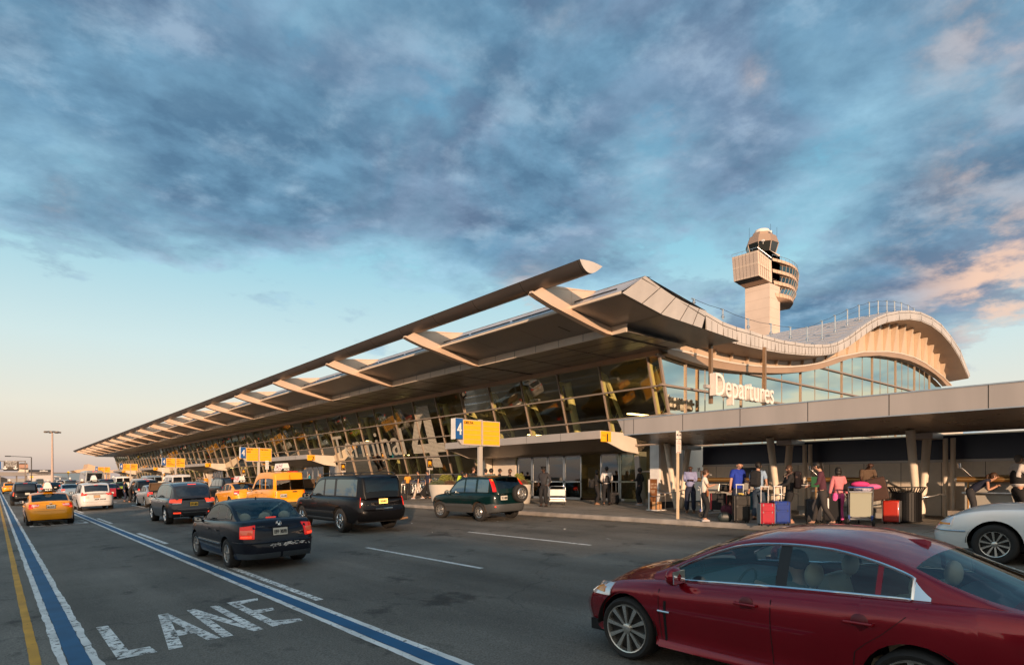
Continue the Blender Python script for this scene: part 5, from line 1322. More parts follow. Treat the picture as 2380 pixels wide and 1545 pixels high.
    def line_side(s, y, z0, z1, w=.007, left=True):
        n = 8; rows = []
        for i in range(n + 1):
            t = i / n; yy = y if isinstance(y, (int, float)) else cubic(y, t); z = z0 + (z1 - z0) * t
            rows.append([s.pos(s.phiy(yy - w / 2), z, .0025, left), s.pos(s.phiy(yy + w / 2), z, .0025, left)])
        s.gbody.grid(rows, 2)
    def band_side(s, y0, y1, z0, z1, off=.012, mi=1, left=None):
        for L in ((True, False) if left is None else (left,)): s.patch(s.gbody, s.phiy(y0), s.phiy(y1), z0, z1, off, L, mi, n=10)
    def line_rear(s, z, x0, x1, w=.007, end=-1, mi=2):
        rows = []; n = 10
        for i in range(n + 1):
            x = x0 + (x1 - x0) * i / n; L = x < 0; ph = s.phix(x, end); zz = z if isinstance(z, (int, float)) else z[0] + (z[1] - z[0]) * i / n
            rows.append([s.pos(ph, zz - w / 2, .0025, L), s.pos(ph, zz + w / 2, .0025, L)])
        s.gbody.grid(rows, mi)
    def house(s):
        """greenhouse: roof, screens and side windows on one smooth shell"""
        k = s.k; gh = k['gh']; ya, yb = gh[0][0], gh[-1][0]; yr, yw = k['roof']    # rear edge of roof, front edge of roof
        tum = k.get('tumble', .22); wins = k['wins']; st = set([ya, yb, yr, yw])
        for a, b in wins: st |= {a, b}
        n = 26
        st |= {ya + (yb - ya) * i / n for i in range(n + 1)}
        st |= {ya + (yr - ya) * i / 6 for i in range(7)}
        st = sorted(st); st = [y for i, y in enumerate(st) if i == 0 or y - st[i - 1] > .012]
        bi = k.get('belt_in', .035); rt = k.get('rt', .055); wlow = k.get('wlow', .03)
        whi_add = k.get('wtop', .05)
        RZ = k.get('railr', .05)
        def sec(y):
            zp = cubic(gh, y); ph = s.phiy(y); zt = s.ztop(y); e = s.pos(ph, zt - .001); wbx = abs(e.x) - bi
            zb = zt - .03; H = max(.004, zp - zb); drop = min(rt, .35 * H); zr = zp - drop; H2 = zr - zb
            def wx(f): return wbx - tum * H2 * (f * .75 + .25 * f * f)
            lo = min(.8, (wlow + .03) / max(H2, .05)); hi_ = max(lo + .02, 1 - whi_add / max(H2, .06))
            if H2 < .16: lo, hi_ = .45, .55
            sd = [(wx(f), zb + H2 * f) for f in (0, lo, lo + (hi_ - lo) * .35, lo + (hi_ - lo) * .7, hi_, hi_ + (1 - hi_) * .55)]
            xr = wx(1); tp = [(xr - .004 * 0, zr - .0)]
            fr = (.975, .9, .72, .45, .2, 0)
            tp = [(xr * f, zr + drop * (1 - f ** 2.6)) for f in fr]
            return sd, tp
        bowf, bowr = k.get('bowf', .12), k.get('bowr', .08)
        def bow(y, x, w):
            q = 1 - min(1, (x / max(w, .01)) ** 2)
            if y > yw: return bowf * q * min(1, (y - yw) / max(yb - yw, .01)) * 1.0
            if y < yr: return -bowr * q * min(1, (yr - y) / max(yr - ya, .01))
            return 0
        rows = []
        for y in st:
            sd, tp = sec(y); w0 = tp[0][0]
            rows.append([Vector((-x, y, z)) for x, z in sd] + [Vector((-x, y + bow(y, x, w0), z)) for x, z in tp])
        ns = 6; gR = MB(); panes = {}
        def ad(key, q): panes.setdefault(key, MB()).quad(*q)
        extra = k.get('pillar', None); gP = MB()
        for i in range(len(st) - 1):
            ym = (st[i] + st[i + 1]) / 2; a, b = rows[i], rows[i + 1]
            for j in range(len(a) - 1):
                q = (a[j], a[j + 1], b[j + 1], b[j]); m = [Vector((-v.x, v.y, v.z)) for v in q][::-1]
                if 1 <= j <= 3 and any(w[0] <= ym <= w[1] for w in wins):
                    wi = [w[0] <= ym <= w[1] for w in wins].index(True); ad(('side_window', wi, 0), q); ad(('side_window', wi, 1), m)
                elif 1 <= j <= 3 and extra and extra[0] <= ym <= extra[1]: gP.quad(*q); gP.quad(*m)
                elif j >= 7 and ym > yw + .01 and st[i + 1] < yb - .0: ad(('windscreen', 0, 0), q); ad(('windscreen', 0, 0), m)
                elif j >= k.get('rjmin', 7) and ym < yr - k.get('rtop', .03) and ym > ya + k.get('rlow', .02) and not k.get('norear'): ad(('rear_window', 0, 0), q); ad(('rear_window', 0, 0), m)
                else: gR.quad(*q); gR.quad(*m)
        s.roofo = gR.build('roof', k.get('roofmat', s.paint), s.t, smooth=38, weld=True)
        for sg in (-1, 1):
            if gP.v: gg = MB(); [gg.quad(*[gP.v[i] for i in f]) for f in gP.f if gP.v[f[0]][0] * sg > 0]; gg.build('pillar', M_black, s.t, smooth=38, weld=True)
        for key, g in panes.items():
            gm = k.get('glass', M_paintglass)
            if key[0] == 'side_window' and k.get('sideglass'): gm = k['sideglass'][min(key[1], len(k['sideglass']) - 1)]
            if key[0] == 'rear_window' and k.get('rearglass'): gm = k['rearglass']
            g.build(key[0], gm, s.t, smooth=60, weld=True)
        # rubber or chrome outline of the side windows
        tm = k.get('trim', M_black); tr = k.get('trim_r', .008)
        y0_, y1_ = wins[0][0], wins[-1][1]; L0 = []; H0 = []
        for y in st:
            if y0_ - .001 <= y <= y1_ + .001:
                sd, tp = sec(y); L0.append((sd[1][0] + .004, y, sd[1][1])); H0.append((sd[4][0] + .004, y, sd[4][1]))
        for sg in (-1, 1):
            g = MB(); loop = [(sg * x, y, z) for x, y, z in L0] + [(sg * x, y, z) for x, y, z in reversed(H0)]; g.tube(loop + [loop[0]], tr, 6, caps=False); g.build('window_trim', tm, s.t, smooth=60)
        s.sec = sec
        return rows
    def wheels(s, style='five', rim=None, tw=None, steer=0):
        k = s.k; R = s.R; tw = tw or k.get('tw', .22); rr = k.get('rim', .62) * R; M = rim or M_rim
        for yw in (0, s.wb):
            for sg in (-1, 1):
                xo = s.Wd - k.get('inset', .045) - (.0)
                arr = MB(); nseg = 14; rad = s.Ra + .015
                rw = [[(sg * (s.Wd - .03), yw + rad * math.cos(PI * i / nseg), s.R + rad * math.sin(PI * i / nseg)), (sg * (s.Wd - .42), yw + rad * math.cos(PI * i / nseg), s.R + rad * math.sin(PI * i / nseg))] for i in range(nseg + 1)]
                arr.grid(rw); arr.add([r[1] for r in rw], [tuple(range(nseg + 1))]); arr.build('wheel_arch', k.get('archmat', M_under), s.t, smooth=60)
                g = MB(); h = tw
                prof = [(rr, 0), (rr + .012, -.012), (R * .90, -.02), (R * .965, 0.0), (R, .03), (R, h - .03), (R * .965, h), (rr, h - .01)]
                g.lathe([(r, -x) for r, x in prof], 32 if s.hi else 22, axis='x')
                if sg < 0: g.xf(Matrix.Scale(-1, 4, (1, 0, 0)))
                w = g.build('wheel', M_rubber, s.t, smooth=50); w.location = (sg * xo, yw, R)
                if steer and yw: w.rotation_euler = (0, 0, steer)
                g = MB(); g.lathe([(rr, .0), (rr - .006, .012), (rr * .93, .008), (rr * .90, -.03), (rr * .88, -.12)], 28, axis='x')
                if style == 'steel':
                    g.lathe([(rr * .9, -.02), (rr * .72, -.03), (rr * .62, .0), (rr * .42, -.005), (rr * .38, -.03), (rr * .2, -.03), (rr * .17, .0), (0, .005)], 24, axis='x')
                else:
                    ns = {'five': 5, 'six': 6, 'seven': 7, 'ten': 10, 'twelve': 10, 'fifteen': 15}[style]
                    for q in range(ns):
                        a = 2 * PI * q / ns + .2; c, d = math.cos(a), math.sin(a); wd = {5: .30, 6: .30, 7: .24, 10: .15, 15: .10}[ns] * rr
                        p0, p1 = (rr * .12, -.004), (rr * .93, .004); tx, ty = -d, c; vs = []
                        for (r_, x_, ww) in ((p0[0], -.008, wd * (.55 if ns > 7 else .8)), (p1[0], .006, wd * (1.15 if ns > 7 else .75))):
                            for e in (-1, 1): vs.append((x_, r_ * c + tx * ww * .5 * e, r_ * d + ty * ww * .5 * e))
                            for e in (-1, 1): vs.append((x_ - .035, r_ * c + tx * ww * .6 * e, r_ * d + ty * ww * .6 * e))
                        g.add(vs, [(0, 1, 5, 4), (0, 4, 6, 2), (1, 3, 7, 5), (4, 5, 7, 6), (0, 2, 3, 1)])
                    g.lathe([(rr * .2, -.03), (rr * .2, .006), (rr * .14, .012), (0, .012)], 16, axis='x')
                if sg < 0: g.xf(Matrix.Scale(-1, 4, (1, 0, 0)))
                ro = g.build('rim', M, w, smooth=35)
                g = MB()
                if style == 'steel':
                    for q in range(10):
                        a = 2 * PI * q / 10; g.box((.004 * sg, rr * .78 * math.cos(a), rr * .78 * math.sin(a)), (.006, .04, .04))
                g.lathe([(rr * .87, -.05), (rr * .3, -.05), (rr * .3, -.045)], 18, axis='x')
                if sg < 0: g.xf(Matrix.Scale(-1, 4, (1, 0, 0)))
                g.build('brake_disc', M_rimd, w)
        g = MB(); g.box2((-s.Wd + .16, s.y0 + .25, s.sill - .0), (s.Wd - .16, s.y1 - .25, s.sill + .12)); g.box2((-s.Wd + .42, s.y0 + .4, s.sill + .1), (s.Wd - .42, s.y1 - .4, s.sill + .3)); g.build('floor_pan', M_under, s.t)
    def plate(s, z, w=.305, h=.152, x=0, txt='', m=None, end=-1, off=.016, frame=True):
        p = s.pos(s.phix(.01, end), z, off); y = p.y - (.0 if end < 0 else 0); e = -1 if end < 0 else 1
        if frame: g = MB(); g.box((x, y + .004, z), (w + .03, .012, h + .03)); g.build('plate_frame', M_dark, s.t)
        g = MB(); g.box((x, y - .004, z), (w, .01, h)); o = g.build('number_plate', m or M_plate, s.t)
        if txt:
            g = MB(); put_text(g, txt, (x - w * .42, y - .0095, z - h * .28), (1, 0, 0), (0, 0, 1), w=w * .84, h=h * .52, bold=.003); g.build('lettering', M_ink, o)
        return o
    def rear_text(s, txt, x, z, w, h, m, off=.012):
        L = x + w / 2 < 0; p = s.pos(s.phix(x + w / 2, -1), z + h / 2, off, L); g = MB(); a = s.pos(s.phix(abs(x), -1), z, off, x < 0); b = s.pos(s.phix(abs(x + w), -1), z, off, x + w < 0)
        r = Vector((b.x - a.x, b.y - a.y, 0)); put_text(g, txt, Vector((x, min(a.y, p.y, b.y) - .002 if True else a.y, z)), (1, 0, 0), (0, 0, 1), w=w, h=h); return g.build('badge', m, s.t)
    def mirror(s, y, z, dx=.10, m=None, c=1.0):
        for sg in (-1, 1):
            e = abs(s.pos(s.phiy(y), min(z, s.ztop(y) - .02)).x)
            g = MB(); g.ball((sg * (e + dx), y, z), .1, 12, 8, (1.05 * c, .55 * c, .78 * c)); g.bar((sg * (e - .03), y + .03, z - .05), (sg * (e + dx), y + .02, z - .04), .06, .05)
            mo = g.build('door_mirror', m or s.paint, s.t, smooth=50)
            g = MB(); g.box((sg * (e + dx), y - .045 * c, z), (.15 * c, .012, .105 * c)); g.build('mirror_glass', M_chrome, mo)
    def handles(s, ys_, z, m=None, w=.16):
        for y in ys_:
            for L in (True, False):
                g = MB(); a, b = s.pos(s.phiy(y - w / 2), z, .028, L), s.pos(s.phiy(y + w / 2), z, .028, L); g.tube([s.pos(s.phiy(y - w / 2), z, .0, L), a, b, s.pos(s.phiy(y + w / 2), z, .0, L)], .013, 6); g.build('door_handle', m or s.paint, s.t, smooth=60)
    def lamps(s, x_in, y_out, z0, z1, m=M_red_on, end=-1, name='tail_lamp', off=.012, sub=None, yedge=None):
        for L in (True, False):
            g = MB(); pa = s.phix(x_in, end); pb = s.phiy((s.y0 + y_out) if end < 0 else (s.y1 - y_out)); s.patch(g, pa, pb, z0, z1, off, L, n=10); o = g.build(name, m, s.t, smooth=60)
            if sub:
                for (ta, tb, za, zb, mm) in sub:
                    g = MB(); s.patch(g, pa + (pb - pa) * ta, pa + (pb - pa) * tb, za, zb, off + .004, L, n=4); g.build('lens', mm, o, smooth=60)
    def third(s, y, z, w=.3, m=None):
        g = MB(); g.box((0, y, z), (w, .04, .025)); g.build('brake_light', m or M_red_hot, s.t, bevel=.006)
    def seams(s, doors, z0=None, z1=None, hood=None):
        for y in doors:
            for L in (True, False):
                yy = y if isinstance(y, (int, float)) else y[0][1]
                s.line_side(y, (z0 or s.sill + .09), (z1 or s.ztop(yy) - .01), left=L)
    def place(s, X, Y, rz=0.0, side=True):
        """X, Y: where the left rear tyre stands; the car is laid on the sloping road"""
        s.t.rotation_euler = (0, -math.atan(RS), rz)
        x = X + (s.Wd - .05) * math.cos(rz); y = Y + (s.Wd - .05) * math.sin(rz)
        s.t.location = (x, y, road_z(x) + .002); return s.t
def taxi_cone(c, y, z, txt):
    g = MB(); g.box((0, y, z + .03), (.62, .16, .05)); b = g.build('roof_sign', M_dark, c.t, bevel=.01)
    g = MB(); pr = [(-.19, 0), (.19, 0), (.16, .14), (.10, .36), (.05, .42), (-.05, .42), (-.10, .36), (-.16, .14)]
    g.prism([(x, z + .05 + h) for x, h in pr], 'y', y - .35, y + .35); g.build('roof_sign', M_white, c.t, bevel=.02, smooth=40)
    g = MB(); g.add([(-.26, y - .38, z + .05), (.26, y - .38, z + .05), (.19, y - .38, z + .17), (-.19, y - .38, z + .17), (-.26, y - .3, z + .05), (.26, y - .3, z + .05), (.19, y - .3, z + .17), (-.19, y - .3, z + .17)], [(0, 1, 2, 3), (4, 7, 6, 5), (0, 4, 5, 1), (1, 5, 6, 2), (2, 6, 7, 3), (3, 7, 4, 0)]); n = g.build('medallion_number', M_ink, c.t)
    g = MB(); put_text(g, txt, (-.11, y - .383, z + .075), (1, 0, 0), (0, 0, 1), w=.22, h=.07); g.build('lettering', mat('lit_lettering', (.9, .85, .7), .5, emit=(1, .9, .7), estr=.6), n)
def taxi_board(c, y, z, txt, ad):
    """tent-shaped advertising board lengthways on the roof"""
    g = MB(); g.prism([(-.2, z + .04), (.2, z + .04), (.11, z + .40), (-.11, z + .40)], 'y', y - .6, y + .6); b = g.build('roof_board', M_white, c.t, bevel=.01)
    g = MB()
    r = random.Random(len(txt) + int(y * 10))
    for i in range(16):
        u, v = r.uniform(-.5, .45), r.uniform(.1, .85); L_ = r.uniform(.06, .25); x = -.2 + .09 * v - .004
        g.quad((x, y + u, z + .04 + .36 * v), (x, y + u + L_, z + .04 + .36 * v), (x + .01, y + u + L_, z + .08 + .36 * v), (x + .01, y + u, z + .08 + .36 * v))
    g.build('advert_print', ad, b)
    g = MB(); g.add([(-.26, y - .64, z + .02), (.26, y - .64, z + .02), (.17, y - .64, z + .15), (-.17, y - .64, z + .15), (-.26, y - .56, z + .02), (.26, y - .56, z + .02), (.17, y - .56, z + .15), (-.17, y - .56, z + .15)], [(0, 1, 2, 3), (0, 4, 5, 1), (1, 5, 6, 2), (2, 6, 7, 3), (3, 7, 4, 0)]); n = g.build('medallion_number', M_ink, b)
    g = MB(); put_text(g, txt, (-.13, y - .643, z + .045), (1, 0, 0), (0, 0, 1), w=.26, h=.075); g.build('lettering', mat('lit_lettering', (.9, .85, .7), .5), n)
def seats(c, rows, z, m):
    for y, xs in rows:
        for x in xs:
            g = MB(); g.box((x, y, z + .28), (.46, .12, .52), tilt=Matrix.Rotation(-.25, 3, 'X')); g.box((x, y - .02, z + .02), (.48, .46, .14)); 
            g.ball((x, y - .11, z + .64), .13, 12, 8, (1.05, .5, .85)); g.bar((x - .05, y - .09, z + .5), (x - .05, y - .11, z + .6), .015); g.bar((x + .05, y - .09, z + .5), (x + .05, y - .11, z + .6), .015)
            g.build('seat', m, c.t, bevel=.04, smooth=60)

def sedan_specs(**o):
    d = dict(w=1.82, ro=1.03, fo=.93, wb=2.78, R=.325, sill=.22,
             top=[(-1.03, .80), (-.98, .95), (-.7, 1.02), (-.2, 1.03), (1.0, .99), (2.3, .95), (3.0, .90), (3.45, .80), (3.71, .66)],
             rear=[(.2, .10), (.35, .02), (.55, 0), (.75, .05), (.9, .07), (1.05, .10)], front=[(.2, -.12), (.4, -.02), (.55, 0), (.7, -.06), (.9, -.2)],
             gh=[(-.62, 1.02), (-.3, 1.17), (.05, 1.32), (.38, 1.42), (.8, 1.465), (1.2, 1.46), (1.65, 1.40), (2.05, 1.22), (2.5, .97)], roof=(.30, 1.60),
             wins=[(.02, .42), (.50, 1.22), (1.30, 2.22)], crown=[(-1.03, .0), (-.6, .03), (2.3, .05), (3.3, .05), (3.71, .02)])
    d.update(o); return d
def suv_specs(**o):
    d = dict(w=1.93, ro=.98, fo=.92, wb=2.9, R=.375, sill=.30, cat='suv', n=7,
             top=[(-.98, 1.04), (-.9, 1.08), (0, 1.10), (1.8, 1.09), (2.75, 1.06), (3.4, .98), (3.82, .78)],
             rear=[(.3, .12), (.45, .02), (.65, 0), (.85, .03), (1.1, .05)], front=[(.3, -.1), (.5, 0), (.8, -.02), (1.0, -.1)],
             gh=[(-.93, 1.08), (-.84, 1.28), (-.72, 1.52), (-.55, 1.68), (.2, 1.76), (1.3, 1.76), (1.95, 1.66), (2.3, 1.42), (2.72, 1.10)], roof=(-.52, 1.80), rjmin=7, rtop=.05, rlow=.03,
             wins=[(-.50, .20), (.32, 1.05), (1.15, 2.25)], tumble=.2, crown=[(-.98, 0), (2.6, .03), (3.82, .02)], bowr=.07, shr=.08)
    d.update(o); return d
P_PASS = paint('midnight_blue_paint', (.009, .011, .018)); P_BLK = paint('black_paint', (.004, .004, .005)); P_GRN = paint('dark_green_paint', (.002, .014, .014))
P_RED = paint('deep_red_metallic_paint', (.26, .004, .013), .22, metal=.4); P_WHT = paint('white_paintwork', (.62, .60, .58)); P_YEL = paint('taxi_yellow_paint', (.88, .34, .006))
P_SIL = paint('silver_paint', (.30, .32, .34), metal=.4); P_GRY = paint('dark_grey_paint', (.035, .035, .042), metal=.3); P_LIME = paint('lime_paint', (.42, .50, .05)); P_RED2 = paint('red_paint', (.30, .012, .02))
P_IVO = paint('pearl_white_paint', (.80, .80, .77), .22); P_BLU = paint('pale_blue_paint', (.25, .33, .40), metal=.3); P_OLV = paint('olive_paint', (.05, .06, .04))

# ---- dark blue sedan
c = Car('blue_sedan', 'dark midnight-blue sedan with scuffed rear bumper and plate EFF 3070', P_PASS, **sedan_specs(w=1.75, wb=2.70, ro=1.07, fo=.92, R=.32, hi=True, glass=M_clearglass, rearglass=M_clearglass,
        top=[(-1.07, .86), (-1.02, .97), (-.8, 1.03), (-.3, 1.03), (1.0, .985), (2.2, .95), (3.0, .89), (3.4, .80), (3.62, .66)],
        rear=[(.2, .09), (.3, .03), (.42, 0), (.58, .0), (.64, .055), (.8, .07), (1.0, .11)],
        gh=[(-.50, 1.02), (-.25, 1.17), (.02, 1.32), (.25, 1.41), (.6, 1.465), (1.0, 1.475), (1.5, 1.41), (1.95, 1.22), (2.4, .96)], roof=(.20, 1.48), wins=[(-.06, .28), (.36, .98), (1.06, 2.08)], trim=M_black, bowr=.14))
c.body()
c.seams([(-.0 + .42), 1.02, (1.95)], hood=None)
for L in (True, False): c.line_side([(0, .30), (.4, .36), (1, .36)], .62, 1.0, left=L)
c.line_rear(.645, -.78, .78, .012); c.line_rear(.99, -.6, .6, .006)
for sg in (-1, 1): c.line_rear((.64, .99), sg * .55, sg * .56, .006)
c.band_side(.38, 2.28, .50, .53, .014, 3)
c.patch(c.gbody, c.phix(.02, -1), c.phiy(c.y0 + .6), .575, .60, .016, True, 0, 10); c.patch(c.gbody, c.phix(.02, -1), c.phiy(c.y0 + .6), .575, .60, .016, False, 0, 10)
r = random.Random(3)
for i in range(70):
    x = r.gauss(.12, .24); z = .515 + r.gauss(0, .022) + (.02 if x > .1 else 0); w = r.uniform(.01, .07); L = x < 0
    a, b = c.pos(c.phix(x, -1), z, .003, L), c.pos(c.phix(x + w if x * (x + w) > 0 else x, -1), z + r.uniform(-.006, .01), .003, L)
    if abs(x) > .03 and abs(x) < .72: c.gbody.add([a, b, b + Vector((.004, 0, -r.uniform(.004, .016))), a + Vector((r.uniform(0, .01), 0, -r.uniform(.003, .01)))], [(0, 1, 2, 3)], 4)
c.finish_body(); rows = c.house(); c.wheels('seven', steer=.05)
g = MB(); c.patch(g, c.phix(.03, -1), c.phiy(c.y0 + .48), .24, .36, .014, True); c.patch(g, c.phix(.03, -1), c.phiy(c.y0 + .48), .24, .36, .014, False); g.build('bumper_skirt', mat('grey_plastic', (.035, .045, .055), .6), c.t, smooth=50)
c.lamps(.56, .26, (.67, .68), (.96, .93), M_red_on, sub=[(.1, .95, .76, .86, mat('salmon_lens', (.75, .12, .06), .15, coat=.8, emit=(1, .15, .06), estr=.15)), (.15, .9, .69, .74, M_red_hot)])
c.plate(.80, txt='EFF 3070'); c.third(-.44, 1.075, .22, M_red_hot)
g = MB(); c.patch(g, c.phix(.30, -1), c.phix(.02, -1), .70, .90, -.012, True); g = MB(); y_ = c.pos(c.phix(.01, -1), .9, .012).y
g.box((0, y_ + .012, .895), (.44, .02, .018)); g.build('plate_light_bar', P_PASS, c.t)
g = MB(); g.lathe([(.052, 0), (.058, .004), (.052, .008), (.048, .004)], 20, closed=True); g.bar((-.03, .032, .004), (-.006, -.038, .004), .007); g.bar((.03, .032, .004), (.006, -.038, .004), .007); g.bar((-.006, -.038, .004), (0, -.0, .004), .007); g.bar((.006, -.038, .004), (0, .0, .004), .007)
g.xf(Matrix.Translation((0, y_ + .012, .965)) @ Matrix.Rotation(PI / 2 - .15, 4, 'X')); g.build('badge', M_chrome, c.t)
c.rear_text('PASSAT', -.50, .905, .20, .028, M_chrome); c.mirror(2.02, .99, .12, P_PASS); c.handles([.62, 1.30], .80)
seats(c, [(1.02, (-.36, .36)), (.14, (-.42, .02, .46))], .42, M_seat)
g = MB(); g.box2((-.7, -.5, .55), (.7, -.02, .98)); g.box2((-.7, -.1, .3), (.7, 2.0, .4)); g.box2((-.68, 1.7, .6), (.68, 2.3, .93)); g.build('cabin', M_cabin, c.t)
g = MB(); g.tube([(-.45, y_ + .4, .26), (-.45, y_ + .05, .27)], .025, 8); g.build('exhaust', M_steel, c.t); g = MB(); g.lathe([(.0, 0), (.02, 0), (.012, .05), (0, .06)], 8, c=(0, .55, 1.455)); g.build('aerial', M_black, c.t)
p = road_pt(529.5, 1319); c.place(p.x, p.y)

# ---- big black SUV
c = Car('black_suv', 'large black SUV with roof rack and glowing yellow plate, behind the blue sedan', P_BLK, **suv_specs(w=2.0, wb=3.30, ro=1.30, fo=1.0, R=.40, tw=.27, hi=False, glass=M_paintglass, sill=.34,
        top=[(-1.30, 1.10), (-1.2, 1.16), (0, 1.18), (2.4, 1.17), (3.3, 1.13), (4.0, 1.05), (4.3, .85)], rear=[(.34, .2), (.45, .03), (.6, -.04), (.76, -.04), (.80, .05), (1.16, .08)],
        gh=[(-1.25, 1.15), (-1.21, 1.38), (-1.15, 1.68), (-1.06, 1.83), (-.7, 1.885), (1.6, 1.885), (2.12, 1.79), (2.45, 1.5), (2.86, 1.17)], roof=(-1.04, 2.0), wins=[(-.92, .50), (.66, 1.42), (1.55, 2.5)], sideglass=[M_sideglass] * 3, tumble=.14, rt=.04, wtop=.085, bowr=.05, crown=[(-1.3, 0), (3, .04), (4.3, .02)], shr=.09))
c.body(); c.seams([.62, 1.48, 2.45], z1=1.13); c.band_side(.45, 2.85, .62, .70, .03, 1); c.line_rear(.80, -.9, .9, .014)
for sg in (-1, 1): c.line_rear((.8, 1.15), sg * .80, sg * .80, .008)
c.finish_body(); c.house(); c.wheels('five', M_chrome, steer=-.03); c.lamps(.80, .10, .84, 1.24, M_red_on, sub=[(.1, .9, .86, .97, M_red_hot), (.1, .9, 1.10, 1.22, M_red_hot)])
c.plate(1.02, txt='T635481C', m=M_glow); c.rear_text('SUBURBAN', -.74, .90, .30, .035, M_chrome); c.third(-.98, 1.80, .42, M_red_on); c.mirror(2.50, 1.20, .16, P_BLK, 1.4); c.handles([.85, 1.72], 1.0, M_black)
y_ = c.pos(c.phix(.01, -1), 1.1, .02).y
g = MB(); g.bar((-.13, y_, 1.19), (.13, y_, 1.19), .02, .035); g.bar((-.05, y_ - .002, 1.16), (.05, y_ - .002, 1.22), .02, .05, up=(0, 0, 1)); g.build('badge', M_chrome, c.t)
g = MB(); g.box((0, y_ - .10, .78), (.62, .06, .05)); g.box((0, y_ - .05, .60), (.14, .2, .12)); g.build('bumper_step', M_chrome, c.t, bevel=.01)
for sg in (-1, 1):
    g = MB(); g.tube([(sg * .70, -.75, 1.86), (sg * .70, -.6, 1.94), (sg * .72, 1.6, 1.95), (sg * .71, 1.85, 1.88)], .018, 6); g.build('roof_rail', M_black, c.t, smooth=60)
    g = MB(); g.box2((sg * .82, .5, .40), (sg * .99, 2.75, .47)); g.build('running_board', M_black, c.t, bevel=.015)
for y in (-.3, .7, 1.4): g = MB(); g.bar((-.7, y, 1.95), (.7, y, 1.95), .05, .025); g.build('roof_bar', M_black, c.t)
g = MB(); g.tube([(.3, y_ + .5, .42), (.75, y_ + .12, .38), (.98, y_ + .1, .40)], .035, 8); g.build('exhaust', mat('rusty_pipe', (.22, .12, .06), .7), c.t)
g = MB(); c.patch(g, c.phix(.02, -1), c.phix(.75, -1), .78, .80, .06); g.build('rear_pad', M_black, c.t)
for sg in (-1, 1): pass
p = road_pt(791.4, 1237.2); c.place(p.x, p.y)

# ---- green compact SUV with spare wheel
c = Car('green_suv', 'dark green compact SUV with spare wheel on its tailgate by the kerb', P_GRN, **suv_specs(w=1.75, wb=2.62, ro=.88, fo=.80, R=.345, tw=.21, sill=.30, cladding=.62, cladmat=mat('grey_cladding', (.055, .058, .06), .65), archmat=mat('dusty_arch', (.05, .035, .025), .9),
        top=[(-.88, .98), (-.8, 1.03), (0, 1.04), (1.7, 1.02), (2.5, .98), (3.1, .90), (3.42, .68)], rear=[(.3, .08), (.4, 0), (.60, -.05), (.635, -.05), (.66, .03), (1.03, .05)],
        gh=[(-.84, 1.02), (-.79, 1.22), (-.70, 1.46), (-.60, 1.60), (-.2, 1.66), (1.0, 1.67), (1.5, 1.59), (1.82, 1.38), (2.25, 1.01)], roof=(-.58, 1.4), wins=[(-.42, .22), (.36, .98), (1.08, 1.95)], sideglass=[M_sideglass] * 3, glass=M_paintglass, wtop=.075, rt=.035, crown=[(-.88, 0), (2.4, .05), (3.42, .02)], trim=M_black, shr=.08, tumble=.19))
c.body(); c.seams([.28, 1.03, 1.95]); c.line_rear(.645, -.8, .8, .01); c.line_rear((.65, 1.0), -.66, -.665, .008); c.band_side(.36, 2.2, .50, .60, .022, 1)
c.finish_body(); c.house(); c.wheels('steel', steer=.22); c.lamps(.70, .06, 1.10, 1.50, M_red_off, off=.02) if False else None
y_ = c.pos(c.phix(.01, -1), .9, .01).y
for sg in (-1, 1):
    g = MB()
    A_ = [(sg * (.74 - .19 * t * .48), -.855 + .32 * (t ** 1.3), 1.10 + .46 * t) for t in [i / 6 for i in range(7)]]
    g.grid([[(x - sg * .085, y - .012, z), (x + sg * .012, y - .0, z), (x + sg * .028, y + .07, z)] for x, y, z in A_]); o = g.build('tail_lamp', M_red_on, c.t, smooth=60)
    g = MB(); g.grid([[(x - sg * .07, y - .018, z), (x + sg * .005, y - .008, z)] for x, y, z in A_[5:]]); g.build('lens', M_amber, o)
g = MB(); R = .335; g.lathe([(R * .62, 0), (R * .9, -.01), (R, .03), (R, .17), (R * .9, .2), (0, .2)], 26, axis='z'); g.xf(Matrix.Translation((.40, y_ - .01, .99)) @ Matrix.Rotation(PI / 2, 4, 'X') @ Matrix.Translation((0, 0, 0))); 
sw = MB(); sw.lathe([(R * .62, .2), (R * .9, .21), (R * .97, .18), (R, .15), (R, .03), (R * .9, 0), (0, 0)], 26); sw.lathe([(R * .62, .2), (R * .60, .16), (R * .5, .17), (R * .42, .2), (R * .25, .2), (R * .2, .17), (0, .17)], 26)
sw.xf(Matrix.Translation((.40, y_ + .0, .99)) @ Matrix.Rotation(PI / 2, 4, 'X')); so_ = MB()
so_.lathe([(R * .62, .2), (R * .9, .21), (R * .97, .18), (R, .15), (R, .03), (R * .9, 0), (0, 0)], 26); so_.xf(Matrix.Translation((.40, y_, .99)) @ Matrix.Rotation(PI / 2, 4, 'X')); sp = so_.build('spare_wheel', M_rubber, c.t, smooth=50)
so_ = MB(); so_.lathe([(R * .63, .205), (R * .60, .17), (R * .5, .18), (R * .42, .205), (R * .25, .205), (R * .2, .18), (0, .18)], 26); so_.xf(Matrix.Translation((.40, y_, .99)) @ Matrix.Rotation(PI / 2, 4, 'X')); so_.build('rim', M_rim, sp, smooth=40)
g = MB()
for q in range(9):
    a = 2 * PI * q / 9; g.box((.40 + R * .47 * math.cos(a), y_ - .207, .99 + R * .47 * math.sin(a)), (.035, .008, .035), )
g.build('rim_hole', M_rimd, sp)
c.plate(.86, x=-.30, txt='TF 480'); c.rear_text('HONDA', -.40, 1.0, .18, .03, M_chrome, .02); c.mirror(1.92, 1.05, .13, M_black, 1.2); c.handles([.50, 1.22], .92, M_black)
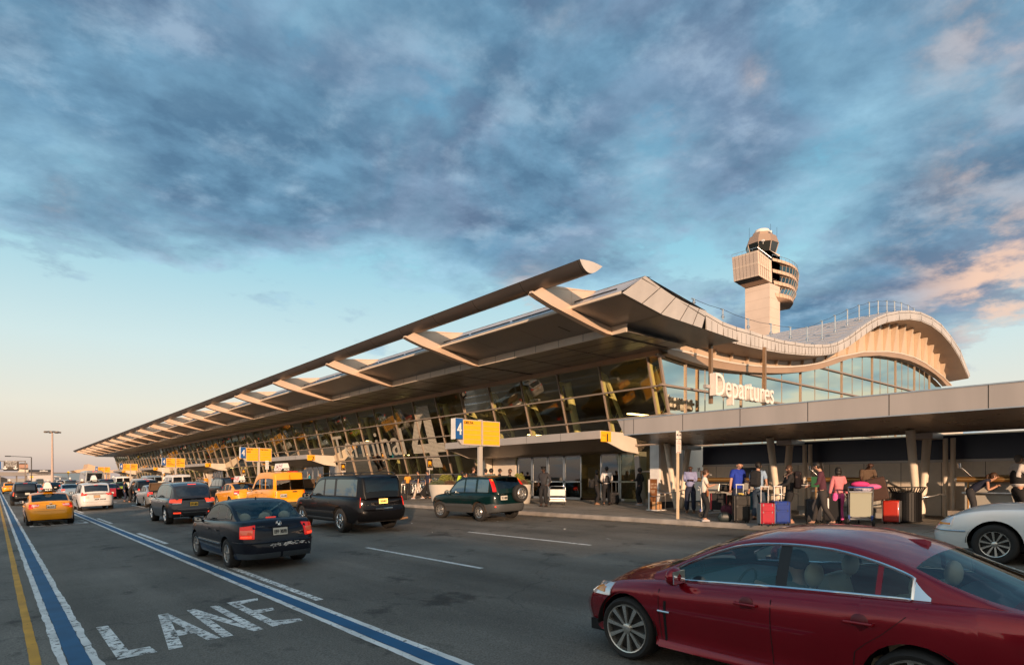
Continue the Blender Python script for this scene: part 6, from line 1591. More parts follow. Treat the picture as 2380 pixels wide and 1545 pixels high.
g = MB(); g.box((-.76, y_ - .07, .56), (.05, .02, .05)); g.build('reflector', M_red_hot, c.t)
for sg in (-1,): g = MB(); g.box((sg * .76, -.42, .28), (.2, .02, .2)); g.build('mud_flap', M_rubber, c.t)
p = road_pt(1114, 1211); c.place(p.x, p.y)

# ---- dark SUV with lit tail lamps
c = Car('dark_grey_suv', 'dark grey SUV with bright red tail lamps and orange plate, lettered Jeep', P_GRY, **suv_specs(w=1.94, wb=2.915, ro=1.0, fo=.9, R=.38, tw=.26, glass=M_darkglass, sideglass=[M_sideglass] * 3, gh=[(-.96, 1.08), (-.86, 1.25), (-.72, 1.46), (-.60, 1.62), (.2, 1.75), (1.3, 1.77), (1.95, 1.66), (2.3, 1.42), (2.72, 1.10)], roof=(-.6, 1.8),
        rear=[(.3, .14), (.42, .03), (.58, -.03), (.72, 0), (.85, .03), (1.1, .04)]))
c.body(); c.seams([.24, 1.10, 2.1]); c.line_rear(.70, -.75, .75, .012); c.line_rear(.50, -.5, .5, .02, mi=3)
for sg in (-1, 1): c.line_rear((.7, 1.05), sg * .66, sg * .66, .008)
c.finish_body(); c.house(); c.wheels('five', M_chrome); c.lamps(.50, .30, (.90, .93), 1.06, M_red_hot, sub=[(.0, .6, .865, .895, M_lens)])
c.plate(.84, txt='GPF 4826', m=M_plate_y); c.rear_text('Jeep', -.10, .98, .22, .06, M_chrome); c.third(-.70, 1.66, .32); c.mirror(2.15, 1.16, .13, M_black, 1.2); c.handles([.45, 1.30], .97, M_chrome)
y_ = c.pos(c.phix(.01, -1), .5, .02).y
for sg in (-1, 1):
    g = MB(); c.patch(g, c.phix(.55, -1), c.phix(.82, -1), .46, .52, .012, sg < 0); g.build('fog_lamp', M_red_hot, c.t, smooth=50)
    g = MB(); g.lathe([(.045, 0), (.052, 0), (.052, .12), (.045, .12)], 14, closed=True); g.xf(Matrix.Translation((sg * .5, y_ + .13, .36)) @ Matrix.Rotation(PI / 2, 4, 'X')); g.build('exhaust', M_chrome, c.t, smooth=50)
    g = MB(); g.tube([(sg * .66, -.45, 1.70), (sg * .67, .2, 1.77), (sg * .67, 1.3, 1.78), (sg * .66, 1.7, 1.71)], .016, 6); g.build('roof_rail', M_steel, c.t, smooth=60)
p = road_pt(384.6, 1218); c.place(p.x, p.y)

# ---- yellow sedan taxi
c = Car('yellow_taxi', 'golden-yellow sedan taxi with white roof cone numbered 6L31 in the bus lane', P_YEL, **sedan_specs(w=1.82, wb=2.775, ro=1.06, fo=.95, R=.325, cat='taxi', glass=M_paintglass, roofmat=P_YEL,
        top=[(-1.06, .90), (-1.0, 1.02), (-.8, 1.07), (-.3, 1.06), (1.0, 1.0), (2.2, .96), (3.0, .90), (3.4, .82), (3.72, .66)], gh=[(-.66, 1.06), (-.38, 1.18), (-.02, 1.33), (.3, 1.42), (.7, 1.47), (1.1, 1.465), (1.6, 1.40), (2.05, 1.22), (2.5, .97)], roof=(.22, 1.55), wins=[(-.1, .35), (.43, 1.15), (1.23, 2.2)]))
c.body(); c.seams([.30, 1.19, 2.15]); c.line_rear(.66, -.78, .78, .008); c.line_rear(1.0, -.6, .6, .006)
c.finish_body(); c.house(); c.wheels('steel'); c.lamps(.48, .22, (.86, .74), (.97, .98), M_red_on, sub=[(.0, .55, (.88, .86), (.955, .96), mat('pink_lens', (.8, .5, .45), .2)), (.5, .95, .78, .84, M_red_hot)]); c.plate(.84, txt='6L31A'); c.mirror(2.1, 1.02, .1, M_black); c.handles([.5, 1.35], .85)
y_ = c.pos(c.phix(.01, -1), .96, .012).y; g = MB(); g.lathe([(.03, 0), (.045, .006), (.03, .01)], 16, closed=True); g.xf(Matrix.Translation((0, y_, .97)) @ Matrix.Rotation(PI / 2, 4, 'X')); g.build('badge', M_chrome, c.t)
taxi_cone(c, .75, 1.46, '6L31'); c.rear_text('LE', .50, .83, .07, .03, M_chrome)
p = road_pt(62, 1221.5); c.place(p.x, p.y); TAXI = c

# ---- white minivan taxi
c = Car('white_taxi_minivan', 'white minivan taxi with roof cone and phone number 333-3131 on its tailgate', P_WHT, **suv_specs(w=1.97, wb=3.03, ro=1.13, fo=.95, R=.34, sill=.24, cat='minivan', glass=M_darkglass, sideglass=[M_paintglass] * 3,
        top=[(-1.13, 1.02), (-1.05, 1.10), (0, 1.10), (2.0, 1.05), (3.0, .98), (3.6, .85), (3.98, .66)], rear=[(.24, .1), (.35, .02), (.55, -.02), (.75, .0), (1.1, .04)], gh=[(-1.08, 1.09), (-.98, 1.27), (-.86, 1.50), (-.70, 1.66), (0, 1.74), (1.2, 1.75), (2.0, 1.62), (2.5, 1.32), (2.95, 1.02)], roof=(-.72, 1.75), wins=[(-.62, .2), (.34, 1.25), (1.4, 2.4)]))
c.body(); c.seams([.27, 1.35, 2.3]); c.line_rear(1.01, -.56, .56, .03); c.line_rear(.55, -.75, .75, .008); c.finish_body(); c.house(); c.wheels('five'); c.lamps(.56, .16, (.96, .94), (1.10, 1.16), M_red_on, sub=[(.3, .95, 1.0, 1.06, M_red_hot)])
c.plate(.88, txt='', m=mat('tan_plate', (.50, .32, .18), .5)); c.mirror(2.35, 1.1, .12, M_black, 1.2); c.handles([.5, 1.6], .95); c.third(-.88, 1.60, .2, M_red_on)
y_ = c.pos(c.phix(.01, -1), .7, .012).y; g = MB(); put_text(g, '333-3131', (-.14, y_ - .004, .655), (1, 0, 0), (0, 0, 1), w=.58, h=.085, bold=.008); g.build('lettering', M_ink, c.bodyo)
g = MB(); g.box((-.52, y_ + .01, .85), (.16, .01, .12)); g.build('sticker', M_plate, c.bodyo)
taxi_cone(c, .1, 1.74, 'TAXI'); p = road_pt(180.5, 1186.6); c.place(p.x, p.y); WVAN = c

# ---- yellow taxi van, tall
c = Car('yellow_taxi_van', 'tall boxy yellow taxi van with twin rear doors and roof board 3G33', P_YEL, **suv_specs(w=1.80, wb=2.91, ro=.80, fo=.85, R=.335, sill=.28, cat='taxi', n=9, cladding=.56, cladmat=mat('charcoal_bumper', (.05, .045, .03), .6),
        top=[(-.8, 1.18), (-.72, 1.20), (0, 1.20), (2.2, 1.15), (2.9, 1.05), (3.4, .95), (3.76, .72)], rear=[(.28, .05), (.4, -.03), (.56, -.03), (.60, .02), (1.2, .03)], gh=[(-.76, 1.2), (-.75, 1.4), (-.735, 1.7), (-.70, 1.96), (-.5, 2.06), (.3, 2.10), (1.4, 2.07), (2.0, 1.86), (2.4, 1.5), (2.85, 1.15)], roof=(-.71, 1.75), rjmin=30, wins=[(-.48, .45), (.58, 1.30), (1.42, 2.42)], tumble=.055, rt=.05, glass=M_sideglass, bowr=.02, shr=.05, wtop=.30))
c.body(); c.seams([.52, 1.36, 2.2]); c.line_rear((.5, 1.17), -.0 + .02, .021, .01); c.finish_body(); rw = c.house(); c.wheels('steel')
for x0, x1 in ((-.68, -.02), (.02, .68)):
    g = MB(); g.add([(x0, -.795, 1.17), (x1, -.795, 1.17), (x1 * .97, -.770, 1.66), (x0 * .97, -.770, 1.66)], [(0, 1, 2, 3)]); g.build('rear_window', M_paintglass, c.t)
    g = MB(); g.tube([(x0, -.797, 1.17), (x1, -.797, 1.17), (x1 * .97, -.772, 1.66), (x0 * .97, -.772, 1.66), (x0, -.797, 1.17)], .008, 5); g.build('window_trim', M_black, c.t)
g = MB(); g.bar((0.01, -.80, 1.16), (.01, -.70, 1.90), .01, .01); g.build('door_gap', M_gap, c.t)
g = MB(); g.box((.19, -.825, 1.08), (.22, .04, .05)); g.build('door_handle', M_black, c.t, bevel=.012); c.lamps(.74, .06, .88, 1.12, M_red_on, sub=[(.1, .9, .95, 1.04, M_red_hot)])
c.plate(.90, x=-.35, txt='3G33B'); c.mirror(2.35, 1.22, .13, M_black, 1.4); c.handles([.75, 1.6], 1.05, M_black)
c.rear_text('TRANSIT', -.66, 1.10, .26, .035, M_ink, .01); taxi_board(c, .3, 2.08, '3G33', mat('blue_red_advert', (.50, .25, .30), .6))
g = MB(); g.box((.2, -.62, 2.06), (.5, .08, .03)); g.build('brake_light', M_red_on, c.t)
c.place(10.35, 31.2)

# ---- yellow hybrid taxi with pink advert
c = Car('yellow_taxi', 'pale yellow sedan taxi with pink advertising board, between dark SUV and taxi van', P_YEL, **sedan_specs(cat='taxi', glass=M_paintglass, rearglass=M_clearglass, top=[(-1.03, .95), (-.98, 1.05), (-.7, 1.09), (-.2, 1.06), (1.0, 1.0), (2.3, .96), (3.0, .90), (3.45, .80), (3.71, .66)], gh=[(-.62, 1.08), (-.3, 1.21), (.05, 1.36), (.38, 1.45), (.8, 1.49), (1.2, 1.48), (1.65, 1.41), (2.05, 1.23), (2.5, .97)]))
c.body(); c.seams([.38, 1.25, 2.2]); c.finish_body(); c.house(); c.wheels('seven'); c.lamps(.62, .3, .78, 1.02, M_red_on, sub=[(.3, .9, .84, .92, M_lens)]); c.plate(.86); c.mirror(2.1, 1.02, .11, M_black); c.handles([.6, 1.4], .85)
taxi_board(c, .9, 1.47, '8L28', mat('pink_advert', (.75, .16, .22), .6)); c.place(10.8, 39.3)

# ---- black minivan by the kerb
c = Car('black_minivan', 'black minivan with chrome strip over its plate, left of the pale yellow taxi', P_BLK, **suv_specs(cat='minivan', w=1.98, wb=3.0, R=.345, glass=M_darkglass)); c.body(); c.seams([.27, 1.3]); c.line_rear(1.0, -.6, .6, .05, mi=3); c.finish_body(); c.house(); c.wheels('five'); c.lamps(.62, .2, (.95, .98), 1.06, M_red_on); c.plate(.86); c.third(-.70, 1.67, .3)
c.place(12.9, 50.0); BVAN = c

# ---- silver sedan with raised boot lid
c = Car('silver_sedan', 'silver-grey sedan with its boot lid standing open', P_SIL, **sedan_specs(w=1.85, wb=2.93, ro=1.15, fo=.98, R=.33, glass=M_paintglass)); c.body(); c.seams([.38, 1.25, 2.2]); c.band_side(.4, 2.4, .60, .625, .012, 3)
c.finish_body(); c.house(); c.wheels('twelve', M_chrome); c.lamps(.62, .34, .72, 1.0, M_red_on, sub=[(.3, .9, .80, .9, M_red_hot)]); c.mirror(2.1, 1.02, .12, P_SIL); c.handles([.6, 1.4], .86, M_chrome)
g = MB(); g.grid([[(-.72, -.55, 1.08), (0, -.56, 1.12), (.72, -.55, 1.08)], [(-.72, -.78, 1.42), (0, -.83, 1.46), (.72, -.78, 1.42)], [(-.70, -.92, 1.60), (0, -.99, 1.63), (.70, -.92, 1.60)]]); lid = g.build('boot_lid', P_SIL, c.t, smooth=50)
g = MB(); g.grid([[(-.70, -.58, 1.08), (.70, -.58, 1.08)], [(-.70, -.82, 1.42), (.70, -.82, 1.42)], [(-.68, -.96, 1.58), (.68, -.96, 1.58)]]); g.add([(-.72, -.55, 1.08), (-.70, -.92, 1.62), (-.66, -1.0, 1.55), (-.68, -.6, 1.05)], [(0, 1, 2, 3)]); g.build('lining', mat('boot_lining', (.16, .10, .06), .9), lid)
g = MB(); g.box((0, -.96, 1.64), (.4, .06, .08)); g.build('number_plate', M_plate, lid)
g = MB(); g.box((0, -.85, 1.045), (1.25, .5, .05)); g.build('boot_opening', M_under, c.t)
p = road_pt(336.6, 1178); c.place(p.x, p.y); SIL = c

# ---- black SUV with an open driver door
c = Car('black_suv', 'black SUV with its driver door swung open beyond the silver sedan', P_BLK, **suv_specs(glass=M_paintglass, w=1.92)); c.body(); c.seams([.24, 1.10]); c.finish_body(); c.house(); c.wheels('seven', M_chrome); c.lamps(.66, .1, .9, 1.1, M_red_on); c.third(-.7, 1.67, .2)
g = MB(); hx = -.95; a = math.radians(62); dxn, dyn = -math.sin(a), -math.cos(a); L_ = 1.05; hy = 2.15
q = lambda u, z: (hx + dxn * u, hy + dyn * u, z)
g.add([q(0, .42), q(L_, .42), q(L_, 1.08), q(0, 1.08)] + [tuple(Vector(q(u, z)) + Vector((dyn * .08, -dxn * .08, 0))) for u, z in ((0, .42), (L_, .42), (L_, 1.08), (0, 1.08))], BOXF); d_ = g.build('door', P_BLK, c.t, bevel=.03)
g = MB(); g.tube([q(.05, 1.08), q(.40, 1.62), q(L_ - .05, 1.66), q(L_, 1.08)], .035, 6); g.build('window_frame', P_BLK, d_); g = MB(); g.add([q(.08, 1.08), q(.40, 1.6), q(L_ - .06, 1.63), q(L_ - .02, 1.08)], [(0, 1, 2, 3)]); g.build('pane', M_clearglass, d_)
g = MB(); g.ball((hx - .14, hy - .1, 1.15), .11, 10, 7, (1, .6, .8)); g.build('door_mirror', M_black, d_)
p = road_pt(312, 1166); c.place(p.x, p.y)

# ---- red coupe-like sedan, far left SUV
c = Car('red_sedan', 'red sedan between the white minivan taxi and the lime car', P_RED2, **sedan_specs(glass=M_paintglass)); c.body(); c.seams([.38, 1.25]); c.finish_body(); c.house(); c.wheels('five'); c.lamps(.55, .25, .80, .98, M_red_hot); c.plate(.62); c.place(7.45, 68.5); REDS = c
c = Car('black_suv', 'black SUV with white plate in the bus lane ahead of the golden taxi', P_BLK, **suv_specs(w=2.0, wb=3.02, R=.385, glass=M_darkglass, ro=1.15, gh=[(-1.1, 1.09), (-1.02, 1.30), (-.92, 1.58), (-.78, 1.76), (-.2, 1.84), (1.3, 1.85), (1.95, 1.74), (2.3, 1.45), (2.72, 1.10)], roof=(-.78, 1.8), wins=[(-.7, .2), (.32, 1.05), (1.15, 2.25)], top=[(-1.15, 1.04), (-1.07, 1.10), (0, 1.10), (1.8, 1.09), (2.75, 1.06), (3.4, .98), (3.94, .78)])); c.body(); c.seams([.24, 1.1]); c.line_rear(.64, -.7, .7, .03, mi=3); c.finish_body(); c.house(); c.wheels('five'); c.lamps(.80, .14, .78, 1.06, M_red_hot, sub=[(.1, .9, .88, .95, M_amber)]); c.plate(.92, x=.1); c.third(-.92, 1.78, .3, M_red_on); c.place(1.05, 65); BSUV = c
# ---- white van with twin rear windows
c = Car('white_van', 'white passenger van with twin rear windows standing at the kerb', P_WHT, **suv_specs(cat='van', w=2.0, wb=3.5, ro=1.1, fo=.9, n=9, R=.37, glass=M_darkglass, top=[(-1.1, 1.15), (-1.0, 1.2), (2.5, 1.2), (3.4, 1.1), (4.0, 1.0), (4.4, .8)], gh=[(-1.06, 1.18), (-1.04, 1.4), (-1.0, 1.75), (-.92, 1.98), (-.6, 2.1), (1.5, 2.12), (2.4, 2.0), (2.8, 1.7), (3.3, 1.2)], roof=(-.95, 2.3), rjmin=30, wins=[(-.7, .5), (.7, 1.9), (2.1, 3.0)], tumble=.12, wtop=.22, bowr=.02)); c.body(); c.seams([.6, 2.0]); c.finish_body(); c.house(); c.wheels('steel'); c.lamps(.84, .05, .9, 1.2, M_red_on); c.plate(.7)
for x0, x1 in ((-.76, -.06), (.06, .76)):
    g = MB(); g.add([(x0, -1.10, 1.28), (x1, -1.10, 1.28), (x1 * .96, -1.062, 1.86), (x0 * .96, -1.062, 1.86)], [(0, 1, 2, 3)]); g.build('rear_window', M_darkglass, c.t)
c.place(12.1, 63); VAN = c
# ---- shuttle bus far down the road
b = thing('shuttle_bus', 'grey shuttle bus with a dark rear window far down the kerb lane', 'bus', (12.2, 118, road_z(12)))
g = MB(); g.prism([(-1.25, .4), (1.25, .4), (1.28, 1.6), (1.15, 3.0), (.9, 3.15), (-.9, 3.15), (-1.15, 3.0), (-1.28, 1.6)], 'y', 0, 9); g.build('body', P_SIL, b, bevel=.1, smooth=40)
g = MB(); g.add([(-1.05, -.02, 1.5), (1.05, -.02, 1.5), (.98, -.02, 2.75), (-.98, -.02, 2.75)], [(0, 1, 2, 3)]); g.build('rear_window', M_darkglass, b)
g = MB(); g.add([(-1.29, .4, 1.7), (-1.29, 8.4, 1.7), (-1.2, 8.4, 2.6), (-1.2, .4, 2.6)], [(0, 1, 2, 3)]); g.build('side_window', M_darkglass, b)
for x in (-.2, .2): g = MB(); g.box((x, -.03, 3.0), (.18, .05, .08)); g.build('brake_light', M_red_hot, b)
for y in (1.6, 7.2):
    for x in (-1.15, 1.15): g = MB(); g.lathe([(0, -.12), (.45, -.12), (.48, 0), (.45, .12), (0, .12)], 18, c=(x, y, .48), axis='x'); g.build('wheel', M_rubber, b, smooth=50)

# ---- copies of those, farther down the road
def far(src, X, Y, label, swap=None, rz=0.0, name=None):
    Wd = src.Wd - .05; r = dup(src.t, (X + Wd, Y, road_z(X + Wd) + .002), rz, label, 'cars queuing far down the road', swap)
    r.rotation_euler = (0, -math.atan(RS), rz)
    if name: r.name = name
    return r
sw = lambda a, b: {a.name: b}
far(REDS, 5.2, 79, 'pale blue-white sedan showing between the golden taxi and white minivan', sw(P_RED2, P_BLU), name='pale_blue_sedan')
far(REDS, 3.0, 96, 'grey sedan just beyond the black SUV in the bus lane', sw(P_RED2, P_SIL), name='grey_sedan')
far(WVAN, .95, 125, 'yellow minivan taxi farthest along the bus lane', sw(P_WHT, P_YEL), name='yellow_taxi_minivan')
far(REDS, 6.9, 128, 'black sedan with red lamps beyond the pale blue sedan', sw(P_RED2, P_BLK), name='black_sedan')
far(VAN, 12.3, 98, 'cream van third from the end of the kerb lane', sw(P_WHT, P_IVO), name='cream_van')
far(VAN, 13.2, 82, 'pale blue van behind the cream minivans', sw(P_WHT, P_BLU), name='pale_blue_van')
far(BSUV, 9.3, 88, 'black SUV behind the white minivan taxi roof', name='black_suv')
far(REDS, 9.6, 79, 'lime-green sedan taxi right of the red sedan', sw(P_RED2, P_LIME), name='lime_taxi')
far(BSUV, 9.7, 66, 'white SUV with black rear glass beside the open-door SUV', sw(P_BLK, P_WHT), name='white_suv')
far(TAXI, 8.3, 101, 'yellow taxi with roof cone above the white minivan taxi', name='yellow_taxi')
far(BSUV, 8.0, 116, 'teal-grey SUV far down the second lane', sw(P_BLK, P_OLV), name='teal_suv')
far(WVAN, 10.6, 150, 'cream minivan far ahead near the diamond sign', sw(P_WHT, P_IVO), name='cream_minivan')
far(WVAN, 11.3, 185, 'white minivan taxi near the foot of the lamp mast', name='white_taxi_minivan')
far(VAN, 8.3, 205, 'olive high-roof van at the far end of the road', sw(P_WHT, P_OLV), name='olive_van')
far(SIL, 12.8, 36, 'silver sedan with raised boot between taxi van and big black SUV', sw(P_SIL, P_BLU), name='silver_sedan')
far(REDS, -1.9, 150, 'sedan with red lamps at the far left edge of the road', sw(P_RED2, P_SIL), name='silver_sedan')
far(TAXI, -1.6, 118, 'yellow taxi at the extreme left edge of the road', name='yellow_taxi')
for i, (X, Y, s_, sp, nm, lb) in enumerate([(3.4, 160, REDS, P_BLK, 'black_sedan', 'black sedan far down the lane beside the bus lane'), (5.9, 175, REDS, P_GRY, 'grey_sedan', 'dark grey sedan by the foot of the street lamp'), (6.2, 215, BSUV, None, 'black_suv', 'tiny black SUV at the very end of the road'),
        (10.2, 210, REDS, P_WHT, 'white_sedan', 'tiny white sedan at the very end of the road'), (3.2, 205, REDS, P_SIL, 'silver_sedan', 'tiny silver sedan below the plain diamond sign'), (12.7, 140, WVAN, P_GRY, 'grey_minivan', 'grey minivan ahead of the shuttle bus'),
        (13.1, 112, WVAN, P_SIL, 'silver_minivan', 'silver minivan at the kerb under the fourth airline sign'), (7.2, 150, TAXI, None, 'yellow_taxi', 'tiny yellow taxi with roof cone beyond the teal-grey SUV')]):
    key = {id(REDS): P_RED2, id(BSUV): P_BLK, id(WVAN): P_WHT, id(TAXI): P_YEL}[id(s_)]
    far(s_, X, Y, lb, sw(key, sp) if sp else None, name=nm)
# ---- pearl-white saloon at the kerb, facing this way... seen from its front
c = Car('white_sedan', 'pearl-white luxury sedan with chrome ten-spoke wheels nosing in at the kerb', P_IVO, **sedan_specs(w=1.98, wb=2.99, ro=1.30, fo=1.05, R=.36, tw=.23, hi=False, sill=.25, n=7, rim=.66,
        top=[(-1.30, .9), (-1.2, 1.0), (-.5, 1.04), (.5, 1.02), (2.3, 1.0), (3.0, .98), (3.6, .90), (3.9, .80), (4.04, .70)], front=[(.25, -.10), (.36, -.01), (.5, 0), (.60, -.03), (.64, -.07), (.8, -.14), (.95, -.25)], shr=.10,
        gh=[(-.7, 1.03), (-.3, 1.2), (.1, 1.36), (.5, 1.46), (1.0, 1.49), (1.5, 1.45), (2.0, 1.28), (2.55, 1.01)], roof=(.4, 1.6), wins=[(.0, .5), (.58, 1.3), (1.38, 2.2)], crown=[(-1.3, 0), (2.3, .06), (3.4, .08), (4.04, .03)], glass=M_paintglass))
c.body(); c.seams([2.35, 1.35]); c.patch(c.gbody, c.phix(.5, 1), c.phiy(c.y1 - .62), .565, .585, .02, True, 3, 12); c.patch(c.gbody, c.phix(.5, 1), c.phiy(c.y1 - .62), .565, .585, .02, False, 3, 12)
c.band_side(.45, 2.5, .60, .625, .012, 3); c.finish_body(); c.house(); c.wheels('ten', mat('bright_alloy', (.62, .60, .55), .25, metal=.85))
c.lamps(.52, .34, (.66, .66), (.80, .83), M_lens, end=1, name='headlamp', sub=[(.45, .97, .675, .715, M_amber), (.05, .4, .69, .78, M_chrome)])
g = MB(); g.lathe([(.0, 0), (.012, 0), (.004, .05), (0, .055)], 6, c=(0, c.y1 - .45, .94)); g.build('bonnet_ornament', M_chrome, c.t); c.mirror(2.2, 1.04, .1, P_IVO)
g = MB(); c.patch(g, c.phix(.02, 1), c.phix(.42, 1), .60, .80, .03); c.patch(g, c.phix(.02, 1), c.phix(.42, 1), .60, .80, .03, False); g.build('grille', M_chrome, c.t, smooth=50)
LC = c
# rear axle placed so that the front wheel stands where the photo has it; the nose points down the road
fw = road_pt(2312, 1311); LC.place(fw.x, fw.y - 2.99, 0.0)

# ---- the near red car
fw = road_pt(1459, 1531.5)
c = Car('red_luxury_sedan', 'deep red sedan with chrome window surround and cream seats, nearest the camera', P_RED, **sedan_specs(w=1.88, wb=2.66, ro=.98, fo=.86, R=.325, rim=.79, tw=.24, sill=.20, n=5.2, hi=True, glass=M_clearglass, rearglass=M_clearglass, plan=.05,
        side=[(0, -.10), (.06, -.03), (.12, -.055), (.35, -.03), (.62, .0), (.80, -.004), (1, -.045)], shr=.11, belt_in=.01, wlow=.005, wtop=.035, rt=.075, tumble=.40,
        top=[(-.98, .84), (-.9, .95), (-.4, .995), (.2, .985), (1.0, .955), (1.9, .90), (2.4, .865), (2.9, .80), (3.2, .72), (3.40, .62), (3.52, .52)],
        rear=[(.2, .12), (.4, .0), (.6, 0), (.8, .03), (1.0, .08)], front=[(.18, -.12), (.28, -.02), (.45, 0), (.6, -.05), (.8, -.2)],
        gh=[(-.62, .98), (-.43, 1.035), (-.09, 1.19), (.17, 1.30), (.43, 1.37), (.68, 1.41), (.95, 1.42), (1.2, 1.41), (1.48, 1.37), (1.70, 1.30), (1.99, 1.17), (2.38, .97)], roof=(.12, 1.55), wins=[(.05, .26), (.30, .99), (1.09, 2.12)],
        crown=[(-.98, .0), (-.4, .03), (2.2, .10), (2.9, .11), (3.3, .07), (3.52, .02)], trim=M_chrome, trim_r=.014, bowf=.14, bowr=.12, pillar=(.99, 1.09)))
c.Ra = .375
c.body()
c.seams([1.06, 2.22], z0=.30)
for L in (True, False):
    c.line_side([(0, .42), (.35, .40), (.62, .22), (1, -.02)], .34, .955, left=L)
    c.line_side([(0, 2.17), (1, 2.14)], .26, .70, .03, left=L)
c.band_side(.42, 2.24, .235, .30, .022, 0)
# bonnet shut line and power crease
for sg in (-1, 1):
    rows = []
    for i in range(10):
        y = 2.25 + 1.0 * i / 9; e = abs(c.pos(c.phiy(y), c.ztop(y) - .002).x); x = sg * (e - .10 - .03 * i / 9); z = c.ztop(y) + c.crownf(y, x) + .004; rows.append([(x - .004, y, z), (x + .004, y, z)])
    c.gbody.grid(rows, 2)
c.finish_body(); rows = c.house()
c.wheels('ten', mat('bright_alloy', (.62, .60, .55), .25, metal=.85), steer=.04)
for sg in (-1, 1):
    g = MB(); rr = []
    for i in range(5):
        y = -.07 + .125 * i / 4; sd_, tp_ = c.sec(y); q = .25 + .75 * i / 4; a, b = Vector((sd_[1][0] + .006, y, sd_[1][1])), Vector((sd_[4][0] + .006, y, sd_[4][1])); m = a.lerp(b, q); rr.append([(sg * a.x, y, a.z), (sg * m.x, y, m.z)])
    g.grid(rr); g.build('window_trim', M_chrome, c.t, smooth=60)
c.lamps(.58, .62, (.60, .64), (.70, .775), M_lens, end=1, name='headlamp', sub=[(.15, .5, .63, .70, M_chrome), (.6, .9, .665, .72, M_amber)])
c.lamps(.5, .36, (.70, .74), (.90, .80), M_red_on, sub=[(.3, .95, .75, .80, M_red_hot)])
g = MB(); c.patch(g, c.phix(.02, 1), c.phix(.5, 1), .34, .60, .02); c.patch(g, c.phix(.02, 1), c.phix(.5, 1), .34, .60, .02, False); g.build('grille', M_black, c.t, smooth=50)
c.mirror(1.98, .965, .13, P_RED, 1.15)
c.handles([1.28, .36], .80, P_RED, .20)
for y in (1.28, .36):
    g = MB(); p0 = c.pos(c.phiy(y), .80, -.004); g.lathe([(0, .001), (.062, .002), (.068, -.004)], 18, c=(0, 0, 0)); g.xf(Matrix.Translation((p0.x - .004, y, .80)) @ Matrix.Rotation(-PI / 2, 4, 'Y') @ Matrix.Scale(1.0, 4)); g.build('handle_recess', mat('recess_red', (.12, .004, .010), .4), c.t, smooth=60)  # disc in darker red: the hollow's shade is put into its colour
g = MB(); c.patch(g, c.phiy(2.08), c.phiy(2.22), .585, .605, .018, True, None, 4); g.build('vent_blade', M_chrome, c.t)
seats(c, [(1.05, (-.38, .38)), (.22, (-.42, .42))], .38, M_seat)
g = MB(); g.box2((-.72, 1.62, .55), (.72, 2.2, .86)); g.box2((-.72, -.5, .5), (.72, .05, .93)); g.box2((-.7, -.1, .28), (.7, 2.0, .36)); g.build('cabin', mat('blue_black_trim', (.03, .04, .045), .6), c.t, bevel=.04)
g = MB(); pts = [(-.38 + .17 * math.cos(2 * PI * i / 20), 1.60 - .06 * math.sin(2 * PI * i / 20), .84 + .17 * math.sin(2 * PI * i / 20)) for i in range(21)]; g.tube(pts, .014, 6, caps=False); g.bar((-.53, 1.60, .84), (-.23, 1.60, .84), .03, .02); g.bar((-.38, 1.62, .84), (-.38, 1.62, .70), .03); g.build('steering_wheel', M_black, c.t, smooth=60)
g = MB(); g.tube([(0, -.35, 1.06 + .0), (0, -.30, 1.12)], .01, 6); 
fin = MB(); fin.add([(-.025, .16, 1.285), (.025, .16, 1.285), (0, .15, 1.335), (0, .34, 1.345), (0, .2, 1.35)], [(0, 1, 2), (0, 2, 4), (1, 4, 2), (0, 4, 3), (1, 3, 4)]); fin.build('aerial_fin', P_RED, c.t)
g = MB(); g.bar((-.45, 2.38, .985), (.1, 2.30, 1.00), .02, .02); g.bar((.05, 2.38, .99), (.55, 2.30, .99), .02, .02); g.build('wiper', M_black, c.t)
c.place(fw.x, fw.y - 2.66, 0.0)

# the driver, seated behind the B pillar
_o = c.t
dp = [(0, -.05, .50, .11), (0, -.14, .78, .13, .10), (0, -.15, .97, .05), (0, -.12, 1.05, .07), (0, -.11, 1.13, .075), (-.18, -.14, .93, .055), (.18, -.14, .93, .055), (-.22, .08, .74, .045), (.22, .08, .74, .045), (-.14, .30, .84, .032), (.14, .30, .84, .032), (-.12, .36, .86, .03), (.12, .36, .86, .03), (-.1, .35, .52, .08), (.1, .35, .52, .08), (-.1, .62, .38, .05), (.1, .62, .38, .05)]
DRV = (dp, [(0, 1), (1, 2), (2, 3), (3, 4), (1, 5), (1, 6), (5, 7), (6, 8), (7, 9), (8, 10), (9, 11), (10, 12), (0, 13), (0, 14), (13, 15), (14, 16)], _o)

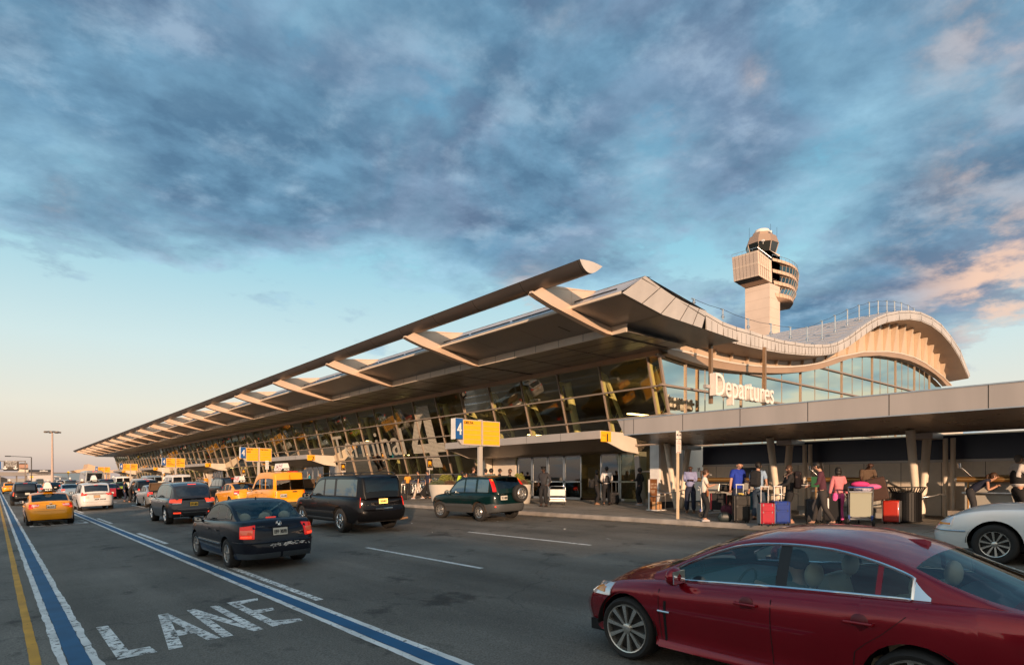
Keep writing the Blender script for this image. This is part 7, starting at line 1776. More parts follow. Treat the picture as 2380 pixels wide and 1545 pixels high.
# ================================================================ people
def skin_mesh(name, pts, edges, mat_, parent=None, extra=None, levels=1, root=0):
    """grow one smooth surface round a skeleton; pts: (x, y, z, r) or (x, y, z, rx, ry)"""
    me = bpy.data.meshes.new(name); me.from_pydata([p[:3] for p in pts], edges, []); o = bpy.data.objects.new(name, me); COL.objects.link(o)
    o.modifiers.new('skin', 'SKIN').use_smooth_shade = True
    sv = me.skin_vertices[0].data
    for i, p in enumerate(pts): sv[i].radius = (p[3], p[4] if len(p) > 4 else p[3]); sv[i].use_root = (i == root)
    s_ = o.modifiers.new('sub', 'SUBSURF'); s_.levels = s_.render_levels = levels
    dg = bpy.context.evaluated_depsgraph_get(); m2 = bpy.data.meshes.new_from_object(o.evaluated_get(dg))
    bpy.data.objects.remove(o); bpy.data.meshes.remove(me)
    if extra:
        bm = bmesh.new(); bm.from_mesh(m2); vs = [bm.verts.new(v) for v in extra.v]
        for f in extra.f:
            try: bm.faces.new([vs[i] for i in f])
            except ValueError: pass
        bmesh.ops.recalc_face_normals(bm, faces=bm.faces); bm.to_mesh(m2); bm.free()
    m2.materials.clear(); m2.materials.append(mat_); m2.polygons.foreach_set('use_smooth', [True] * len(m2.polygons))
    o = bpy.data.objects.new(name, m2); COL.objects.link(o); m2.name = name
    if parent is not None: o.parent = parent
    return o
def ik(a, b, l1, l2, hint):
    a, b = Vector(a), Vector(b); d = b - a; L = min(d.length, (l1 + l2) * .998); dn = d.normalized(); b = a + dn * L
    x = (l1 * l1 - l2 * l2 + L * L) / (2 * L); h = math.sqrt(max(0, l1 * l1 - x * x)); p = Vector(hint) - dn * Vector(hint).dot(dn)
    return a + dn * x + p.normalized() * h, b
SK_D = mat('dark_skin', (.075, .035, .022), .55); SK_M = mat('brown_skin', (.22, .11, .065), .55); SK_L = mat('light_skin', (.50, .27, .18), .55)
HR_B = mat('black_hair', (.010, .008, .007), .6); HR_N = mat('brown_hair', (.06, .028, .014), .6); HR_G = mat('grey_hair', (.12, .11, .10), .7)
def cl(n, c, r=.85): return mat(n, c, r, noise=.12, nscale=14, bump=.25, bscale=30)
C_blk = cl('black_cloth', (.012, .012, .014)); C_nav = cl('navy_cloth', (.015, .02, .045)); C_wht = cl('white_cloth', (.62, .58, .56)); C_jea = cl('denim', (.035, .055, .085)); C_chr = cl('charcoal_cloth', (.03, .03, .035)); C_kha = cl('pale_trouser_cloth', (.48, .42, .36)); C_shoe = mat('shoe_leather', (.02, .016, .013), .5); C_shoeW = mat('trainer_grey', (.45, .42, .42), .7); C_tan = mat('tan_shoe', (.22, .12, .06), .6)
def person(label, loc, rz, h=1.75, skin=SK_L, top=C_blk, bot=C_blk, shoe=C_shoe, hair=HR_B, sleeve='long', legs='long', lean=0.0, look=0.0, arms=None, stride=0.0, fat=1.0, hairs='short', vest=None, group=None, turn=0.0, knee=0.0, fem=False, hem=0.0):
    k = h / 1.75; U = []
    sh = .155 if fem else .18
    def up(p):   # lean the upper body about the hips
        x, y, z = p; dz = z - .95; return Vector((x, y + dz * math.sin(lean), .95 + dz * math.cos(lean)))
    pel, wai, che, nek = Vector((0, 0, .95)), up((0, .0, 1.10)), up((0, .0, 1.30)), up((0, -.01, 1.47))
    hb = up((0, .0 + .03 * look, 1.54)); hc = hb + Vector((math.sin(turn) * .02, .035 + .035 * look, .085 - .02 * look)); ht = hc + Vector((0, -.02 + .03 * look, .055)); jaw = hc + Vector((0, .038, -.065))
    S_ = {s: up((s * sh, -.005, 1.42)) for s in (-1, 1)}; H_ = {s: Vector((s * .095, 0, .90)) for s in (-1, 1)}
    A_ = {}; Wr = {}; El = {}
    for s in (-1, 1):
        tgt = (arms or {}).get(s, None)
        tgt = up(tgt) if tgt and len(tgt) == 3 else (Vector(tgt[:3]) if tgt else S_[s] + Vector((s * .07, .04, -.54)))
        El[s], Wr[s] = ik(S_[s], tgt, .285, .25, (s * .6, -1, -.35))
    K_, An = {}, {}
    for s in (-1, 1):
        f = stride * (1 if s > 0 else -1); an = Vector((s * (.10 + .02 * fat), f * .34 - .02, .09 + (.05 * max(0, -f)))); kn, an = ik(H_[s], an, .42, .42, (0, 1, 0)); K_[s], An[s] = kn, an
    fr = 1 + (fat - 1) * .8
    pts, ed = [], []
    def V(p, r, r2=None): pts.append((p.x * k, p.y * k, p.z * k, r * k, (r2 or r) * k)); return len(pts) - 1
    i0 = V(pel, .09, .08); i1 = V(wai, .085, .07); i2 = V(che, .10, .075); i3 = V(nek, .058); i4 = V(hb, .055); i5 = V(jaw * .5 + hc * .5, .068, .075); i6 = V(hc + Vector((0, -.01, .01)), .075, .09); i7 = V(ht, .06, .075)
    ed += [(i0, i1), (i1, i2), (i2, i3), (i3, i4), (i4, i5), (i5, i6), (i6, i7)]
    for s in (-1, 1):
        a = V(S_[s], .045); b = V(El[s], .042 * fr ** .5); c_ = V(Wr[s], .028); d = (Wr[s] - El[s]).normalized(); e = V(Wr[s] + d * .05, .034, .02); ed += [(i2, a), (a, b), (b, c_), (c_, e)]
        h_ = V(H_[s], .075); kn = V(K_[s], .056 if legs != 'shorts' else .066 * fr ** .5); an = V(An[s], .038); he = V(An[s] + Vector((0, -.03, -.045)), .032); to = V(An[s] + Vector((0, .14, -.055)), .03); ed += [(i0, h_), (h_, kn), (kn, an), (an, he), (an, to)]
    ex = MB(); 
    for s in (-1, 1):   # fingers and thumb, rooted in the palm
        d = (Wr[s] - El[s]).normalized(); pm = Wr[s] + d * .055; sd = d.cross(Vector((0, 0, 1))); sd = Vector((1, 0, 0)) if sd.length < .2 else sd.normalized(); dn = sd.cross(d).normalized()
        dn = dn if dn.z < 0 else -dn
        for q, (o_, L_) in enumerate(((-.028, .062), (-.010, .075), (.009, .070), (.027, .055))):
            a = pm + sd * o_; ex.tube([(a) * k, (a + d * L_ * .55 + dn * .008) * k, (a + d * L_ * .85 + dn * .03) * k], [.0095 * k, .0085 * k, .007 * k], 5)
        a = Wr[s] + d * .03 - sd * .03 * s; ex.tube([a * k, (a - sd * .022 * s + d * .025) * k, (a - sd * .02 * s + d * .055 + dn * .015) * k], [.011 * k, .010 * k, .008 * k], 5)
    fwd = Vector((math.sin(turn), math.cos(turn), -.35 * look)).normalized(); sd = fwd.cross(Vector((0, 0, 1))).normalized()
    ns = hc + fwd * .092 - Vector((0, 0, .012)); ex.add([(ns + Vector((0, 0, .035))) * k, (ns + sd * .016 - Vector((0, 0, .012))) * k, (ns + fwd * .026 - Vector((0, 0, .006))) * k, (ns - sd * .016 - Vector((0, 0, .012))) * k], [(0, 1, 2), (0, 2, 3), (1, 3, 2)])
    for s in (-1, 1): e_ = hc + sd * (.082 * s) - Vector((0, 0, .005)); ex.ball(tuple(e_ * k), .024 * k, 6, 5, (.5, .8, 1.2))
    body = skin_mesh('person', pts, ed, skin, None, ex)
    body.location = loc; body.rotation_euler = (0, 0, rz); tag(body, label, 'person', group)
    def skm(name, P, E, m, root=0): return skin_mesh(name, [(p.x * k, p.y * k, p.z * k, r * k, (r2 if r2 else r) * k) for p, r, r2 in P], E, m, body, root=root)
    g = 1.0
    P = [(Vector((0, 0, .88 - hem)), .165 * fr, .130 * fr), (wai, .150 * fr * (.9 if fem else 1), .125 * fr), (che, .172 * fr, .132 * fr), (nek - Vector((0, 0, .03)), .072, None)]; E = [(0, 1), (1, 2), (2, 3)]
    for s in (-1, 1):
        n = len(P); P += [(S_[s], .080 * fr, None), (El[s].lerp(S_[s], .25 if sleeve == 'short' else 0), .062 * fr ** .5, None)]; E += [(2, n), (n, n + 1)]
        if sleeve == 'long': P.append((Wr[s].lerp(El[s], .12), .047, None)); E.append((n + 1, n + 2))
        if sleeve == 'none': P[n + 1] = (S_[s].lerp(El[s], .12), .06, None)
    skm('shirt', P, E, top)
    if vest: skm('waistcoat', [(Vector((0, 0, .92)), .172 * fr, .138 * fr), (wai, .162 * fr, .135 * fr), (che, .182 * fr, .142 * fr), (up((0, -.005, 1.40)), .12, .09)], [(0, 1), (1, 2), (2, 3)], vest)
    P = [(Vector((0, 0, 1.02)), .140 * fr, .120 * fr), (pel - Vector((0, 0, .03)), .160 * fr, .135 * fr)]; E = [(0, 1)]
    for s in (-1, 1):
        n = len(P); tight = .85 if legs == 'tight' else 1.0
        P += [(H_[s] - Vector((0, 0, .06)), .118 * fr, None), (K_[s] if legs != 'shorts' else K_[s].lerp(H_[s], .05), .088 * tight if legs != 'shorts' else .105, None)]; E += [(1, n), (n, n + 1)]
        if legs != 'shorts': P.append((An[s] + Vector((0, 0, .0)), .076 * (tight if tight == 1 else .72) * (1.25 if legs == 'wide' else 1), None)); E.append((n + 1, n + 2))
    skm('trousers', P, E, bot, root=1)
    for s in (-1, 1):
        g = MB(); a = An[s]; g.ball(((a.x) * k, (a.y + .05) * k, (a.z - .052) * k), .05 * k, 10, 7, (.9, 2.7, .78)); g.box2(((a.x - .042) * k, (a.y - .075) * k, (a.z - .088) * k), ((a.x + .042) * k, (a.y + .17) * k, (a.z - .066) * k)); g.build('shoe', shoe, body, smooth=50)
    g = MB()
    if hair is not None:
        hcn = hc * k; back = -fwd * .022
        for v_ in (0,): g.ball(tuple((hc + back + Vector((0, 0, .028))) * k), .098 * k, 12, 9, (.90, 1.02, .98))
        g.ball(tuple((hc - fwd * .05 - Vector((0, 0, .02))) * k), .078 * k, 10, 7, (.95, .7, 1.0))
        if hairs == 'pony': a = hc - fwd * .11 + Vector((0, 0, .05)); g.tube([a * k, (a - fwd * .05 + Vector((0, 0, -.02))) * k, (a - fwd * .065 - Vector((0, 0, .16))) * k, (a - fwd * .04 - Vector((0, 0, .27))) * k], [.025 * k, .034 * k, .03 * k, .008 * k], 7)
        if hairs == 'bob': g.ball(tuple((hc - fwd * .03 - Vector((0, 0, .05))) * k), .105 * k, 12, 8, (.95, .8, 1.0))
        if hairs == 'curly': g.ball(tuple((hc - fwd * .04 + Vector((0, 0, .0))) * k), .115 * k, 12, 8, (1, .95, 1.0))
        if hairs == 'beard': g.ball(tuple((hc + fwd * .04 - Vector((0, 0, .075))) * k), .05 * k, 8, 6, (.9, .7, .8))
        g.build('hair', hair, body, smooth=60)
    e = MB()
    for s in (-1, 1): p_ = hc + fwd * .083 + sd * (.033 * s) + Vector((0, 0, .012)); e.ball(tuple(p_ * k), .009 * k, 6, 4)
    e.build('eyes', M_ink, body)
    e = MB(); p_ = hc + fwd * .085 - Vector((0, 0, .048)); e.bar(tuple((p_ - sd * .022) * k), tuple((p_ + sd * .022) * k), .008 * k, .007 * k); e.build('mouth', mat('lip', (.25, .08, .06), .6), body)
    body['_k'] = k; person.last = dict(hc=hc * k, Wr={s: Wr[s] * k for s in Wr}, che=che * k, S={s: S_[s] * k for s in S_}); del body['_k']
    return body
def face(p, way, deg=0):
    v = Vector((p[0], p[1], 0)).normalized(); L = Vector((-v.y, v.x, 0)); d = {'away': v, 'cam': -v, 'left': L, 'right': -L}[way]
    return math.atan2(-d.x, d.y) + math.radians(deg)
def at(p, rz, v):
    c, s = math.cos(rz), math.sin(rz); return Vector((p[0] + v[0] * c - v[1] * s, p[1] + v[0] * s + v[1] * c, p[2] + v[2]))
def local_thing(mb, name, m, loc, rz, label, cat, group=None, **k):
    o = mb.build(name, m, **k); o.location = loc; o.rotation_euler = (0, 0, rz); return tag(o, label, cat, group)
# ---------------------------------------------------------------- luggage
def suitcase(loc, rz, w, d, h, m, label, handle=0.0, trim=M_black, group='suitcases on the pavement', cat='suitcase', tilt=0.0, hm=M_steel, hard=False, name='suitcase'):
    t = thing(name, label, cat, loc, rz, group); t.rotation_euler = (tilt, 0, rz)
    g = MB(); g.box((0, 0, h / 2 + .03), (w, d, h - .04)); b = g.build('shell', m, t, bevel=min(.05, d * .2), smooth=40)
    g = MB()
    if hard:
        g.box((0, -d / 2 - .004, h / 2 + .03), (w * .22, .012, h * .93))
        for sx in (-1, 1):
            for z in (.14, h - .12): g.lathe([(.03, 0), (.03, .012), (0, .014)], 10, c=(0, 0, 0)); 
    else:
        g.box((0, -d / 2 - .008, h * .36), (w * .78, .03, h * .42)); g.box((0, -d / 2 - .006, h * .76), (w * .78, .025, h * .22))
    g.build('pocket', trim if hard else m, b, bevel=.012)
    g = MB()
    for sx in (-1, 1): g.box((sx * w * .49, 0, h / 2 + .03), (.014, d * .92, h * .9)); g.box((sx * w * .30, -d / 2 - .002, h / 2 + .03), (.02, .008, h * .88))
    g.build('trim', trim, b)
    g = MB(); g.tube([(-.09, 0, h + .005), (-.08, 0, h + .045), (.08, 0, h + .045), (.09, 0, h + .005)], .012, 6); g.build('carry_handle', M_black, t, smooth=60)
    for sx in (-1, 1):
        for sy in (-1, 1): g = MB(); g.lathe([(0, -.015), (.032, -.015), (.032, .015), (0, .015)], 10, c=(sx * (w / 2 - .05), sy * (d / 2 - .04), .032), axis='x'); g.build('wheel', M_rubber, t)
    if handle:
        g = MB()
        for sx in (-1, 1): g.tube([(sx * .10, d / 2 - .03, h), (sx * .10, d / 2 - .03, h + handle)], .012, 6)
        g.tube([(-.12, d / 2 - .03, h + handle), (.12, d / 2 - .03, h + handle)], .018, 6); g.build('pull_handle', hm, t, smooth=60)
    return t
def trolley(loc, rz, label, group='luggage trolleys', panel=None, dark=False):
    t = thing('luggage_trolley', label, 'trolley', loc, rz, group); M = M_steel
    for sx in (-1, 1):
        g = MB(); g.tube([(sx * .28, -.42, .62), (sx * .29, -.46, .98), (sx * .29, -.52, 1.04)], .018, 6); g.tube([(sx * .27, -.40, .12), (sx * .28, -.44, .80)], .02, 6); g.tube([(sx * .27, -.42, .14), (sx * .24, .42, .20), (sx * .22, .48, .30)], .018, 6); g.build('side_tube', M, t, smooth=60)
        g = MB(); g.lathe([(.03, -.03), (.10, -.03), (.105, 0), (.10, .03), (.03, .03)], 16, c=(sx * .30, -.42, .105), axis='x'); g.build('wheel', M_rubber, t, smooth=50)
        g = MB(); g.box((sx * .27, -.44, .22), (.05, .06, .14)); g.build('blue_bracket', mat('trolley_blue', (.02, .05, .22), .5), t)
    g = MB(); g.lathe([(.03, -.02), (.07, -.02), (.07, .02), (.03, .02)], 12, c=(0, .40, .07), axis='x'); g.build('wheel', M_rubber, t)
    g = MB(); g.tube([(-.29, -.52, 1.04), (.29, -.52, 1.04)], .022, 8); g.build('push_bar', mat('trolley_blue', (.02, .05, .22), .5), t, smooth=60)
    g = MB()
    for i in range(4): g.bar((-.25, -.3 + i * .22, .17 + .01 * i), (.25, -.3 + i * .22, .17 + .01 * i), .02)
    g.build('deck_bar', M, t)
    if panel: g = MB(); g.box((0, -.46, .58), (.50, .012, .66), tilt=Matrix.Rotation(.05, 3, 'X')); g.build('advert_panel', panel, t)
    g = MB(); g.box((0, -.44, .92), (.54, .20, .03)); g.build('basket', M, t)
    return t
def bag(loc, rz, w, d, h, m, label, cat='bag', name='holdall', straps=True, group=None):
    t = thing(name, label, cat, loc, rz, group)
    g = MB(); n = 14; rows = []
    for i in range(9):
        u = -1 + 2 * i / 8; s_ = (1 - abs(u) ** 4) ** .5 * .9 + .1
        rows.append([(u * w / 2, d / 2 * s_ * math.copysign(abs(math.cos(2 * PI * j / n)) ** .6, math.cos(2 * PI * j / n)), h / 2 + h / 2 * s_ * math.copysign(abs(math.sin(2 * PI * j / n)) ** .6, math.sin(2 * PI * j / n)) * (1 if math.sin(2 * PI * j / n) < 0 else .95)) for j in range(n)])
    g.grid(rows, close=True); g.add(rows[0], [tuple(range(n))]); g.add(rows[-1], [tuple(range(n))]); g.build('body', m, t, smooth=60)
    if straps:
        for sy in (-1, 1): g = MB(); g.tube([(-w * .2, sy * d * .45, h * .6), (-w * .15, sy * d * .5, h * 1.05), (w * .15, sy * d * .5, h * 1.05), (w * .2, sy * d * .45, h * .6)], .01, 5); g.build('strap', M_black, t)
    return t

# ---------------------------------------------------------------- driver of the near red car
bpy.context.view_layer.update()
P_, E_, ct = DRV; dl = ct.matrix_world @ Vector((-.38, 1.22, 0))
drv = skin_mesh('person', P_, E_, SK_L); drv.location = dl; drv.rotation_euler = ct.rotation_euler; tag(drv, 'driver seated at the wheel inside the near red car', 'person')
skin_mesh('shirt', [(0, -.05, .50, .15), (0, -.14, .78, .17, .13), (0, -.15, .93, .07), (-.18, -.14, .93, .075), (.18, -.14, .93, .075), (-.22, .06, .75, .06), (.22, .06, .75, .06)], [(0, 1), (1, 2), (1, 3), (1, 4), (3, 5), (4, 6)], cl('grey_cloth', (.12, .11, .10)), drv)
g = MB(); g.ball((0, -.135, 1.14), .095, 12, 9, (.95, 1, 1)); g.build('hair', HR_N, drv, smooth=60)

# ---------------------------------------------------------------- who stands where
def sp(x, y): return side_pt(x, y)
pt = sp(1264, 1176.5)
rz = face(pt, 'cam', -25); person('officer in dark uniform and peaked cap resting a hand on the white cart', pt, rz, 1.83, SK_D, C_chr, C_blk, arms={-1: (-.30, .12, .98), 1: (.26, .0, 1.0)}, fat=1.12, turn=.5)
L_ = person.last; hc = L_['hc']
g = MB(); g.lathe([(.098, .02), (.105, .05), (.135, .105), (.12, .125), (0, .13)], 16); g.add([(-.09, .07, .03), (.09, .07, .03), (.05, .16, .012), (-.05, .16, .012)], [(0, 1, 2, 3)]); o = local_thing(g, 'peaked_cap', M_black, at(pt, rz, (hc.x, hc.y, hc.z + .02)), rz, 'black peaked cap on the officer by the white cart', 'cap', smooth=40)
q = sp(1296, 1173); wc = thing('baggage_cart', 'white flatbed baggage cart with hooped rails beside the officer', 'cart', q, face(q, 'cam', 0))
g = MB(); g.box((0, 0, .19), (.80, .55, .05)); g.build('deck', M_white, wc, bevel=.01)
g = MB(); g.tube([(-.37, .25, .2), (-.37, .25, .82), (-.30, .25, .90), (.30, .25, .90), (.37, .25, .82), (.37, .25, .2)], .02, 8); g.build('hoop', M_chrome, wc, smooth=60)
g = MB(); g.box((0, .24, .60), (.70, .02, .30)); g.build('panel', M_white, wc); g = MB(); g.box((0, .24, .32), (.70, .02, .04)); g.box((0, -.2, .22), (.74, .02, .1)); g.build('rail', M_steel, wc)
for x in (-.33, .33):
    for y in (-.2, .2): g = MB(); g.lathe([(0, -.02), (.08, -.02), (.08, .02), (0, .02)], 12, c=(x, y, .08), axis='x'); g.build('wheel', M_rubber, wc)
pt = sp(1386.5, 1172); rz = face(pt, 'right', 10); person('woman in a long black dress carrying a large dark shoulder bag', pt, rz, 1.66, SK_M, C_blk, C_blk, C_tan, sleeve='long', legs='wide', hairs='bob', fem=True, hem=.12, arms={-1: (-.12, .25, 1.08), 1: (.12, .28, 1.05)})
bag(at(pt, rz, (0, -.25, .78)), rz + .3, .34, .22, .42, C_blk, 'large black shoulder bag hanging behind the woman in black', name='shoulder_bag')
pt = sp(1410, 1173.5); rz = face(pt, 'away', 10); person('man seen from behind in dark waistcoat and pale shirt sleeves', pt, rz, 1.80, SK_M, C_wht, C_blk, vest=C_chr, arms={-1: (-.16, .26, 1.05), 1: (.16, .26, 1.05)})
q = sp(1428, 1171.5); suitcase(q, face(q, 'away', 15), .38, .24, .56, C_blk, 'upright black cabin case with raised handle beside the waistcoated man', handle=.5)
pt = sp(1487, 1173.5); rz = face(pt, 'away', -160 + 110); person('woman in loose black coat standing alone by the doors', pt, face(pt, 'left', -20), 1.72, SK_L, C_blk, C_blk, C_shoeW, fat=1.1, hairs='curly', hem=.14, legs='wide', arms={-1: (-.10, .30, 1.15), 1: (.2, .1, 1.0)}, fem=True)
pt = sp(1604.5, 1191.5); rz = face(pt, 'cam', 0); person('man in pale blue shirt and dark trousers reading his phone', pt, rz, 1.80, SK_D, cl('lilac_blue_cloth', (.27, .29, .50)), C_nav, C_tan, hair=None, look=1.6, fat=1.08, arms={-1: (-.07, .27, 1.17), 1: (.07, .27, 1.17)})
w = person.last['Wr']; m_ = (w[-1] + w[1]) / 2; g = MB(); g.box((0, 0, 0), (.075, .15, .012)); local_thing(g, 'phone', M_black, at(pt, rz, (0, m_.y + .08, m_.z + .02)), rz, 'dark phone held by the man in pale blue shirt', 'phone')
pt = sp(1637.5, 1210.8); rz = face(pt, 'right', 8); person('woman in white top and black leggings with ponytail, smoking by the bags', pt, rz, 1.60, SK_L, cl('patterned_white_cloth', (.60, .56, .50)), C_blk, C_shoeW, HR_N, sleeve='short', legs='tight', hairs='pony', fem=True, arms={-1: (-.05, .30, 1.22), 1: (.06, .30, 1.22)}, hem=.04, look=.4)
L_ = person.last; g = MB(); g.tube([at((0, 0, 0), 0, (.0, 0, 0)), (0, .07, -.01)], .006, 5); local_thing(g, 'cigarette', M_white, at(pt, rz, (0, L_['hc'].y + .09, L_['hc'].z - .05)), rz, 'white cigarette in the mouth of the ponytailed woman', 'cigarette')
bag(at(pt, rz, (.17, .06, .76)), rz, .22, .07, .20, mat('tan_leather', (.36, .12, .04), .5), 'small tan shoulder bag at the hip of the ponytailed woman', straps=False, name='shoulder_bag')
g = MB(); g.tube([(.18, .06, .95), (.13, .10, 1.15), (-.02, .06, 1.36), (-.10, -.04, 1.38)], .008, 5); local_thing(g, 'bag_strap', mat('tan_leather', (.36, .12, .04), .5), pt, rz, 'thin tan strap across the back of the ponytailed woman', 'strap')
pt = sp(1715, 1206); rz = face(pt, 'cam', 40); person('bald man in bright blue t-shirt and navy shorts checking his hand', pt, rz, 1.84, SK_L, cl('royal_blue_cloth', (.012, .04, .36)), C_nav, mat('blue_trainer', (.08, .16, .36), .6), hair=None, sleeve='short', legs='shorts', fat=1.28, look=.8, turn=.4, arms={-1: (-.10, .30, 1.12), 1: (.30, .02, .90)}, hem=.06)
pt = sp(1762, 1208); rz = face(pt, 'away', -20); person('man in pale blue t-shirt seen from behind wearing a black backpack', pt, rz, 1.80, SK_L, cl('sky_blue_cloth', (.28, .40, .56)), C_jea, C_shoe, sleeve='short', turn=-.5, arms={-1: (-.30, .06, .88), 1: (.28, .06, .88)}, fat=1.05)
def backpack(pt, rz, m, label, z=1.02, h=.50, w=.32):
    t = thing('backpack', label, 'backpack', at(pt, rz, (0, -.22, z)), rz)
    g = MB(); g.box((0, 0, h / 2), (w, .18, h)); g.build('body', m, t, bevel=.07, smooth=50); g = MB(); g.box((0, -.10, h * .33), (w * .75, .07, h * .45)); g.build('pocket', m, t, bevel=.03, smooth=50)
    for s in (-1, 1): g = MB(); g.tube([(s * .08, .08, h * .95), (s * .12, .20, h * .92), (s * .15, .34, h * .72), (s * .15, .30, h * .3)], .02, 6); g.build('strap', m, t)
    return t
backpack(pt, rz, C_blk, 'black backpack on the back of the man in pale blue')
pt = sp(1835, 1214.3); rz = face(pt, 'left', 15); person('woman in black leggings leaning on a case, wearing a brown backpack', pt, rz, 1.68, SK_L, C_blk, C_blk, SK_L, HR_N, hairs='bob', legs='tight', fem=True, hem=.08, arms={-1: (-.10, .34, 1.10), 1: (.10, .34, 1.10)})
backpack(pt, rz, cl('brown_cloth', (.13, .075, .06)), 'brown backpack on the woman in black leggings', .98, .52, .30)
pt = sp(1912, 1222); rz = face(pt, 'left', 0); person('woman in dark plaid shirt with ponytail striding left past the counter', pt, rz, 1.76, SK_L, cl('plaid_cloth', (.075, .02, .035)), cl('dark_denim', (.035, .030, .028)), C_shoe, hairs='pony', legs='tight', lean=.12, stride=.75, fem=True, look=.8, arms={-1: (-.04, .30, 1.10), 1: (.05, .33, 1.08)}, hem=.03)
w = person.last['Wr']; g = MB(); g.box((0, 0, 0), (.09, .16, .012)); local_thing(g, 'white_phone', M_white, at(pt, rz, (.0, w[1].y + .09, w[1].z + .02)), rz, 'white phone in the hand of the plaid-shirted woman', 'phone')
g = MB(); g.box((0, 0, 0), (.20, .03, .28)); local_thing(g, 'green_folder', mat('green_card', (.03, .12, .04), .6), at(pt, rz, (-.15, .18, 1.20)), rz + 1.2, 'green folder tucked under the arm of the plaid-shirted woman', 'folder')
pt = sp(1948.6, 1218); rz = face(pt, 'away', 25); person('girl dressed in pink from neck to ankle, back turned', pt, rz, 1.60, SK_D, cl('pink_blouse', (.62, .20, .22)), cl('hot_pink_cloth', (.85, .12, .38)), mat('pink_sandal', (.35, .1, .1), .6), hairs='bob', legs='tight', fem=True, hem=.10, arms={-1: (-.26, .02, .88), 1: (.26, .02, .88)})
g = MB(); g.box((0, 0, 0), (.05, .18, .30)); local_thing(g, 'carrier_bag', M_white, at(pt, rz, (-.30, .03, .58)), rz, 'white carrier bag held low by the girl in pink', 'bag', bevel=.02)
pt = sp(2008, 1203); rz = face(pt, 'cam', 35); person('man in brown shirt leaning over the loaded luggage trolley', pt, rz, 1.82, SK_D, cl('brown_shirt_cloth', (.11, .07, .045)), C_blk, hair=None, lean=.32, look=1.2, turn=.5, arms={-1: (-.2, .40, 1.05), 1: (.2, .42, 1.02)}, sleeve='short')
pt = sp(2255, 1212); rz = face(pt, 'right', 0); person('woman in navy top bending forward behind the white sedan bonnet', pt, rz, 1.68, SK_L, C_nav, C_chr, hair=HR_N, sleeve='none', lean=1.05, look=.2, fem=True, hairs='pony', arms={-1: (-.15, .42, 1.15), 1: (.15, .45, 1.12)})
pt = sp(2366, 1215); rz = face(pt, 'right', 28); person('stout man in black waistcoat, white sleeves and purple tie at the right edge', pt, rz, 1.86, SK_L, C_wht, C_blk, hair=HR_G, vest=C_blk, fat=1.38, arms={-1: (-.22, .36, 1.08), 1: (.2, .38, 1.08)})
hh = person.last; g = MB(); g.add([(-.03, 0, .02), (.03, 0, .02), (.045, .01, -.03), (-.045, .01, -.03)], [(0, 1, 2, 3)]); local_thing(g, 'tie', mat('purple_silk', (.12, .03, .12), .5), at(pt, rz, (0, hh['che'].y + .165, hh['che'].z + .12)), rz, 'purple tie on the stout waistcoated man', 'tie')
# luggage along the kerb
q = sp(1780.5, 1221); rz = face(q, 'cam', 200)
suitcase(q, rz, .40, .28, .62, mat('red_fabric', (.36, .012, .03), .7, noise=.15, nscale=10), 'red fabric suitcase with grey trim, handle raised, near the kerb', handle=.46, trim=mat('grey_trim', (.22, .22, .22), .6), hm=M_white)
q = sp(1813, 1219.5); rz = face(q, 'cam', 205)
suitcase(q, rz, .46, .34, .66, mat('cobalt_fabric', (.008, .035, .22), .7, noise=.15, nscale=10), 'cobalt blue suitcase with raised handle beside the red fabric one', handle=.42, hm=M_white)
q = sp(1722, 1214); rz = face(q, 'cam', 195)
suitcase(q, rz, .44, .30, .80, mat('black_fabric', (.018, .016, .014), .7, noise=.2, nscale=10), 'tallest black suitcase, yellow cloth on top, in front of the bald man', handle=.32, hm=M_white)
g = MB(); r = random.Random(5)
for i in range(7): g.ball((r.uniform(-.09, .09), r.uniform(-.05, .05), .02 + r.uniform(0, .03)), .05, 7, 5, (1.2, .9, .5))
local_thing(g, 'yellow_cloth', mat('pale_yellow_cloth', (.55, .42, .12), .8), q + Vector((0, 0, .81)), 0, 'crumpled pale yellow cloth on top of the tallest black suitcase', 'cloth', smooth=60)
q = sp(1684.5, 1212); bag(q, face(q, 'cam', 10), .44, .24, .28, mat('dark_teal_leather', (.018, .028, .03), .45), 'dark handbag standing on the pavement at the feet of the trolley', name='handbag')
q2 = sp(1690, 1209); bag(q2 + Vector((0, .0, .18)), face(q2, 'cam', 10), .40, .26, .30, cl('maroon_cloth', (.10, .02, .04)), 'maroon and grey soft bag slumped behind the dark handbag', name='soft_bag')
qa = sp(1660, 1203); rz = face(qa, 'right', 0); trolley(qa + Vector((.2, .1, 0)), rz, 'luggage trolley stacked with black cases beside the smoking woman')
q = qa + Vector((.15, -.05, .22)); suitcase(q, face(q, 'cam', 12), .48, .26, .58, C_blk, 'upright black case with red piping, leftmost on the near trolley', trim=mat('red_piping', (.5, .02, .04), .6), tilt=.0)
q = qa + Vector((.55, -.42, .22)); suitcase(q, face(q, 'cam', 12), .50, .26, .52, cl('brown_case_cloth', (.06, .03, .022)), 'dark brown case standing second on the near trolley')
q = qa + Vector((.30, -.35, .80)); t_ = suitcase(q, face(q, 'cam', 8), .72, .44, .26, mat('glossy_black_shell', (.012, .010, .009), .15, coat=1), 'glossy black hard case lying across the near trolley load', trim=M_steel); t_.rotation_euler.y = -.12
q = sp(1748, 1203); rz = face(q, 'right', 5); trolley(q, rz, 'luggage trolley half hidden behind the man with the black backpack')
q = q + Vector((.1, -.1, .22)); suitcase(q, face(q, 'cam', 5), .62, .30, .62, mat('teal_fabric', (.03, .13, .19), .7), 'large teal suitcase on the trolley behind the backpacked man')
q = sp(2023, 1222); rz = face(q, 'away', 4); trolley(q + Vector((.2, .35, 0)), rz, 'fully loaded luggage trolley with pale back panel facing the road', panel=mat('pale_green_panel', (.33, .33, .25), .5))
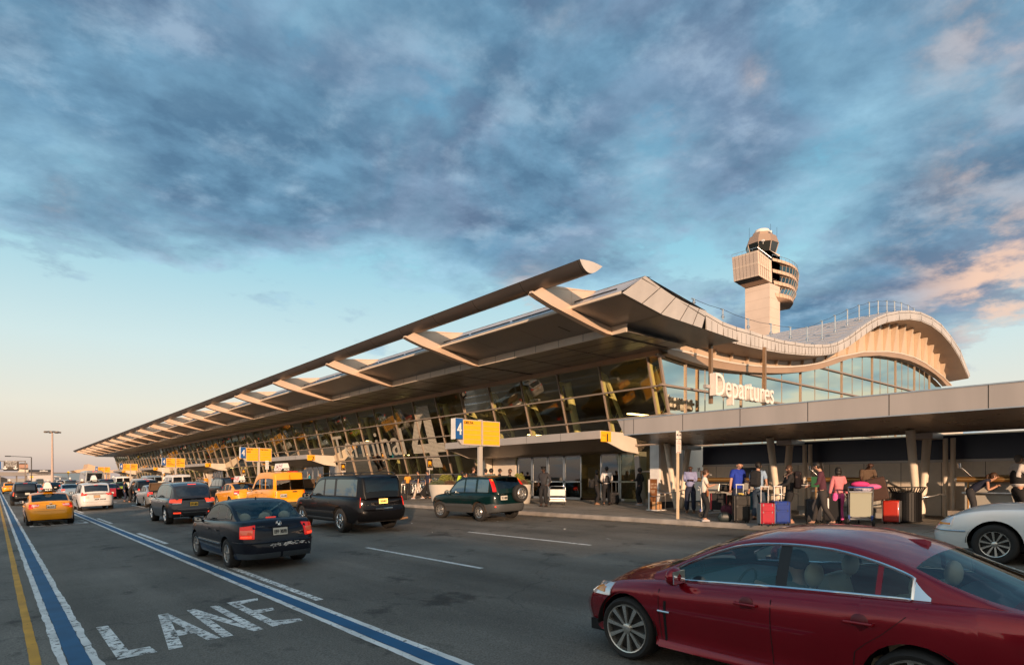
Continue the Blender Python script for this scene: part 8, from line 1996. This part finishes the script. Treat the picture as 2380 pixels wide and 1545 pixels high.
b_ = q + Vector((.35, .45, 0)); rz = face(b_, 'cam', 0)
suitcase(b_ + Vector((-.35, .55, .03)), rz, .44, .28, .72, C_blk, 'black upright suitcase left of the loaded trolley'); suitcase(b_ + Vector((-.62, .95, .03)), rz + .2, .40, .26, .66, C_chr, 'dark upright suitcase between the pink girl and the trolley')
suitcase(b_ + Vector((.10, .05, .22)), rz, .50, .26, .66, C_blk, 'black case standing on the deck of the loaded trolley')
t_ = suitcase(b_ + Vector((.62, -.35, .62)), rz, .50, .26, .68, cl('brown_case_cloth', (.06, .03, .022)), 'dark brown suitcase leaning off the right side of the loaded trolley'); t_.rotation_euler.y = .22
bag(b_ + Vector((-.05, .1, .92)), rz, .66, .34, .26, C_blk, 'black holdall on top of the loaded trolley')
for i, (dx, m, lb) in enumerate(((-.06, mat('hot_pink_wrap', (.72, .05, .22), .8), 'hot pink jacket bundled on the loaded trolley'), (.16, mat('rose_wrap', (.75, .14, .34), .8), 'rose pink cushion bundle on the loaded trolley'), (-.02, mat('lace_print', (.40, .38, .48), .8, noise=.6, nscale=30), 'patterned white cloth hanging at the trolley front'))):
    g = MB(); g.ball((0, 0, 0), .15, 12, 8, (1.5, .8, .55)); local_thing(g, 'jacket', m, b_ + Vector((dx - .1, -.18 - dx, 1.12 - .07 * i)), rz, lb, 'jacket', smooth=60)
q = sp(2073, 1216.5); suitcase(q, face(q, 'cam', -12), .42, .28, .64, mat('coral_shell', (.48, .035, .02), .35, coat=.4), 'red hard suitcase with broad silver strap beside the litter bin', trim=M_steel, hard=True)
# nested row of trolleys and the people farther back
tr0 = None
for i in range(13):
    x = 927 + i * 6.2; q = at_x(x, 1147, 24.0 if i % 2 else 23.7); q.z = side_z(q.x)
    lb = 'silver luggage trolley in the nested row before the glass wall'
    if tr0 is None: tr0 = trolley(q, PI / 2, lb, 'nested luggage trolleys by the glass wall')
    else: dup(tr0, q, PI / 2, lb, 'nested luggage trolleys by the glass wall')
def far_person(x, y_head, X, label, h=1.74, way='cam', deg=0, **k):
    p = at_x(x, y_head, X); p.z = side_z(X); return person(label, p, face(p, way, deg), h, **k)
FP = far_person
FP(917, 1095, 20.5, 'man in white shirt with dark braces left of the trolley row', way='away', top=C_wht, bot=C_nav, skin=SK_M)
FP(947.5, 1099, 23.0, 'attendant in yellow shirt with pale braces among the trolleys', 1.68, top=mat('amber_cloth', (.62, .28, .03), .8), skin=SK_D, sleeve='short')
pt = sp(972.4, 1159.5); person('man in black top and pale trousers striding with crossed shadow on his leg', pt, face(pt, 'left', 0), 1.80, SK_L, C_blk, C_kha, C_shoeW, sleeve='short', stride=.85); 
pt = sp(994.4, 1158.7); rz = face(pt, 'left', 30); person('man in navy t-shirt carrying a black garment bag at his side', pt, rz, 1.80, SK_L, C_nav, C_blk, sleeve='short', stride=.3)
g = MB(); g.add([(-.02, .2, .95), (.02, .2, .95), (.05, .75, .35), (.04, .35, .08), (-.04, .35, .08), (-.05, .75, .35)], [(0, 1, 2, 5), (5, 2, 3, 4), (0, 5, 4), (1, 3, 2), (0, 4, 3, 1)]); local_thing(g, 'garment_bag', C_blk, at(pt, rz, (-.25, .0, .0)), rz, 'black garment bag swinging from the hand of the navy-shirted man', 'bag')
q = sp(937, 1162); suitcase(q, face(q, 'cam', 0), .55, .28, .42, C_blk, 'black wheeled case with orange tag left of the striding man', handle=.55, hm=M_cream)
FP(1074, 1096, 19.5, 'worker in lime high-visibility vest behind the green SUV', top=mat('lime_vest', (.45, .60, .04), .7), bot=C_nav, skin=SK_D)
FP(1084, 1099, 19.0, 'dark-haired woman with hand at her ear behind the green SUV', 1.64, fem=True, hairs='curly', arms={1: (.12, .12, 1.52)})
FP(1100.5, 1085, 18.6, 'bearded man in black suit and white shirt beside the airline sign post', 1.90, way='right', hairs='beard', skin=SK_L, hair=HR_N)
FP(1129, 1090, 19.0, 'dark-haired person in grey-green shirt, back to the road, behind the SUV roof', 1.80, way='away', top=cl('sage_cloth', (.14, .16, .14)))
FP(1141.6, 1088.5, 19.2, 'dark-haired woman seen from behind above the SUV roof', 1.82, way='away', hairs='curly', fem=True, top=cl('sage_cloth', (.14, .16, .14)))
FP(1161.3, 1087, 20.4, 'man in black jacket facing right before the glass doors', 1.80, way='right', skin=SK_M)
FP(1184.8, 1087, 20.4, 'woman in black vest top with bare arms right of the SUV roof', 1.78, way='right', sleeve='none', fem=True, hair=HR_N, hairs='bob')
FP(693.4, 1098.6, 20.5, 'bald man in dark jacket by door 2', 1.78, way='right', hair=None, top=C_nav); FP(701.5, 1099.7, 20.9, 'stooping person in brown beside the bald man by door 2', 1.74, way='left', lean=.2, top=cl('brown_cloth', (.13, .075, .06)))
FP(719.3, 1097.5, 20.5, 'person in turquoise t-shirt phoning by door 2', 1.78, way='left', top=mat('turquoise_cloth', (.02, .26, .36), .8), sleeve='short', arms={-1: (-.12, .12, 1.52)}); FP(744, 1097.5, 20.2, 'person in olive jacket close to the roof rack of the black SUV', 1.78, way='cam', top=cl('olive_cloth', (.10, .08, .05)), hair=HR_G)
FP(533, 1103, 20.5, 'man in black coat standing above the pale yellow taxi roof', 1.78, way='right'); FP(544, 1105, 20.2, 'woman in dark dress gesturing above the pale yellow taxi roof', 1.68, way='left', fem=True, hairs='bob', arms={1: (.1, .32, 1.25)}, sleeve='none')
for i, (x, y, lb, m) in enumerate(((460, 1104, 'person in black with back turned beside door 3', C_blk), (464.5, 1103, 'second head from the left in the group by door 3', cl('grey_cloth', (.12, .11, .10))), (472, 1102.5, 'tallest person in grey in the group by door 3', cl('grey_cloth', (.12, .11, .10))), (479, 1108, 'short person in yellow top by door 3', mat('amber_cloth', (.62, .28, .03), .8)), (493.6, 1104, 'worker in pale blue vest with lime stripe by door 3', mat('pale_blue_vest', (.25, .35, .45), .8)))):
    FP(x, y, 20.8, lb, 1.72 + .03 * (i == 2), way='away' if i % 2 else 'right', top=m)
p = at_x(289, 1117, 8.2); p.z = road_z(8.2); person('police officer in dark cap standing by the open door of the black SUV', p, face(p, 'right'), 1.75, SK_L, C_nav, C_nav)
p = at_x(321, 1116, 8.5); p = Vector((8.2, 57.2, road_z(8.2))); person('man in dark suit bending into the black SUV', p, face(p, 'right'), 1.75, SK_L, C_blk, C_blk, lean=.5)
p = Vector((6.35, 92, road_z(6.4))); person('person in white shirt crossing between the distant cars', p, face(p, 'left'), 1.7, SK_M, C_wht, C_nav, stride=.5)

bpy.context.view_layer.update()
